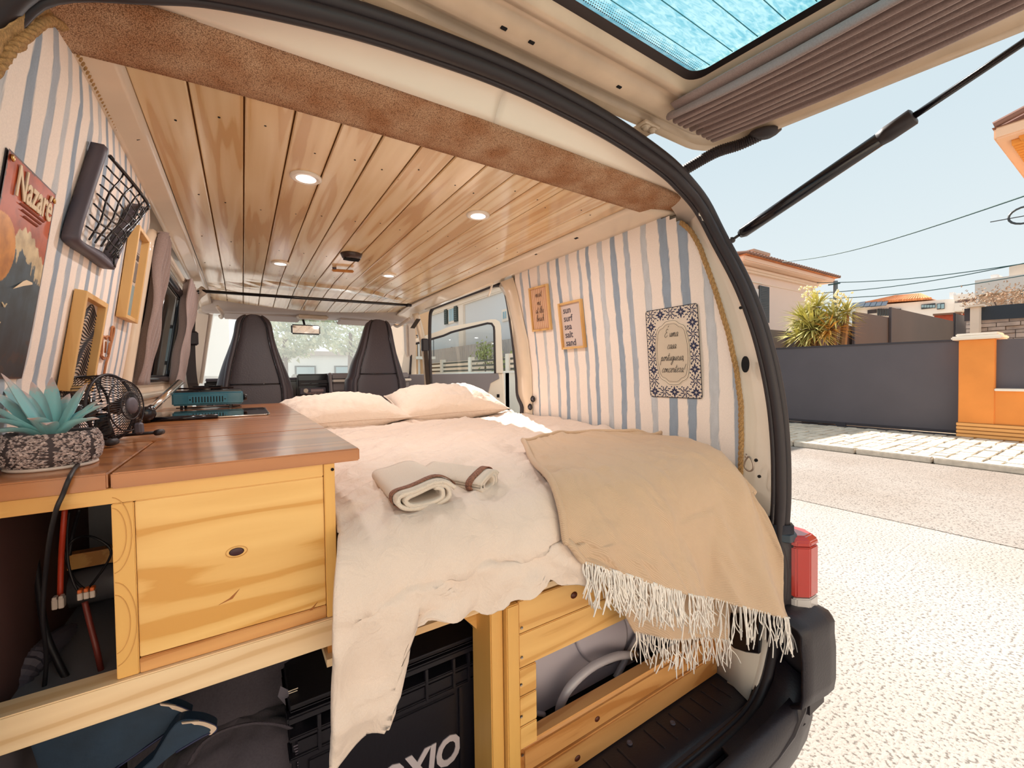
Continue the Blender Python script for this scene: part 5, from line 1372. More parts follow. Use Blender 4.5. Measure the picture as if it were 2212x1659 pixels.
# trees and buildings ahead of the windscreen
for i, (X, Y, Z, R, lab) in enumerate(((1.6, 22, 3.4, 1.3, 'pale leafy tree ahead of the windscreen beside the left seat'), (4.9, 24, 3.9, 1.4, 'larger pale leafy tree ahead of the middle of the windscreen'), (7.7, 27, 3.6, .8, 'pale leafy tree ahead of the right end of the windscreen'))):
    t = thing('tree', lab, 'tree', 'trees ahead of the van'); mb = MB()
    for k in range(1500):
        th = random.uniform(0, 6.28); ph = math.acos(random.uniform(-1, 1)); r = R*random.uniform(.5, 1)**.6
        q = V(X+r*math.sin(ph)*math.cos(th)*1.3, Y+r*math.sin(ph)*math.sin(th), Z-1.4+r*math.cos(ph)); s = .16
        mb.add([q, q+V(random.uniform(-s, s), random.uniform(-s, s), s), q+V(s, random.uniform(-s, s), random.uniform(-s, s))], [(0, 1, 2)])
    tag(mb.obj('crown', m_gr2, t), kind='stuff')
    MB().tube([V(X, Y, GZ), V(X+.1, Y, Z-1.5)], [.18, .1], 8).obj('trunk', m_brn, t)
dbd = thing('house', 'pale low building with a flat roof line ahead of the windscreen', 'building')
box('walls', 1, 16, 32, 40, GZ, 1.5, mat('pale render', '#dfe3e2', .95), dbd); box('roof_edge', .8, 16.2, 31.7, 40, 1.5, 1.8, m_lgrey, dbd)
for k in range(5): 
    f = box('window', 3+k*2.5, 4.3+k*2.5, 31.9, 32.05, -.2, .8, m_wframe, dbd); box('pane', 3.1+k*2.5, 4.2+k*2.5, 31.86, 31.95, -.1, .7, m_pane, f)
lb = thing('house', 'bright white house ahead of the left end of the windscreen', 'building')
box('walls', -6, -.3, 15, 24, GZ, 4.5, mat('bright white render', '#f2efe9', .95), lb); box('roof_edge', -6.2, -.1, 14.8, 24, 4.5, 4.8, m_tile, lb)
f = box('window', -1.9, -1.2, 14.9, 15.05, .4, 1.5, m_wframe, lb); box('pane', -1.8, -1.3, 14.86, 14.95, .5, 1.4, m_pane, f)
oh = thing('house', 'peach house with iron balcony beyond the right seat', 'building')
a = P(885, 700, y=16); b = P(925, 700, y=16)
box('walls', a.x-.3, b.x+.05, 16, 17.5, GZ, 3.2, mat('peach ochre render', '#e0b48c', .95), oh)
c = P(893, 735, y=15.9); box('balcony_slab', c.x-.1, c.x+.7, 15.4, 16, c.z-.75, c.z-.65, m_cap, oh)
for k in range(6): MB().tube([V(c.x+k*.13, 15.45, c.z-.65), V(c.x+k*.13, 15.45, c.z+.15)], .014, 5).obj('baluster', m_wframe, oh)
MB().tube([V(c.x-.05, 15.45, c.z+.15), V(c.x+.7, 15.45, c.z+.15)], .02, 5).obj('handrail', m_wframe, oh)
f4 = thing('garden_wall', 'pale boundary wall with posts ahead of the windscreen', 'wall')
box('wall_base', .5, 8.3, 17, 17.25, GZ, -.5, m_cap, f4)
for k in range(7): box('post', .6+k*1.2, .85+k*1.2, 16.95, 17.3, GZ, -.1, m_cap, f4)
for k in range(24): box('baluster', .95+k*.31, 1.02+k*.31, 17.05, 17.12, -.5, -.2, m_lgrey, f4)
for (x, lab) in ((3.9, 'thin white pole ahead of the middle of the windscreen'), (5.9, 'thin white pole ahead of the right side of the windscreen')):
    t = thing('street_pole', lab, 'pole'); MB().tube([V(x, 16, GZ), V(x, 16, 2.1)], .045, 8).obj('shaft', m_whiteb, t); MB().lathe([(.12, 0), (.1, .1)], (x, 16, GZ), (0, 0, 1), 12).obj('foot', m_lgrey, t)
sg = thing('street_sign', 'low grey sign board ahead of the windscreen', 'sign')
box('board', 3.95, 5.0, 16.5, 16.55, .05, .28, m_grey, sg); MB().tube([V(4.1, 16.55, GZ), V(4.1, 16.55, .1)], .03, 6).obj('leg', m_grey, sg); MB().tube([V(4.85, 16.55, GZ), V(4.85, 16.55, .1)], .03, 6).obj('leg', m_grey, sg)

def car(label, loc, rz, paint):
    t = thing('parked_car', label, 'car')
    # side outline lofted across: stations along x (length), each with heights
    st = [(-2.05, .35, .62, .62), (-1.95, .3, .78, .75), (-1.2, .25, .88, .82), (-.75, .22, .93, .84), (.0, .2, .95, .85), (.9, .2, .96, .85), (1.6, .22, .94, .83), (1.95, .3, .88, .78), (2.03, .4, .7, .7)]
    rows = []
    for x, zb, zt, hw in st:
        rows.append([V(x, s*w, z) for s, w, z in ((-1, hw*.9, zb), (-1, hw, zb+.15), (-1, hw*.98, (zb+zt)/2+.1), (-1, hw*.9, zt), (-1, hw*.4, zt+.03), (1, hw*.4, zt+.03), (1, hw*.9, zt), (1, hw*.98, (zb+zt)/2+.1), (1, hw, zb+.15), (1, hw*.9, zb))])
    MB().grid(rows).obj('body', paint, t, True)
    cab = [(-1.05, .93, .93), (-.45, 1.38, .0), (.2, 1.45, 0), (1.0, 1.42, 0), (1.65, .95, 0)]
    rows = []
    for x, z, _ in cab:
        hw = .80 if z < 1 else .62; rows.append([V(x, -.82, .92), V(x, -(hw*.5+.41), (z+.92)/2), V(x, -hw, z), V(x, 0, z+.02), V(x, hw, z), V(x, hw*.5+.41, (z+.92)/2), V(x, .82, .92)])
    MB().grid(rows).obj('cabin_glass', mat('car glass', '#7f9aa6', .08, spec=.9), t, True)
    rows = [[V(x, -.6, z), V(x, -.3, z+.03), V(x, .3, z+.03), V(x, .6, z)] for x, z in ((-.5, 1.375), (.2, 1.455), (.95, 1.43), (1.1, 1.38))]
    thick(MB().grid(rows).obj('roof', paint, t, True), .03)
    for s in (-1, 1):
        for pts in (((-1.08, .93), (-.47, 1.39)), ((.22, .93), (.2, 1.45)), ((1.68, .95), (1.03, 1.41))):
            MB().tube([V(x, s*(.83 if z < 1 else .63), z) for x, z in pts], .03, 6).obj('roof_pillar', paint, t)
        for x in (-1.3, 1.28):
            MB().lathe([(.30, 0), (.31, .03), (.31, .16), (.29, .19), (.17, .19), (.16, .17), (0, .17)], (x, s*.66, .31), (0, s, 0), 24).obj('wheel', m_rubber, t, True)
            MB().lathe([(.17, .0), (.16, .012), (.05, .02), (0, .03)], (x, s*.84, .31), (0, s, 0), 10).obj('hub_cap', m_steel, t, True)
        MB().rbox((-1.98, s*.6, .66), (.08, .3, .14), (1, 0, 0), (0, 1, 0)).obj('headlamp', m_clear, t, bevel=.02)
        MB().rbox((-.85, s*.92, .98), (.12, .16, .1), (1, 0, 0), (0, 1, 0)).obj('wing_mirror', paint, t, bevel=.02)
    t.location = loc; t.rotation_euler = (0, 0, rz); return t
p_w = mat('white car paint', '#eef0f0', .2, coat=.6); p_b = mat('pale blue car paint', '#cfe0e6', .2, coat=.6)
car('white car parked ahead of the van, seen through the windscreen', (1.6, 11.5, GZ), math.radians(92), p_w)
car('pale car parked behind the open passenger door glass', (5.5, 12.8, GZ), math.radians(96), p_b)
car('pale car parked ahead at the right end of the windscreen', (3.6, 10.9, GZ), math.radians(92), p_w)
# ================================================================== BED
bed = thing('bed_frame', 'golden pine bed frame with open front above the rear step', 'bed')
YF = .69
box('front_post', .393, .421, YF+.012, YF+.09, -.872, -.455, w_pinez, bed, bevel=.002)
box('front_post', .423, .452, YF, YF+.03, -.872, -.455, w_pinez, bed, bevel=.002)
for (x0, x1, z0, z1, mm) in ((.454, 1.13, -.5215, -.455, w_pine), (.454, 1.13, -.592, -.5235, w_pine)):
    box('front_board', x0, x1, YF+.006, YF+.024, z0, z1, mm, bed, bevel=.0015)
for (z0, z1) in ((-.650, -.5945), (-.712, -.6525), (-.760, -.7145)):
    box('short_board', .454, .497, YF+.006, YF+.024, z0, z1, w_pine, bed, bevel=.0015)
box('bottom_beam', .454, 1.135, YF, YF+.045, -.812, -.752, w_red, bed, bevel=.008, seg=3)
box('base_board', .454, 1.135, YF+.0, YF+.03, -.87, -.814, w_red, bed, bevel=.003)
box('end_board', 1.105, 1.14, YF-.015, YF+.02, -.80, -.60, w_red, bed, bevel=.002)
box('slat_deck', .10, 1.14, .70, 2.75, -.452, -.440, w_pale, bed)
box('side_beam', .40, .45, YF+.09, 2.7, -.52, -.455, w_piney, bed, bevel=.002)
box('rear_brace', .15, .42, .78, .80, -.50, -.452, w_pine, bed, bevel=.002)
MB().poly([V(.33, .76, -.452), V(.40, .76, -.452), V(.40, .76, -.53)], (0, -1, 0), .02).obj('corner_gusset', w_pine, bed)
for z in (-.54, -.60, -.655, -.72, -.80):
    MB().lathe([(.003, 0), (.003, .001), (0, .0004)], (.459+.002*math.sin(z*90), YF+.005, z+.03), (0, -1, 0), 10).obj('screw', m_steel, bed)
for (x, z, r, yq) in ((.600, -.485, .0075, YF+.0055), (.66, -.785, .006, YF-.0006), (.93, -.765, .005, YF-.0006), (.60, -.845, .0065, YF-.0006)):
    o = MB().lathe([(1, 0), (.9, .0012), (0, .0016)], (0, 0, 0), (0, -1, 0), 18).obj('knot', mat('pine knot', '#5c2a18', .4, var=.4, vscale=200), bed, True); o.location = (x, yq, z); o.scale = (r*1.25, 1, r)
mt = box('mattress', .135, 1.14, .72, 2.72, -.438, -.235, mat('mattress ticking', '#d8cab8', .9), None, bevel=.03, seg=4)
tag(mt, 'cream mattress under the duvet on the pine bed frame', 'mattress')

# duvet
def fold(x, y, s=1.0):
    return s
def ridged(v): return 1-abs(2*abs(v-math.floor(v)-.5))
duv_m = cloth('cream duvet cotton', '#ecdacc', '#dfcaba', 700, .95, .15, crinkle=.3)
rows = []
NX, NYT = 150, 190
xl, xr = .118, 1.135
def lerp(a, b, t): return a+(b-a)*t
def sstep(a, b, x):
    if a > b: return 1-sstep(b, a, x)
    t = min(1, max(0, (x-a)/(b-a))); return t*t*(3-2*t)
def hem_z(x):
    if x < .19: base = lerp(-.535, -.52, (x-.1)/.09)
    else: base = -.52+.135*sstep(.185, .215, x)
    base += .010*math.sin(x*31)+.006*math.sin(x*83+1)
    base -= .022*sstep(.45, .62, x)
    return base
def top_z(x, y):
    z = -.222
    z += .012*noise.noise((x*3.1, y*2.3, 0))
    # long soft folds running from the right wall towards the left front
    f = noise.noise((x*2.2+y*1.2, y*9-x*5.0, 3)); z += .010*f
    rg = 1-abs(noise.noise((x*3.0+y*.8, y*7.5-x*4.2, 11)))*2.4; z += .010*max(0, rg)**3
    rg = 1-abs(noise.noise((x*6.0-y*2, y*13-x*9.0, 17)))*2.6; z += .0062*max(0, rg)**3
    rg = 1-abs(noise.noise((x*14.0+y*9, y*8-x*6.0, 23)))*3; z += .0032*max(0, rg)**3
    z += .0045*noise.noise((x*9, y*26-x*14, 8))*(1 if y < 1.9 else .5)
    z += .0022*noise.noise((x*40, y*70, 4))
    # sag beside the counter and dip at the rim, rise to the wall
    z -= .020*math.exp(-((x-.13)/.06)**2)
    z += .018*sstep(1.02, 1.13, x)*(1-sstep(1.6, 2.2, y)*.5)*sstep(.95, 1.1, y)
    z -= .07*sstep(1.045, 1.12, x)*(1-sstep(.80, 1.0, y))
    # hollows around the towels
    z -= .006*math.exp(-(((x-.30)/.13)**2+((y-.74)/.10)**2))
    z -= .016*sstep(.58, .68, x)*(1-sstep(1.1, 1.3, y))
    return z
R_ = .085
for i in range(NX+1):
    x0 = lerp(xl, xr, i/NX)
    zt0 = -.222; hz = hem_z(x0 - 0)
    yfront = .668
    col = []
    # top
    for k in range(NYT+1):
        y = 2.70-(2.70-(yfront))*((k/NYT)**.8)
        zz = top_z(x0, y)
        if y < yfront+.12: zz -= .010*(1-(y-yfront)/.12)**2
        col.append(V(x0, y, zz))
    yl = col[-1].z
    # rounding and the drop
    na = 14
    for k in range(1, na+1):
        a = math.pi/2*k/na; col.append(V(x0-.024*math.sin(a)*sstep(.3, .0, (x0-xl)/.25), yfront-R_*.75*math.sin(a)+.006*math.sin(x0*40)*math.sin(a)+.004*noise.noise((x0*30, a*2, 2)), yl-R_*(1-math.cos(a))+.004*noise.noise((x0*22, a, 5))))
    zs = yl-R_; nd = 60
    for k in range(1, nd+1):
        t = k/nd; z = lerp(zs, hz, t)
        amp = .010*t
        y = yfront-R_*.75+.012*math.sin(t*1.4)
        y += amp*math.sin(x0*42+2*noise.noise((x0*5, t*2, 2)))+.012*t*noise.noise((x0*9, z*7, 6))+.003*noise.noise((x0*30-z*8, z*22, 1))
        y -= .010*t*(sstep(.2, .3, x0))
        rg_ = 1-abs(noise.noise((x0*7-z*3, z*3.5+x0*2, 31)))*2.6; y -= .013*max(0, rg_)**3*min(1, t*3)
        rg_ = 1-abs(noise.noise((x0*15+z*9, z*7-x0*6, 37)))*3; y -= .006*max(0, rg_)**3
        y += .022*sstep(.52, .62, x0)
        if x0 < .2: y += .030*t*math.sin((x0-.1)*34)
        xx = x0-.024*sstep(.3, .0, (x0-xl)/.25)-.006*t
        if t > .6 and x0 > .16 and x0 < .215: xx -= .02*(t-.6)
        col.append(V(xx, y, z))
    rows.append(col)
# left edge widens over the front so the cloth stands out past the counter post
for col in rows:
    pass
duv = MB().grid(rows).obj('duvet', duv_m, None, True)
thick(duv, .010, -1)
tag(duv, 'crumpled cream duvet hanging over the front of the bed', 'duvet')
hm = MB(); pts = [c[-1] for c in rows]; hm.tube([p+V(0, -.002, .002) for p in pts], .0032, 6)
hmo = hm.obj('hem', duv_m, duv, True)
st_ = MB(); st_.tube([c[-4]+V(0, -.0015, 0) for c in rows if c[0].x > .2], .0011, 5); st_.obj('stitched_seam', cloth('seam', '#cdb6a2', None, 500), duv)

# pillows
pil_m = cloth('cream pillowcase', '#f0dfd0', '#e4cebb', 700, .95, .12, crinkle=.25)
def pillow(label, c, L, Wd, Ht, rz, tilt, roll=0, seed=0):
    n = 56; top = []; mb = MB()
    def pt(u, v, s):
        # u,v in -1..1
        e = 1-.10*(1-abs(u)**2)*abs(v)**6-.0; ex = L/2*u*(1-.07*(1-v*v)*abs(u)**4); ey = Wd/2*v*(1-.09*(1-u*u)*abs(v)**4)
        h = Ht/2*max(0, (1-abs(u)**2.6))**.55*max(0, (1-abs(v)**2.6))**.55
        edge = max(abs(u), abs(v)); h += .010*Ht/.12*noise.noise((u*3+seed, v*3, s))*(1-edge**6)
        cr = .012*noise.noise((u*14+seed, v*4, s*2))*min(1, (1-abs(v))*3+.2)*(abs(v)**.5)*(1-edge**8)
        return V(ex, ey, s*(h+cr))
    for s in (1, -1):
        mb.grid([[pt(-1+2*i/n, -1+2*j/n, s) for i in range(n+1)] for j in range(n+1)], flip=(s < 0))
    o = mb.obj('pillow', pil_m, None, True, weld=True)
    o.rotation_euler = (tilt, roll, rz); o.location = c
    # seam around the edge
    e = [pt(-1+2*i/24, -1, 0) for i in range(25)]+[pt(1, -1+2*i/24, 0) for i in range(1, 25)]+[pt(1-2*i/24, 1, 0) for i in range(1, 25)]+[pt(-1, 1-2*i/24, 0) for i in range(1, 24)]
    MB().tube(e, .003, 5, closed=True).obj('piping', pil_m, o, True)
    return tag(o, label, 'pillow', 'bed pillows')
pillow('plump cream pillow beside the worktop', V(.372, 2.00, -.155), .50, .40, .145, math.radians(3), math.radians(8), 0, 1)
pillow('plump cream pillow lying half in the sun by the side door', V(.88, 2.03, -.138), .54, .46, .165, math.radians(-8), math.radians(10), math.radians(-2), 5)

# towels
tw_m = cloth('cream terry towel', '#f3e6d8', '#e2cfbc', 900, 1.0, .9)
m_trim = mat('brown woven border', '#8a5f4c', .9, var=.5, vscale=300)
def towel(label, c, L, Wd, Ht, rz):
    t = thing('towel', label, 'towel', 'folded towels on the duvet')
    R3 = Matrix.Rotation(rz, 4, 'Z')
    def tr(p): return R3 @ p + c
    # spiral of a rolled, flattened towel; the axis runs along local y
    def spiral(k):
        pts = []
        n = 90
        for i in range(n):
            a = 2*math.pi*2.15*i/n+math.pi*.1; s = 1-.30*i/n*1.6
            x = Wd/2*s*math.copysign(abs(math.cos(a))**.75, math.cos(a)); z = Ht/2*s*math.copysign(abs(math.sin(a))**.8, math.sin(a))
            z += .004*math.sin(x*60+k)*(1 if z > 0 else 0)
            pts.append((x, z))
        return pts
    sp0 = spiral(0); rows = []
    for k in range(15):
        y = -L/2+L*k/14; f = 1-.05*abs(k/7-1)**4
        rows.append([tr(V(x*f, y+.004*math.sin(x*50), z*(1-.15*(k/14))+Ht/2)) for x, z in sp0])
    o = MB().grid(rows).obj('rolled_cloth', tw_m, t, True); thick(o, .007, 0)
    # woven border near the visible end
    rows = []
    for y in (-L/2+.018, -L/2+.034):
        rows.append([tr(V(x*(1+.0052/(Wd/2)), y+.004*math.sin(x*50), z*(1+.0056/(Ht/2))*(1-.15*((y+L/2)/L))+Ht/2)) for x, z in sp0[:38]])
    thick(MB().grid(rows).obj('woven_border', m_trim, t, True), .0015, 0)
    return t
ta = P(912, 1072, z=-.20); tb_ = P(1040, 1052, z=-.20)
towel('larger folded cream towel with brown border in the middle of the duvet', V(.262, .770, -.222), .21, .112, .038, math.radians(-4))
towel('smaller folded cream towel with brown border tucked behind the larger one', V(.362, .775, -.222), .17, .070, .032, math.radians(21))

# throw blanket
bl_m = cloth('tan herringbone throw', '#ddbfa2', '#c3a384', 1500, .95, .4, twill=True, crinkle=.06)
NCB = 7
topE = resample(crom([P(1131, 960, z=-.196), P(1180, 945, z=-.19), P(1240, 936, z=-.19), P(1345, 936, z=-.188), P(1428, 941, x=1.118)], 6), NCB)
hemE = resample(crom([P(1256, 1214, y=.583), P(1325, 1234, y=.575), P(1430, 1268, y=.566), P(1520, 1293, y=.555), P(1598, 1308, y=.535), P(1650, 1325, y=.515), P(1706, 1337, y=.495)], 6), NCB)
rt = [None, P(1498, 966, x=1.116), P(1546, 992, x=1.114), P(1600, 1038, x=1.112), P(1650, 1095, x=1.12)]
def rowX(xl_, y, z, R):
    return [V(xl_+(1.07-xl_)*k/(NCB-2), y, z) for k in range(NCB-1)]+[R]
ctrl = [topE, rowX(.575, .82, -.197, rt[1]), rowX(.515, .70, -.200, rt[2]), rowX(.492, .628, -.232, rt[3]), rowX(.486, .590, -.300, rt[4])]
r4 = ctrl[-1]; re_ = [P(1692, 1190, x=1.135), P(1702, 1262, x=1.14)]
for q_, t_ in enumerate((.38, .70)):
    ctrl.append([r4[k].lerp(hemE[k], t_) for k in range(NCB-1)]+[re_[q_]])
ctrl.append(hemE)
cols = [crom([r[j] for r in ctrl], 12) for j in range(len(ctrl[0]))]
rowsB = []
for i in range(len(cols[0])):
    r = crom([cols[j][i] for j in range(len(cols))], 16); rowsB.append(r)
nr, nc = len(rowsB), len(rowsB[0])
out = []
for i in range(nr):
    v = i/(nr-1); row = []
    for j in range(nc):
        u = j/(nc-1); p = rowsB[i][j]
        a = rowsB[min(i+1, nr-1)][j]-rowsB[max(i-1, 0)][j]; b = rowsB[i][min(j+1, nc-1)]-rowsB[i][max(j-1, 0)]
        n = b.cross(a); n = n.normalized() if n.length > 1e-9 else V(0, -1, 0)
        if n.dot(-p) < 0: n = -n          # outward: to the open side
        fall = sstep(.15, .6, v)
        w_ = u*11+2.2*noise.noise((u*2.5, v*1.3, 0))-v*1.6
        f = (.013*math.sin(w_)+.006*math.sin(w_*2.3+1)+.006*noise.noise((u*9-v*2, v*1.5, 7)))*fall*(.7+.7*v)
        f += .0060*noise.noise((u*6+v*5, v*8-u*8, 3))*(1.4-fall)
        rg_ = 1-abs(noise.noise((u*9-v*4, v*3-u*2, 41)))*2.6; f += .006*max(0, rg_)**3*(.4+fall)
        rg_ = 1-abs(noise.noise((u*6+v*3, v*12-u*5, 47)))*2.8; f += .005*max(0, rg_)**3*(1.2-fall)
        f += .0016*noise.noise((u*40, v*12, 9))
        q = p+n*f
        cy_, cz_ = .668, -.350; t_ = top_z(min(1.135, q.x), max(.67, q.y)) if q.x < 1.135 else -.24
        cz_ = t_-.095
        if q.y >= cy_: q.z = max(q.z, t_+.010)
        elif q.z <= cz_: q.y = min(q.y, cy_-.064-.026)
        else:
            e = math.hypot((cy_-q.y)/.072, (q.z-cz_)/.100)
            if e < 1.16: k_ = 1.16/max(e, .05); q.y = cy_-(cy_-q.y)*k_; q.z = cz_+(q.z-cz_)*k_
        row.append(q)
    out.append(row)
blk = MB().grid(out).obj('throw_blanket', bl_m, None, True); thick(blk, .004, 0)
tag(blk, 'tan herringbone throw blanket draped over the corner of the bed', 'blanket')
# rolled edge at its upper left corner
MB().tube(crom([out[i][0]+V(-.001, 0, .004) for i in range(0, nr, 6)], 3), .007, 8).obj('rolled_edge', bl_m, blk, True)
MB().tube(crom([out[0][j]+V(0, .0, .003) for j in range(0, nc, 8)], 3), .006, 8).obj('rolled_edge', bl_m, blk, True)
# second layer hanging lower behind it
ctrl2 = [
 [P(1300, 1215, y=.625), P(1400, 1250, y=.615), P(1480, 1270, y=.605), P(1572, 1290, y=.59)],
 [P(1330, 1290, y=.625), P(1405, 1310, y=.61), P(1480, 1325, y=.605), P(1570, 1335, y=.585)],
 [P(1372, 1368, y=.63), P(1428, 1376, y=.612), P(1495, 1382, y=.605), P(1568, 1378, y=.59)]]
cols = [crom([r[j] for r in ctrl2], 8) for j in range(4)]
out2 = []
for i in range(len(cols[0])):
    r = crom([cols[j][i] for j in range(4)], 10)
    out2.append([p+V(0, .008*math.sin(k*.35)+.004*noise.noise((k*.3, i*.2, 0)), 0) for k, p in enumerate(r)])
u2 = MB().grid(out2).obj('lower_fold', bl_m, blk, True); thick(u2, .004, 0)
# fringes
m_fr = cloth('white cotton fringe', '#fff8f0', '#f2e6da', 900, .9, .2)
def fringe(name, edge, n, L, seed, drift=0):
    random.seed(seed); mb = MB(); e = resample(edge, n)
    for i, p in enumerate(e):
        l = L*random.uniform(.72, 1.15); dx = random.gauss(drift, .018); dy = random.uniform(-.012, .006); w = random.uniform(-.008, .008)
        pts = [p+V(0, -.001, .004), p+V(dx*.25+w, dy*.3, -l*.3), p+V(dx*.6-w, dy*.7, -l*.65), p+V(dx+w*.6, dy, -l)]
        mb.tube(crom(pts, 3), [.0013]*10, 5)
        if random.random() < .6:
            mb.tube(crom([p+V(.001, -.002, .004), p+V(dx*.1-w, -.006, -l*.35), p+V(dx*.2+w*1.5, -.004, -l*.9)], 3), .0011, 5)
    return tag(mb.obj(name, m_fr, blk, True), kind='stuff')
fringe('fringe', out[-1], 120, .085, 4, .012)
fringe('fringe', out2[-1], 55, .072, 5, .01)
fringe('fringe', out[-1][:40], 60, .075, 8, .015)
# ================================================================== KITCHEN UNIT
ku = thing('kitchen_unit', 'pine kitchen unit with stained worktop boards along the left side of the van', 'cabinet')
ZC = -.112; ZB = ZC-.0195
def wtop(x0, x1, y0, y1): return box('worktop_board', x0, x1, y0, y1, ZB, ZC, w_top, ku, bevel=.0018)
wtop(-.262, -.1395, .686, .996); wtop(-.1365, .152, .683, .996); wtop(-.262, .152, .9995, 1.42)
wtop(-.262, .150, 1.422, 2.12)
box('top_rail', -.262, .100, .692, .715, ZB-.0195, ZB-.0003, w_pine, ku, bevel=.001)
box('stile', -.1385, -.1175, .692, .715, -.369, ZB-.020, w_pinez, ku, bevel=.001)
box('front_panel', -.1170, .1000, .6935, .711, -.3495, ZB-.0200, wood('broad figured pine panel', '#f3c47a', '#dba050', 'x', .42, knots=.01, bands=30), ku, bevel=.001)
box('lower_strip', -.1170, .1000, .692, .712, -.369, -.3502, w_red, ku, bevel=.001)
box('right_post', .1006, .1160, .690, .715, -.369, ZB-.0003, w_pinez, ku, bevel=.001)
box('bottom_rail', -.262, .1150, .686, .722, -.4115, -.3695, w_pale, ku, bevel=.0015)
box('side_panel', .104, .116, .716, 2.1, -.45, ZB, w_piney, ku)
box('niche_divider', -.128, -.118, .716, 1.1, -.369, ZB, mat('dark bare wood', '#5c3a34', .7), ku)
box('niche_back', -.262, -.128, 1.10, 1.12, -.45, ZB, mat('bare grey metal', '#77767c', .45), ku)
box('niche_side', -.262, -.252, .73, 1.1, -.40, ZB, mat('dark bare wood', '#5c3a34', .7), ku)
box('cross_rail', -.262, -.128, .98, 1.0, -.315, -.29, w_piney, ku)
box('niche_floor', -.262, .10, .73, 1.1, -.40, -.395, mat('bare grey metal', '#77767c', .45), ku)
MB().tube([V(-.262, 1.0, -.355), V(-.128, 1.0, -.35)], .03, 14).obj('pipe_cover', mat('dull grey pipe', '#6d6a70', .4), ku, True)
for (px, py, r) in ((511, 1192, .0042),):
    c = P(px, py, y=.6928); o = MB().lathe([(1, 0), (.85, .15), (0, .2)], (0, 0, 0), (0, -1, 0), 22).obj('knot', mat('dark knot', '#3c1620', .35, var=.4, vscale=300), ku, True); o.location = c; o.scale = (r*2.1, .002, r*1.3)
    MB().tube([c+V(math.cos(a)*.0125, 0, math.sin(a)*.0075) for a in np.linspace(0, 6.28, 26)], .0005, 4).obj('knot_ring', mat('knot ring', '#cf9750', .5), ku)
for (px, py) in ((495, 1292), (668, 1318)):
    c = P(px, py, y=.6928); MB().poly([c+V(-.012, 0, -.006), c+V(.0, 0, -.001), c+V(.012, 0, .009), c+V(.004, 0, -.002)], (0, -1, 0), .0006).obj('grain_split', mat('split', '#a8642c', .5), ku)
c = P(718, 1014, y=.6895); MB().lathe([(.0024, 0), (.0024, .001), (0, .0006)], c, (0, -1, 0), 14).obj('screw_plug', m_hole, ku)
# wavy figure rings on the stile
for (cx, cz, r) in ((-.1385, -.19, .018), (-.1385, -.19, .013), (-.1385, -.30, .02), (-.1385, -.30, .014)):
    pts = [V(min(-.118, cx+r*math.cos(a)), .6917, cz+r*2.6*math.sin(a)) for a in np.linspace(-1.5, 1.5, 18)]
    MB().tube(pts, .0006, 4).obj('grain_ring', mat('knot ring', '#cf9750', .5), ku)
# cables in the niche
m_cab = mat('black cable', '#1d181c', .5); m_redc = mat('red cable', '#b83a22', .4); m_org = mat('brownish red cable', '#6d2a22', .5)
def cable(label, pts, r, m, name='cable', cat='cable'):
    return tag(MB().tube(crom(pts, 6), r, 8).obj(name, m, None, True), label, cat, 'cables in the open end of the kitchen unit')
cable('bright red cable hanging in the open niche', [P(140, 1100, y=.80), P(136, 1150, y=.80), P(132, 1210, y=.81), P(130, 1290, y=.81)], .0032, m_redc)
cable('thick black cable down the left of the open niche', [P(72, 1110, y=.9), P(76, 1190, y=.88), P(85, 1280, y=.85), P(100, 1370, y=.82), P(130, 1440, y=.8), P(155, 1485, y=.78)], .0042, m_cab)
cable('thin black looped cable in the open niche', [P(150, 1105, y=.82), P(145, 1160, y=.82), P(150, 1230, y=.82), P(175, 1280, y=.82), P(215, 1240, y=.84), P(240, 1190, y=.86), P(200, 1160, y=.86), P(160, 1165, y=.84), P(142, 1200, y=.84), P(160, 1250, y=.83), P(185, 1275, y=.82)], .0016, m_cab)
cable('dark red cable running down from the wire connector', [P(183, 1300, y=.8), P(195, 1350, y=.79), P(208, 1400, y=.78), P(222, 1465, y=.78)], .0034, m_org)
cable('thin black cable at the back of the open niche', [P(172, 1100, y=.84), P(158, 1150, y=.86), P(150, 1200, y=.86)], .0022, m_cab)
m_conn = mat('clear connector', '#cbb8ac', .2, coat=.5)
for i, (px, py, lab, n) in enumerate(((127, 1302, 'small clear wire connector at the end of the red cable', 2), (188, 1284, 'wide clear wire connector with orange levers in the open niche', 3))):
    t = thing('wire_connector', lab, 'connector'); c = P(px, py, y=.80)
    for k in range(n):
        xk = (k-(n-1)/2)*.0062; MB().rbox(c+V(xk, 0, 0), (.0056, .014 if n == 2 else .010, .010), (1, 0, 0), (0, 0, 1)).obj('cell', m_conn, t, bevel=.001)
        MB().rbox(c+V(xk, -.001, .0075), (.0045, .005, .009), (1, 0, 0), (0, 0, 1)).obj('lever', mat('orange lever', '#d9682c', .4) if n == 3 else m_conn, t, bevel=.0008)
# ribbed hose
t = corr([P(10, 1520, y=.80), P(60, 1440, y=.82), P(110, 1395, y=.88), P(150, 1370, y=.95)], .017, m_dgrey, 'corrugated_hose', None, .007)
tag(t, 'thick ribbed grey hose at the bottom left of the open niche', 'hose')
# cable of the fan over the worktop edge
tag(MB().tube(crom([P(212, 985, z=ZC+.003), P(178, 997, z=ZC+.003), P(163, 1010, z=ZC+.003), P(150, 1032, y=.683), P(135, 1070, y=.680), P(122, 1100, y=.68), P(108, 1160, y=.70), P(98, 1240, y=.74), P(92, 1330, y=.76), P(100, 1420, y=.78), P(95, 1490, y=.78)], 6), .0024, 8).obj('fan_cable', m_cab, None, True), 'grey black cable running over the worktop edge beside the plant pot', 'cable')

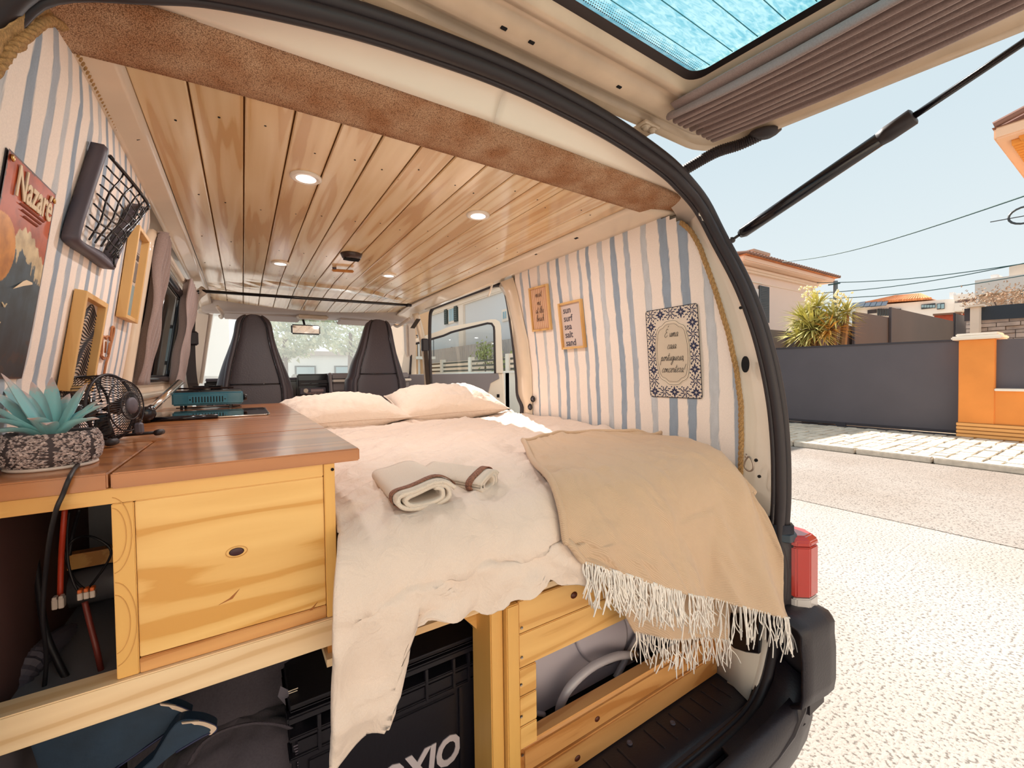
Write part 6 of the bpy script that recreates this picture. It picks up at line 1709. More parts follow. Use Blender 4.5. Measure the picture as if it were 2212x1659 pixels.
# ---- flush black hob glass and teal gas stove
hob = thing('glass_lid', 'glossy black glass lid set flush in the worktop', 'hob')
h0, h1, h2, h3 = P(318, 909, z=ZC), P(582, 899, z=ZC), P(596, 884, z=ZC), P(340, 891, z=ZC)
hx0, hx1, hy0, hy1 = -.24, h1.x, (h0.y+h1.y)/2, (h2.y+h3.y)/2
box('glass', hx0, hx1, hy0, hy1, ZC, ZC+.0055, mat('black glass', '#0d0b10', .06, coat=.6), hob, bevel=.002)
MB().tube([V(hx0, hy0-.003, ZC+.003), V(hx1-.01, hy0-.003, ZC+.003), V(hx1+.002, hy0+.008, ZC+.003), V(hx1+.002, hy1, ZC+.003)], .0022, 6).obj('chrome_edge', m_chrome, hob, True)
stv = thing('gas_stove', 'teal portable gas stove on the far end of the worktop', 'stove')
m_teal = mat('teal enamel', '#236a80', .35, coat=.4, var=.08, vscale=20)
SY = 1.90
A, B = P(370, 850, y=SY), P(525, 850, y=SY); zt1 = P(440, 847, y=SY).z; zb1 = P(440, 875, y=SY).z
sx0, sx1 = A.x, B.x
box('body', sx0, sx1, SY, SY+.16, zb1, zt1, m_teal, stv, bevel=.005, seg=3)
box('top_tray', sx0+.004, sx1-.004, SY+.003, SY+.157, zt1, zt1+.006, m_blackg, stv, bevel=.002)
vx0, vx1 = P(412, 860, y=SY).x, P(485, 860, y=SY).x; vz0, vz1 = P(450, 871, y=SY).z, P(450, 854, y=SY).z
box('vent_plate', vx0-.008, vx1+.008, SY-.0022, SY+.001, vz0, vz1, mat('teal lighter', '#2d7890', .35), stv, bevel=.0015)
for k in range(11): 
    x = vx0+.006+(vx1-vx0-.012)*k/10; box('vent_slot', x-.0016, x+.0016, SY-.003, SY-.0018, vz0+.004, vz1-.004, m_hole, stv)
for x in (vx0-.002, vx1+.002): MB().lathe([(.003, 0), (.002, .002), (0, .002)], (x, SY-.002, (vz0+vz1)/2), (0, -1, 0), 10).obj('rivet', m_blackg, stv)
for (px, w) in ((392, .008), (498, .008)):
    c = P(px, 878, y=SY+.01); 
    for yy in (SY+.015, SY+.145): box('foot', c.x-w/2, c.x+w/2, yy-.005, yy+.005, ZC, zb1, m_blackg, stv)
MB().tube([V(sx0+.01, SY+.02, ZC+.007), V(sx1-.01, SY+.02, ZC+.007)], .002, 6).obj('lower_bar', m_blackg, stv)
MB().lathe([(.012, 0), (.012, .010), (.009, .013), (0, .013)], (sx1, SY+.03, (zt1+zb1)/2), (1, 0, 0), 18).obj('gas_knob', m_blackg, stv, True)
for k in range(4):
    a = k*math.pi/2+.78; c = V((sx0+sx1)/2-.01, SY+.08, zt1+.006)
    MB().rbox(c+V(math.cos(a)*.04, math.sin(a)*.04, .008), (.055, .004, .016), (math.cos(a), math.sin(a), 0), (-math.sin(a), math.cos(a), 0)).obj('pan_support', m_blackg, stv)
MB().lathe([(.022, 0), (.022, .006), (.012, .009), (0, .009)], ((sx0+sx1)/2-.01, SY+.08, zt1+.006), (0, 0, 1), 20).obj('burner', m_steel, stv, True)
MB().tube([V(sx0+.012, SY+.01, zt1+.014), V(sx1-.03, SY+.01, zt1+.014)], .003, 6).obj('rail', m_blackg, stv)
# folded chrome tap
tap = thing('folding_tap', 'folded chrome tap beside the teal stove', 'tap')
q0 = P(316, 893, y=1.42); q1 = P(388, 826, y=1.62)
MB().lathe([(.017, -.008), (.018, 0), (.018, .016), (.015, .020), (0, .020)], q0, (.3, -.95, 0), 22).obj('tap_base', m_blackg, tap, True)
MB().tube([q0+V(-.002, .01, .004), q0.lerp(q1, .15)], .010, 12).obj('joint', m_blackg, tap, True)
MB().tube([q0.lerp(q1, .12), q1], .0095, 14).obj('spout', m_chrome, tap, True)
MB().tube([V(q0.x+.004, q0.y+.01, ZC+.006), V(q0.x+.15, q0.y+.02, ZC+.006)], .007, 10).obj('tap_arm', m_blackg, tap, True)
MB().tube([V(q0.x, q0.y, ZC), q0], .008, 10).obj('post', m_blackg, tap, True)

# ---- desk fan with wire cage
fan = thing('desk_fan', 'small black wire-cage desk fan on the worktop beside the plant', 'fan')
fc = P(232, 880, y=1.02)          # centre of the cage
fax = V(.93, -.36, .06).normalized(); fu = V(0, 0, 1)-fax*fax.z; fu.normalize(); fv = fax.cross(fu)
RF = .058
def ring(r, d, n=40): return [fc+fax*d+(fu*math.cos(a)+fv*math.sin(a))*r for a in np.linspace(0, 2*math.pi, n, endpoint=False)]
cg = MB()
for r, d, w in ((RF, -.034, .0022), (RF*1.0, .006, .0026), (RF*.78, .030, .0012), (RF*.42, .036, .0012), (RF*.74, -.05, .0012)):
    cg.tube(ring(r, d), w, 6, closed=True)
for k in range(56):
    a = 2*math.pi*k/56; e = fu*math.cos(a)+fv*math.sin(a)
    cg.tube([fc+fax*.038+e*.016, fc+fax*.034+e*RF*.55, fc+fax*.026+e*RF*.83, fc+fax*.006+e*RF*1.0, fc-fax*.034+e*RF*.99, fc-fax*.05+e*RF*.74, fc-fax*.053+e*RF*.25], .00075, 4, caps=False)
tag(cg.obj('cage', m_black, fan, True), kind='stuff')
MB().lathe([(.015, 0), (.015, .003), (.010, .005), (0, .006)], fc+fax*.036, fax, 24).obj('hub_badge', m_dgrey, fan, True)
MB().lathe([(.010, -.022), (.016, -.016), (.018, .0), (0, .0)], fc-fax*.025, fax, 20).obj('motor', m_blackg, fan, True)
for k in range(4):
    a0 = k*math.pi/2; rows = []
    for j in range(7):
        r = .010+j*.0078; w = .35-.01*j; row = []
        for i in range(6):
            a = a0+(i/5-.5)*w*2.2; row.append(fc+fax*(-.010+.012*(i/5-.5))+(fu*math.cos(a)+fv*math.sin(a))*r)
        rows.append(row)
    thick(MB().grid(rows).obj('blade', m_blackg, fan, True), .0012, 0)
# U bracket and feet
z_f = ZC+.006
b0 = fc-fax*.045+fv*.0+V(0, 0, -.052); 
f1, f2 = P(215, 948, z=ZC+.006), P(286, 936, z=ZC+.006)
pv = fax.cross(V(0, 0, 1)).normalized()
sideA, sideB = fc+pv*.063, fc-pv*.063
for s, fpt, nm in ((sideA, 1, ''), (sideB, 2, '')):
    base = V(s.x, s.y, z_f)
    MB().tube(crom([s, s*.5+base*.5+(s-fc).normalized()*.006, base+(s-fc).normalized()*.004], 5), .0032, 8).obj('bracket_arm', m_black, fan, True)
    MB().lathe([(.006, -.004), (.006, .004)], s, pv, 12).obj('pivot_knob', m_black, fan, True)
    MB().tube([base+fax*.045, base, base-fax*.045], .003, 8).obj('foot_wire', m_black, fan, True)
    for q in (.045, -.045): MB().lathe([(.0055, -.009), (.0062, 0), (.0055, .009)], base+fax*q, pv, 12).obj('foot_pad', m_rubber, fan, True)
MB().tube([V(sideA.x, sideA.y, z_f)-fax*.02, V(sideB.x, sideB.y, z_f)-fax*.02], .003, 8).obj('cross_wire', m_black, fan, True)
MB().rbox(fc+fax*.048+V(.0, .0, -.042), (.012, .012, .02), fax, pv).obj('switch_box', m_dgrey, fan, bevel=.003)

# ---- plant in stone pot
pot = thing('potted_succulent', 'blue-green artificial agave in a grey pebble-covered pot', 'plant')
pc = P(88, 1020, z=ZC); pc = pc+V(.0, .040, 0); PR_ = .0455; PH = .042
m_pot = mat('pot ceramic', '#4a4042', .9)
prof = [(PR_*.86, 0), (PR_*.98, PH*.15), (PR_*1.04, PH*.45), (PR_*1.0, PH*.8), (PR_*.9, PH), (PR_*.82, PH*.97), (PR_*.8, PH*.85)]
MB().lathe(prof, pc+V(0, 0, .004), (0, 0, 1), 40).obj('pot', m_pot, pot, True)
MB().lathe([(PR_*.88, 0), (PR_*.95, .002), (PR_*.93, .0045), (0, .0045)], pc, (0, 0, 1), 36).obj('saucer', mat('white saucer', '#e6d6cc', .6), pot, True)
MB().lathe([(PR_*.8, 0), (0, .001)], pc+V(0, 0, PH*.86), (0, 0, 1), 30).obj('soil', mat('dark soil', '#3c2e24', 1), pot)
random.seed(21)
m_peb = mat('grey white pebble', '#b9a9a6', .85, var=.4, vscale=500, vary='#4c3c3c'); pm = MB()
tex = []
for k in range(2600):
    a = random.uniform(0, 2*math.pi); h = random.uniform(.02, 1.0)
    stripe = min(abs(((a*7/(2*math.pi)) % 1)-.5)*2, 1)
    if stripe < .14: continue
    hh = h*PH; r = np.interp(hh/PH, [0, .15, .45, .8, 1], [PR_*.87, PR_*.99, PR_*1.05, PR_*1.01, PR_*.91])
    n = V(math.cos(a), math.sin(a), (h-.45)*.5).normalized(); c = pc+V(r*math.cos(a), r*math.sin(a), .004+hh)
    u = n.cross(V(0, 0, 1)).normalized(); w = n.cross(u); an = random.uniform(-.6, .6); u2 = u*math.cos(an)+w*math.sin(an); w2 = n.cross(u2)
    sx_ = random.uniform(.0017, .0030); sy_ = sx_*random.uniform(.45, .65)
    pm.add([c+u2*sx_, c+w2*sy_, c-u2*sx_, c-w2*sy_, c+n*.0016], [(0, 1, 4), (1, 2, 4), (2, 3, 4), (3, 0, 4)])
tag(pm.obj('pebbles', mat('pebble', '#c2b2ae', .9, var=.5, vscale=330, vary='#5c4a4a'), pot), kind='stuff')
def agave_mat():
    m, nt, b = newmat('powdery agave leaf'); a = nt.nodes.new('ShaderNodeAttribute'); a.attribute_name = 'Tip'
    n = N(nt, 'ShaderNodeTexNoise', Scale=300.0, Detail=3.0); v = objcoord(nt); nt.links.new(v, n.inputs['Vector'])
    ad = N(nt, 'ShaderNodeMath', operation='MULTIPLY_ADD'); ad.inputs[1].default_value = .25; nt.links.new(n.outputs['Fac'], ad.inputs[0]); nt.links.new(a.outputs['Fac'], ad.inputs[2])
    c = ramp(nt, ad.outputs[0], [(.1, '#8fc0ba'), (.45, '#7cc0c4'), (.85, '#8fbcc0'), (1.0, '#c4a9a4')])
    nt.links.new(c, b.inputs['Base Color']); b.inputs['Roughness'].default_value = .85; b.inputs['Sheen Weight'].default_value = .3; return m
m_ag = agave_mat()
pb = pc+V(0, 0, PH*.85)
tips = [((2, 806), -.02), ((68, 824), .01), ((112, 815), .02), ((46, 842), .0), ((190, 826), .03), ((182, 833), .0), ((222, 860), -.01), ((236, 873), -.02), ((228, 874), .01), ((-30, 838), -.01), ((-45, 868), -.03), ((-60, 905), -.03), ((-40, 940), -.04), ((100, 918), -.045), ((150, 850), .045), ((-10, 820), .04), ((215, 905), -.03), ((60, 905), -.05), ((20, 850), .05)]
for i, ((px, py), dy) in enumerate(tips):
    tip = P(px, py, y=pc.y+dy); d = tip-pb; L = d.length; hz = V(d.x, d.y, 0)
    base = pb+(hz.normalized() if hz.length > .01 else V(0, -1, 0))*.006
    mid = base.lerp(tip, .45)+V(0, 0, .010 if d.z < .05 else .002)
    cpts = crom([base, base.lerp(mid, .5)+V(0, 0, .002), mid, mid.lerp(tip, .55)+V(0, 0, .002), tip], 5); n = len(cpts); rows = []; tv = []
    sd = d.normalized().cross(V(0, 0, 1)); sd = sd.normalized() if sd.length > .05 else V(1, 0, 0)
    if abs(sd.x) < .5 and d.z > .04: sd = (sd+V(.8, 0, 0)).normalized()
    up = sd.cross(d.normalized())
    for k, p in enumerate(cpts):
        t = k/(n-1); w = (.0085*(.75+.9*t-1.65*t*t*t) if t < .75 else .0085*.73*(1-t)/.25*.98)+.0002
        rows.append([p-sd*w+up*w*.35, p-sd*w*.55-up*w*.12, p-up*w*.35, p+sd*w*.55-up*w*.12, p+sd*w+up*w*.35, p+up*w*.25, p-sd*w+up*w*.35]); tv += [t]*7
    mb = MB().grid(rows); me = mb.mesh('leaf'); at = me.attributes.new('Tip', 'FLOAT', 'POINT'); at.data.foreach_set('value', tv)
    link('leaf', me, m_ag, pot, True)

# ================================================================== STORAGE UNDER UNIT AND BED
crate = thing('storage_crate', 'black plastic storage crate with white lettering under the bed', 'crate')
m_cr = mat('crate black', '#1d1a21', .38, bump=.15, bscale=120)
cx0, cx1, cy0, cy1, cz0, cz1 = .05, .424, .80, 1.25, -.872, -.565
box('body', cx0+.008, cx1-.008, cy0+.008, cy1, cz0, cz1-.06, m_cr, crate, bevel=.008, seg=3)
box('lid', cx0, cx1, cy0, cy1, cz1-.012, cz1, m_cr, crate, bevel=.007, seg=3)
box('rim', cx0, cx1, cy0, cy1, cz1-.030, cz1-.016, m_cr, crate, bevel=.003)
box('rim', cx0+.002, cx1-.002, cy0+.002, cy1, cz1-.062, cz1-.054, m_cr, crate, bevel=.002)
box('rim', cx0+.002, cx1-.002, cy0+.002, cy1, cz1-.098, cz1-.090, m_cr, crate, bevel=.002)
for x in (cx0+.05, cx0+.12, cx0+.25, cx0+.31, cx0+.345): box('rib', x-.003, x+.003, cy0+.001, cy0+.012, cz1-.095, cz1-.03, m_cr, crate, bevel=.001)
for x in (cx1-.012, cx1-.05): box('rib', x-.004, x+.004, cy0, cy0+.012, cz0, cz1-.095, m_cr, crate, bevel=.001)
box('panel', cx0+.03, cx1-.06, cy0+.004, cy0+.01, cz0+.02, cz1-.105, m_cr, crate, bevel=.003)
tc_ = P(890, 1655, y=cy0+.003)
font_mesh('lettering', 'BOXIO', .080, P(992, 1612, y=cy0+.003), V(1, 0, 0), V(.0, 0, 1), mat('white lettering', '#c8bcc0', .6), crate, depth=.001, bold=.0028, shear=.15, sx=.85, align='RIGHT')
# grey bag
bag = thing('bag', 'dark grey fabric bag with a zipped pocket beside the crate', 'bag')
m_bag = cloth('grey bag fabric', '#4f4950', '#3f3a42', 300, .85, .3)
def blob(name, c, r, m, par, seed, n=28, e=.8, amp=.12):
    rows = []
    for i in range(n+1):
        ph = math.pi*i/n-math.pi/2; row = []
        for j in range(2*n+1):
            th = math.pi*j/n
            d = V(math.copysign(abs(math.cos(ph))**e*abs(math.cos(th))**e, math.cos(th)), math.copysign(abs(math.cos(ph))**e*abs(math.sin(th))**e, math.sin(th)), math.copysign(abs(math.sin(ph))**e, math.sin(ph)))
            f = 1+amp*noise.noise(d*1.5+V(seed, 0, 0))+amp*.4*noise.noise(d*5+V(seed, 3, 0))
            row.append(c+V(d.x*r[0], d.y*r[1], d.z*r[2])*f)
        rows.append(row)
    return MB().grid(rows).obj(name, m, par, True)
blob('bag_body', V(-.03, 1.03, -.68), (.17, .13, .19), m_bag, bag, 1)
blob('front_pocket', V(-.02, .90, -.745), (.14, .07, .125), m_bag, bag, 4)
blob('side_pocket', P(770, 1640, y=.84)+V(-.05, 0, -.02), (.045, .04, .07), m_bag, bag, 7)
pts = [P(410, 1650, y=.83), P(440, 1605, y=.83), P(490, 1575, y=.825), P(560, 1562, y=.82), P(630, 1575, y=.83), P(680, 1620, y=.84)]
MB().tube(crom(pts, 6), .006, 8, flat=.4).obj('strap', mat('webbing', '#453e46', .9, bump=1, bscale=400), bag, True)
zp = [P(640, 1610, y=.81), P(648, 1640, y=.81), P(650, 1675, y=.81)]
for k in range(12):
    p = resample(zp, 12)[k]; MB().rbox(p, (.009, .002, .002), (1, 0, 0), (0, 0, 1)).obj('zip_tooth', m_dgrey, bag)
lab = [P(606, 1482, y=.84), P(640, 1500, y=.84), P(655, 1520, y=.84), P(650, 1560, y=.845), P(600, 1505, y=.84)]
MB().poly(lab, (0, -1, 0), .001).obj('care_label', mat('grey label', '#5b5660', .8), bag)
for k in range(4):
    a = P(622+k*1.5, 1494+k*4.5, y=.838); box('label_line', a.x, a.x+.016-.002*k, .8375, .8385, a.z-.0006, a.z+.0006, m_paper, bag)
# blue boards
m_blue = mat('navy board cover', '#1e3348', .6, var=.2, vscale=30, bump=.2, bscale=90); m_edge = mat('cream board edge', '#d3bca8', .7, var=.1, vscale=60)
for i, (pts, y, lab) in enumerate((([(60, 1600), (200, 1545), (330, 1518), (380, 1524), (408, 1535), (414, 1542), (400, 1556), (330, 1605), (250, 1660), (100, 1720)], .785, 'upper dark blue board with a cream nose under the kitchen unit'),
                                    ([(330, 1640), (370, 1575), (395, 1556), (430, 1556), (455, 1563), (468, 1572), (462, 1582), (440, 1590), (380, 1625), (300, 1690), (230, 1730)], .762, 'lower dark blue board with a cream nose under the kitchen unit'))):
    t = thing('body_board', lab, 'board', 'boards under the kitchen unit')
    q = [P(px, py, y=y) for px, py in pts]; qs = crom(q, 5)
    MB().poly(qs, (0, -1, 0), .02).obj('deck', m_blue, t, bevel=.003, seg=2)
    tipi = [P(px, py, y=y-.001) for px, py in (([(345, 1519), (380, 1524), (408, 1535), (414, 1542), (400, 1553)]) if i == 0 else ([(392, 1560), (430, 1557), (455, 1563), (468, 1572), (456, 1586)]))]
    qq = crom(tipi, 5); inn = [p.lerp(P(370, 1560, y=y-.001) if i == 0 else P(410, 1590, y=y-.001), .22 if 3 < k < len(qq)-3 else .1) for k, p in enumerate(qq)]
    thick(MB().grid([qq, inn]).obj('nose_band', m_edge, t), .003, 0)
    MB().tube(crom(q[3:9], 5), .0016, 6).obj('edge_cord', m_navy, t, True)
# water tank, hoses, fitting
tank = thing('water_tank', 'milky grey plastic water tank behind the open bed frame', 'tank')
m_tank = mat('milky grey plastic', '#c4bcc6', .4, coat=.2, var=.05, vscale=6)
box('body', .47, 1.06, .82, 1.3, -.868, -.50, m_tank, tank, bevel=.035, seg=4)
rows = []
MB().lathe([(.075, 0), (.078, -.006), (.070, -.010), (0, -.010)], (.80, .82, -.70), (0, 1, 0), 30, squash=1.5).obj('moulded_recess', m_tank, tank, True)
MB().tube(crom([V(.49, .815, -.66), V(.52, .81, -.74), V(.56, .808, -.80), V(.60, .81, -.83)], 6), .006, 8).obj('moulded_rib', m_tank, tank, True)
hose = thing('hose', 'clear plastic hose curving from the brass fitting down beside the tank', 'hose')
m_hose = mat('clear hose', '#cdc6cb', .12, coat=.6, alpha=.75)
F0 = P(1362, 1415, y=.775)
hp = [F0, P(1330, 1418, y=.77), P(1280, 1440, y=.765), P(1235, 1480, y=.765), P(1212, 1520, y=.77), P(1208, 1545, y=.78), P(1212, 1590, y=.79)]
MB().tube(crom(hp, 8), .0105, 14).obj('tube', m_hose, hose, True)
h2 = thing('hose', 'second clear hose running up behind the fringe beside the tank', 'hose')
MB().tube(crom([P(1330, 1465, y=.80), P(1365, 1400, y=.80), P(1400, 1340, y=.80), P(1410, 1300, y=.8)], 8), .009, 12).obj('tube', m_hose, h2, True)
fit = thing('brass_fitting', 'brass and steel tap fitting at the end of the clear hose', 'fitting')
fd = (P(1400, 1412, y=.785)-F0).normalized()
MB().lathe([(.008, -.006), (.012, 0), (.012, .004), (.010, .006), (.010, .009), (.0125, .011), (.0125, .016)], F0, fd, 6).obj('hex_nut', m_brass, fit)
MB().lathe([(.011, .016), (.014, .018), (.014, .024), (.010, .026)], F0, fd, 16).obj('collar', m_steel, fit, True)
MB().lathe([(.0145, .026), (.0165, .028), (.0165, .034), (.010, .036), (.010, .07)], F0, fd, 12).obj('steel_ring', m_blackg, fit, True)
# ================================================================== ON THE WALLS
def wall_item(name, label, cat, q, group=None):
    t = thing(name, label, cat, group); return t, frame3(*q)
def picture_frame(t, fr, bw, th, m, name='frame'):
    O, U, W, Nn, w, h = fr
    for a, b in (((-w/2+bw/2, 0), (bw, h)), ((w/2-bw/2, 0), (bw, h)), ((0, h/2-bw/2), (w-2*bw, bw)), ((0, -h/2+bw/2), (w-2*bw, bw))):
        MB().rbox(O+U*a[0]+W*a[1]+Nn*th/2, (b[0], b[1], th), U, W).obj(name+'_rail', m, t, bevel=.0008)
def toward(fr, ref=V(.475, 1.2, .1)):
    O, U, W, Nn, w, h = fr
    return fr if Nn.dot(ref-O) > 0 else (O, U, W, -Nn, w, h)
# right: 'meet me at the beach'
q = [PR(1139, 626, .001), PR(1180, 615, .001), PR(1199, 710, .001), PR(1160, 715, .001)]
t, fr = wall_item('wall_frame', 'small ribbed felt letter frame reading meet me at the beach', 'picture frame', q, 'wall pictures'); fr = toward(fr); O, U, W, Nn, w, h = fr
picture_frame(t, fr, .0085, .012, w_frame)
MB().rbox(O+Nn*.002, (w-.014, h-.014, .003), U, W).obj('backing', mat('peach ribbed felt', '#d8a888', .9), t)
for k in range(9):
    x = -w/2+.014+(w-.028)*k/8; MB().tube([O+U*x+W*(-h/2+.01)+Nn*.0045, O+U*x+W*(h/2-.01)+Nn*.0045], .0022, 6).obj('felt_rib', mat('peach rib', '#e8c4a4', .9), t)
hand_text('lettering', ['meet', 'me', 'at the', 'beach'], O+Nn*.0085+W*.004, U, W, .0145, m_print, t, r=.00065, gap=2.4, slant=.18, wide=1.1)
# right: 'sun surf sea salt sand'
q = [PR(1205, 657, .001), PR(1253, 648, .001), PR(1274, 748, .001), PR(1223, 755, .001)]
t, fr = wall_item('wall_frame', 'framed print reading sun surf sea salt sand', 'picture frame', q, 'wall pictures'); fr = toward(fr); O, U, W, Nn, w, h = fr
picture_frame(t, fr, .0085, .014, w_frame)
MB().rbox(O+Nn*.002, (w-.014, h-.014, .003), U, W).obj('print', mat('pinkish grey paper', '#d9c6bd', .85), t)
for k, s in enumerate(('sun', 'surf', 'sea', 'salt', 'sand')):
    o = font_mesh('lettering', s, .037, O+U*(-w/2+.021)+W*(.064-.033*k-.002)+Nn*.0042, U, W, m_dgrey, t, align='LEFT', bold=.0004, sx=.92)
# right: tile-patterned plate
q = [PR(1392, 673, .001), PR(1502, 657, .001), PR(1523, 860, .001), PR(1410, 857, .001)]
t, fr = wall_item('tin_sign', 'blue tile-patterned plate reading É uma casa portuguesa, concerteza!', 'sign', q); fr = toward(fr); O, U, W, Nn, w, h = fr
def L2(x, y, n=0): return O+U*x+W*y+Nn*n
rr = rrect(-w/2, w/2, -h/2, h/2, .008)
MB().poly([L2(x, y, .002) for x, y in rr], Nn, .003).obj('plate', mat('cream enamel', '#e2d2c0', .45), t)
MB().tube([L2(x, y, .0018) for x, y in rr], .0011, 5, closed=True).obj('plate_edge', m_print, t)
fl = MB()
def petal(cx, cy, a, L, wd, n=.0024):
    c, s = math.cos(a), math.sin(a)
    P_ = [(0.12*L, 0), (.5*L, wd), (L, 0), (.5*L, -wd)]
    fl.add([L2(cx+x*c-y*s, cy+x*s+y*c, n) for x, y in P_], [(0, 1, 2, 3)])
tw = w/5; th_ = h/8; random.seed(9)
for i in range(5):
    for j in range(8):
        cx = -w/2+(i+.5)*tw; cy = -h/2+(j+.5)*th_
        if abs(cx) < w*.27 and abs(cy) < h*.33: continue
        star = (i+j) % 2 == 0
        for k in range(8):
            a = k*math.pi/4
            if star: petal(cx, cy, a, tw*.52*(1 if k % 2 == 0 else .72), tw*.10)
            else:
                petal(cx, cy, a+.39, tw*.42, tw*.06); petal(cx+math.cos(a)*tw*.34, cy+math.sin(a)*tw*.34, a+1.2, tw*.2, tw*.05)
        for k in range(4):
            a = math.pi/4+k*math.pi/2; petal(cx+math.cos(a)*tw*.5, cy+math.sin(a)*tw*.5, a+math.pi/2, tw*.22, tw*.06); petal(cx+math.cos(a)*tw*.5, cy+math.sin(a)*tw*.5, a-math.pi/2, tw*.22, tw*.06)
tag(fl.obj('flower_pattern', m_navy, t), kind='stuff')
def plaque(s, n=72):
    pts = []
    for k in range(n):
        a = 2*math.pi*k/n; x = math.copysign(abs(math.cos(a))**.62, math.cos(a)); y = math.copysign(abs(math.sin(a))**.62, math.sin(a))
        b = 1+.045*abs(math.cos(a*4)); tip = .05*math.exp(-((abs(math.sin(a))-1)/.03)**2)
        pts.append((x*w*.305*s*b, y*h*.315*s*(b+tip)))
    return pts
MB().poly([L2(x, y, .0034) for x, y in plaque(1.06)], Nn, .001).obj('plaque_edge', m_paper, t)
MB().tube([L2(x, y, .0036) for x, y in plaque(1.03)], .0006, 4, closed=True).obj('plaque_line', m_print, t)
MB().poly([L2(x, y, .0040) for x, y in plaque(.98)], Nn, .001).obj('plaque', mat('beige enamel', '#d5c4ae', .45), t)
MB().tube([L2(x, y, .0042) for x, y in plaque(.93)], .0004, 4, closed=True).obj('plaque_line', m_print, t)
hand_text('lettering', ['E uma', 'casa', 'portuguesa,', 'concerteza!'], L2(0, .0, .0045), U, W, .0132, m_print, t, r=.0005, gap=2.8, slant=.3, wide=.95)

# left: orange tin poster
q = [PL(17, 318, .001), PL(132, 432, .001), PL(30, 822, .001), PL(-110, 822, .001)]
pA, pB = PL(17, 318, .002), PL(131, 433, .002)
ytl, ytr = pA.y, pB.y; zt_p = (pA.z+pB.z)/2; pC = PL(28, 818, .002); zb_p = pC.z
ytr = (ytr+pC.y)/2
t = thing('tin_sign', 'orange and dark blue tin poster lettered Nazaré on the left wall', 'sign')
W_ = ytr-ytl; H_ = zt_p-zb_p
def Q(u, v, n=0):   # u 0..1 towards the cab, v 0..1 from the top
    z = zt_p-v*H_; return V(WL(z)+.003+n, ytl+u*W_, z)
def qpoly(name, pts, m, n, sub=1):
    return MB().poly([Q(u, v, n) for u, v in pts], (1, 0, 0), .0006).obj(name, m, t)
rows = [[Q(-.0+u/6, v/16, -.001) for u in range(7)] for v in range(17)]
m_pos = newmat('poster ground')
def poster_mat():
    m, nt, b = newmat('tin poster print'); a = nt.nodes.new('ShaderNodeAttribute'); a.attribute_name = 'Col'
    n = N(nt, 'ShaderNodeTexNoise', Scale=40.0, Detail=4.0); v = objcoord(nt); nt.links.new(v, n.inputs['Vector'])
    c2 = ramp(nt, n.outputs['Fac'], [(.3, '#c9bcb4'), (.6, '#ffffff')])
    mx = nt.nodes.new('ShaderNodeMix'); mx.data_type = 'RGBA'; mx.blend_type = 'MULTIPLY'; mx.inputs['Factor'].default_value = 1
    nt.links.new(a.outputs['Color'], mx.inputs['A']); nt.links.new(c2, mx.inputs['B']); nt.links.new(mx.outputs['Result'], b.inputs['Base Color']); b.inputs['Roughness'].default_value = .4; return m
nu_, nv_ = 110, 200
vs = []; cols = []
def art(u, v):
    # measured against the poster: orange sky, sun disc, cream breaking crest, dark sea with gulls
    red = srgb('#c2532c'); sunc = srgb('#e69a48'); cream = srgb('#e6cfa4'); sea = srgb('#4e5f6b'); deep = srgb('#2a2d36')
    c = [red[i]*(1-.1*v*3)+sunc[i]*.1*v*3 for i in range(3)]
    crest = .30+.035*math.sin(u*7+.6)+.010*math.sin(u*60)+(.16*(.45-u) if u < .45 else .10*(u-.45))
    if v > crest:
        foam = crest+.11+.05*noise.noise((u*7, 2, 0))+.07*max(0, noise.noise((u*22, 5, 0)))+.05*max(0, noise.noise((u*50, 3, 0)))
        if v < foam: c = [cream[i]*(1-.1*(v-crest)/.1) for i in range(3)]
        else:
            t_ = min(1, (v-foam)/.45); c = [sea[i]*(1-t_)+deep[i]*t_ for i in range(3)]
    du, dv = (u-.10)*W_/H_, v-.42
    if du*du+dv*dv < .155**2 and not (v > crest and u > .42): 
        g = (v-.27)/.3; c = [sunc[i]*(1-.12*g) for i in range(3)]
    if v > .80 and u > .5:
        n_ = noise.noise((u*9, v*14, 4))
        if n_ > .15+(.95-v): c = list(srgb('#40302f'))
    e_ = min(u*W_, (1-u)*W_, v*H_, (1-v)*H_)
    if e_ < .0022+.0012*noise.noise((u*30, v*40, 9)): c = list(srgb('#5a3a32'))
    return (c[0], c[1], c[2], 1)
for j in range(nv_+1):
    for i in range(nu_+1):
        u, v = i/nu_, j/nv_; vs.append(Q(u, v, 0)); cols.append(art(u, v))
mb = MB(); mb.v = [tuple(p) for p in vs]; mb.f = [(j*(nu_+1)+i, j*(nu_+1)+i+1, (j+1)*(nu_+1)+i+1, (j+1)*(nu_+1)+i) for j in range(nv_) for i in range(nu_)]; mb.mi = [0]*len(mb.f)
me = mb.mesh('plate'); at = me.color_attributes.new('Col', 'FLOAT_COLOR', 'POINT'); at.data.foreach_set('color', [x for c in cols for x in c])
o = link('plate', me, poster_mat(), t, True)
thick(MB().grid([[Q(u/4, v/8, -.0028) for u in range(5)] for v in range(9)]).obj('plate_back', m_print, t), .001)
zt0 = Q(.5, .115, .0012)
Up = V(0, 1, 0); 
font_mesh('lettering', 'Nazaré', .052, Q(.555, .105, .0016), V(0, 1, 0), (Q(.5, .0)-Q(.5, .2)).normalized(), mat('cream lettering', '#e8d0ae', .6), t, depth=.0006, bold=.0008, sx=.80*W_/.16)
for k in range(3):
    a, b = Q(.30+.05*k, .185+.022*k, .001), Q(.82-.06*k, .185+.022*k, .001); MB().tube([a, b], .0016, 4, flat=.3).obj('small_print', mat('faded print', '#8c4430', .7), t)
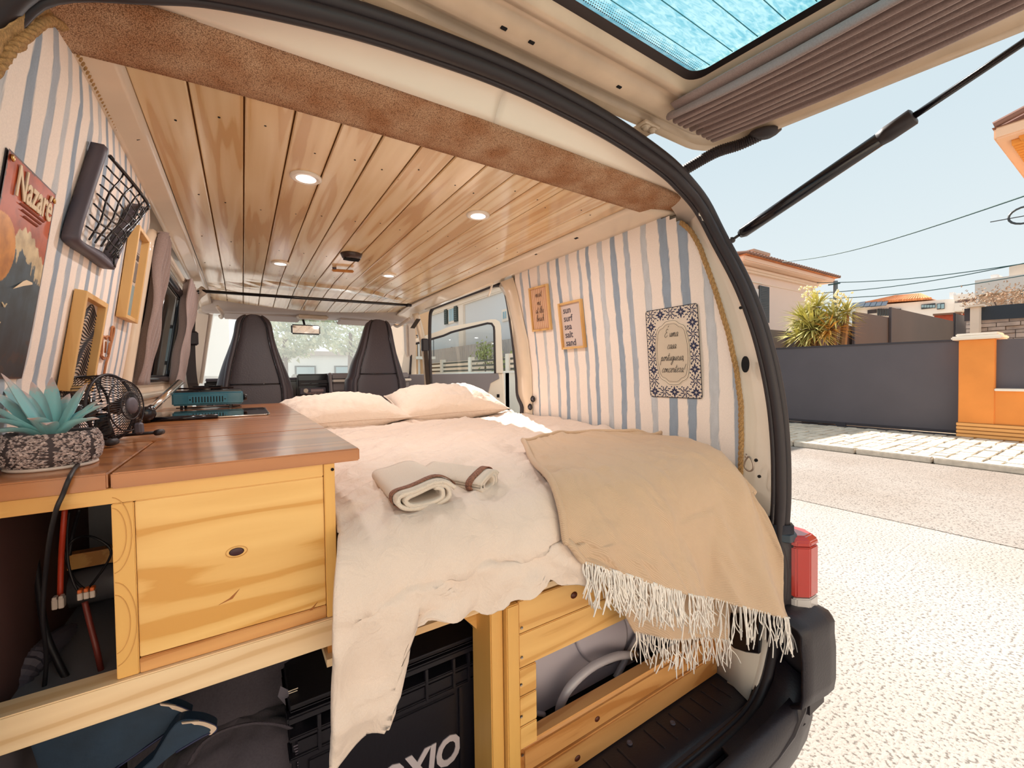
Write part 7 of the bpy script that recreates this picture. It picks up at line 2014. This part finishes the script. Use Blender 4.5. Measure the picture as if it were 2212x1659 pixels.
for (u, v) in ((.04, .58), (.35, .66), (.30, .75), (.18, .70)):
    c = Q(u, v, .001); MB().tube(crom([c+V(0, -.006, .003), c+V(0, -.002, .0), c+V(0, 0, -.002), c+V(0, .002, 0), c+V(0, .006, .003)], 3), .0007, 4).obj('gull', mat('cream lettering', '#e8d0ae', .6), t)
c = Q(.62, .53, .001); MB().poly([c+V(0, -.03, -.012), c+V(0, .0, .003), c+V(0, .03, .014), c+V(0, .028, .004), c+V(0, .0, -.003)], (1, 0, 0), .0005).obj('splash', mat('cream lettering', '#e8d0ae', .6), t)
for (u, v) in ((.05, .03), (.95, .045)):
    MB().lathe([(.0042, 0), (.0038, .0015), (.0012, .0022), (0, .001)], Q(u, v, .001), (1, 0, 0), 14).obj('screw', m_brass, t, True)

# left: black frame with elastic net
net = thing('net_pocket', 'black plastic framed elastic net pocket on the left striped wall', 'net')
cor = [(219, 314), (290, 440), (262, 556), (238, 592), (226, 594), (152, 528), (147, 512)]
c4 = [PL(216, 318, .01), PL(290, 442, .01), PL(234, 590, .01), PL(148, 520, .01)]
y0n, y1n = (c4[0].y+c4[3].y)/2, (c4[1].y+c4[2].y)/2; z1n, z0n = c4[0].z, (c4[2].z+c4[3].z)/2
def NP(y, z, n=0): return V(WL(z)+.006+n, y, z)
ya, yb_n = c4[3].y, c4[2].y; yt0, yt1 = c4[0].y, c4[1].y
out = [NP(yt0-.015, c4[0].z), NP(ya+.0, c4[3].z+.02), NP(ya+.012, c4[3].z+.0), NP(yb_n-.012, c4[2].z+.006), NP(yb_n+.0, c4[2].z+.018), NP(yt1, c4[1].z)]
# frame: a U shape of flat bar: rear side, bottom, front side
path_n = crom([out[0], out[0].lerp(out[1], .5), out[1], out[2], out[2].lerp(out[3], .5), out[3], out[4], out[4].lerp(out[5], .5), out[5]], 5)
rows = []
cN = (out[0]+out[3]+out[1]+out[5])/4
for p in path_n:
    d = (cN-p); d.x = 0; d.normalize(); rows.append([p-V(.004, 0, 0), p+V(.012, 0, 0), p+d*.006+V(.016, 0, 0), p+d*.018+V(.012, 0, 0), p+d*.019-V(.004, 0, 0)])
o = MB().grid(rows).obj('frame', m_dgrey, net, True); thick(o, .003)
inner_n = [r[3] for r in rows]
nn = len(inner_n)
L_side = resample(inner_n[:int(nn*.36)], 9); B_side = resample(inner_n[int(nn*.36):int(nn*.66)], 7); R_side = resample(inner_n[int(nn*.66):][::-1], 9)
topa, topb = L_side[0], R_side[0]
def net_pt(u, v):   # u across 0..1, v down 0..1
    L = resample(L_side+B_side[1:2], 20); 
    a = L_side[0].lerp(L_side[-1], v); b = R_side[0].lerp(R_side[-1], v); 
    p = a.lerp(b, u); p.x += .030*math.sin(math.pi*u)*(1-v*.7)+.004; p.z -= .030*math.sin(math.pi*u)*(1-v)
    return p
ng = MB()
for k in range(1, 9): ng.tube([net_pt(k/9+.02*math.sin(v*9+k), v) for v in np.linspace(0, 1, 12)], .0015, 5)
for k in range(1, 8): ng.tube([net_pt(u, k/8+.012*math.sin(u*14+k)) for u in np.linspace(0, 1, 16)], .0015, 5)
tag(ng.obj('net', m_blackg, net, True), kind='stuff')
MB().tube(crom([net_pt(u, 0) for u in np.linspace(0, 1, 10)], 3), .0032, 8).obj('elastic_edge', m_blackg, net, True)
sc = MB(); random.seed(3)
for k in range(9):
    p = R_side[min(8, k)]; sc.tube(crom([p+V(.004, random.uniform(-.014, .004), random.uniform(-.01, .01)) for _ in range(5)], 4), .0018, 5)
tag(sc.obj('gathered_net', m_blackg, net, True), kind='stuff')

# left: two wooden frames and the hand
def left_rect(px4):
    q = [PL(x, y, .002) for x, y in px4]; return toward(frame3(*q))
t = thing('wall_frame', 'wooden frame with wavy black line print, nearest the fan', 'picture frame', 'wall pictures')
qv = [PL(163, 630, .002), PL(216, 653, .002), PL(172, 846, .002), PL(118, 838, .002)]; fr = toward(frame3(*qv)); O, U, W, Nn, w, h = fr
picture_frame(t, fr, .010, .016, w_frame)
MB().rbox(O+Nn*.002, (w-.016, h-.016, .003), U, W).obj('print', mat('beige print', '#cdb9a8', .8), t)
wv = MB()
for k in range(26):
    yy = h/2-.022-k*(h-.05)/25; pts = [O+U*x+W*(yy+.007*math.sin(x/(w)*9+k*.35)+.003*math.sin(x*90))+Nn*.004 for x in np.linspace(-w/2+.011, w/2-.011, 14)]
    wv.tube(pts, .0013, 4)
tag(wv.obj('wave_lines', m_print, t), kind='stuff')
t = thing('wall_frame', 'wooden frame with grey photo strip beside the left window curtain', 'picture frame', 'wall pictures')
qv = [PL(288, 508, .002), PL(314, 540, .002), PL(266, 678, .002), PL(240, 662, .002)]; fr = toward(frame3(*qv)); O, U, W, Nn, w, h = fr
picture_frame(t, fr, .009, .018, w_frame)
MB().rbox(O+Nn*.002, (w-.014, h-.014, .003), U, W).obj('print', mat('cream print', '#cbbdb2', .8), t)
for (v0, v1, c) in ((.0, .18, '#a79e9a'), (.2, .27, '#4f484a'), (.3, .55, '#7d7672'), (.6, .98, '#8fa3a4')):
    zz0 = h/2-.012-(h-.024)*v0; zz1 = h/2-.012-(h-.024)*v1
    MB().rbox(O+W*(zz0+zz1)/2+Nn*.0042, (w-.032, zz0-zz1, .001), U, W).obj('photo_area', mat('photo '+c, c, .6), t)
hd = thing('hand_cutout', 'small wooden hand cutout on the left striped wall above the fan', 'ornament')
hp_ = [(207, 812), (205, 780), (202, 762), (204, 745), (210, 744), (214, 760), (218, 768), (220, 758), (221, 730), (226, 727), (229, 732), (231, 727), (236, 727), (238, 735), (242, 708), (246, 708), (245, 722), (238, 750), (234, 770), (229, 785), (224, 812)]
hq = crom([PL(x, y, .004) for x, y in hp_], 4); hm_ = wood('walnut brown cutout', '#b9794c', '#96582f', 'z', .6, knots=.01)
MB().tube(hq, .0022, 6).obj('outline', hm_, hd, True)
for seg in ([(221, 742), (219, 765), (224, 772)], [(229, 738), (227, 762)], [(237, 740), (233, 766)], [(214, 762), (222, 776), (230, 772)]):
    MB().tube(crom([PL(x, y, .004) for x, y in seg], 4), .0018, 6).obj('finger_line', hm_, hd, True)

# ================================================================== ON THE CEILING
m_lampg = mat('lamp glass', '#e9dfd2', .3, coat=.3)
def emis(name, col, s):
    m, nt, b = newmat(name); b.inputs['Base Color'].default_value = srgb(col); b.inputs['Emission Color'].default_value = srgb(col); b.inputs['Emission Strength'].default_value = s; b.inputs['Roughness'].default_value = .4; return m
m_lit = emis('ceiling light diffuser', '#fff6ee', GLOW_E)  # glow added to the unlit diffusers to go with the fill
for (x, y, lab) in ((.145, 1.165, 'round ceiling light nearest the header on the left'), (.63, 1.165, 'round ceiling light nearest the header on the right'), (.15, 2.09, 'round ceiling light at the far left of the plank ceiling'), (.62, 2.08, 'round ceiling light at the far right of the plank ceiling')):
    t = thing('ceiling_light', lab, 'lamp', 'round ceiling lights')
    z = .5
    MB().lathe([(.034, .003), (.036, 0), (.036, -.004), (.031, -.007), (.0285, -.006)], (x, y, z), (0, 0, 1), 36).obj('bezel', m_lampg, t, True)
    ld = bpy.data.lights.new('interior_fill', 'AREA'); ld.shape = 'DISK'; ld.size = .05; ld.energy = FILL_W; ld.color = (1, .95, .93); lo_ = bpy.data.objects.new('interior_fill', ld); COL.objects.link(lo_); lo_.parent = t; lo_.location = (x, y, z-.009)  # added disk light fills the interior; the fitting itself is unlit
    MB().lathe([(.0285, -.005), (.020, -.0066), (0, -.007)], (x, y, z), (0, 0, 1), 32).obj('diffuser', m_lit, t, True)
t = thing('ceiling_vent', 'dark round knob vent in the middle of the plank ceiling', 'vent')
MB().lathe([(.040, .002), (.042, -.002), (.036, -.016), (.030, -.022), (.018, -.020), (0, -.014)], (.385, 1.80, .5), (0, 0, 1), 28).obj('knob', mat('brown black plastic', '#3a2622', .35), t, True)
for k in range(3): MB().tube([V(.385-.03, 1.785+k*.012, .477), V(.385+.03, 1.785+k*.012, .477)], .003, 6).obj('fin', m_hole, t)
t = thing('ceiling_catch', 'small wooden catch on the plank ceiling beyond the dark knob', 'catch')
MB().rbox((.40, 2.05, .487), (.095, .016, .012), (1, -.25, 0), (.25, 1, 0)).obj('bar', w_piney, t, bevel=.004, seg=2); MB().lathe([(.009, 0), (.008, -.014)], (.365, 2.06, .5), (0, 0, 1), 12).obj('pivot', m_dgrey, t)

# ================================================================== lift everything from the eye's level to the street
bpy.context.view_layer.update()
for o in [o for o in bpy.data.objects if o.parent is None and o.type in ('MESH', 'EMPTY')]:
    if o.type == 'EMPTY' and o.children and tuple(o.location) == (0, 0, 0) and tuple(o.rotation_euler) == (0, 0, 0):
        pts = []
        for c in o.children_recursive:
            if c.type == 'MESH':
                mw = c.matrix_world; bb = [mw @ Vector(b) for b in c.bound_box]; pts += bb
        if pts:
            lo = Vector([min(p[i] for p in pts) for i in range(3)]); hi = Vector([max(p[i] for p in pts) for i in range(3)])
            base = Vector(((lo.x+hi.x)/2, (lo.y+hi.y)/2, lo.z))
            o.location = base
            for c in o.children: c.location = c.location-base
    if 'base' in o: del o['base']
    o.location.z += Z0
for m in list(bpy.data.materials):
    if not m.users: bpy.data.materials.remove(m)
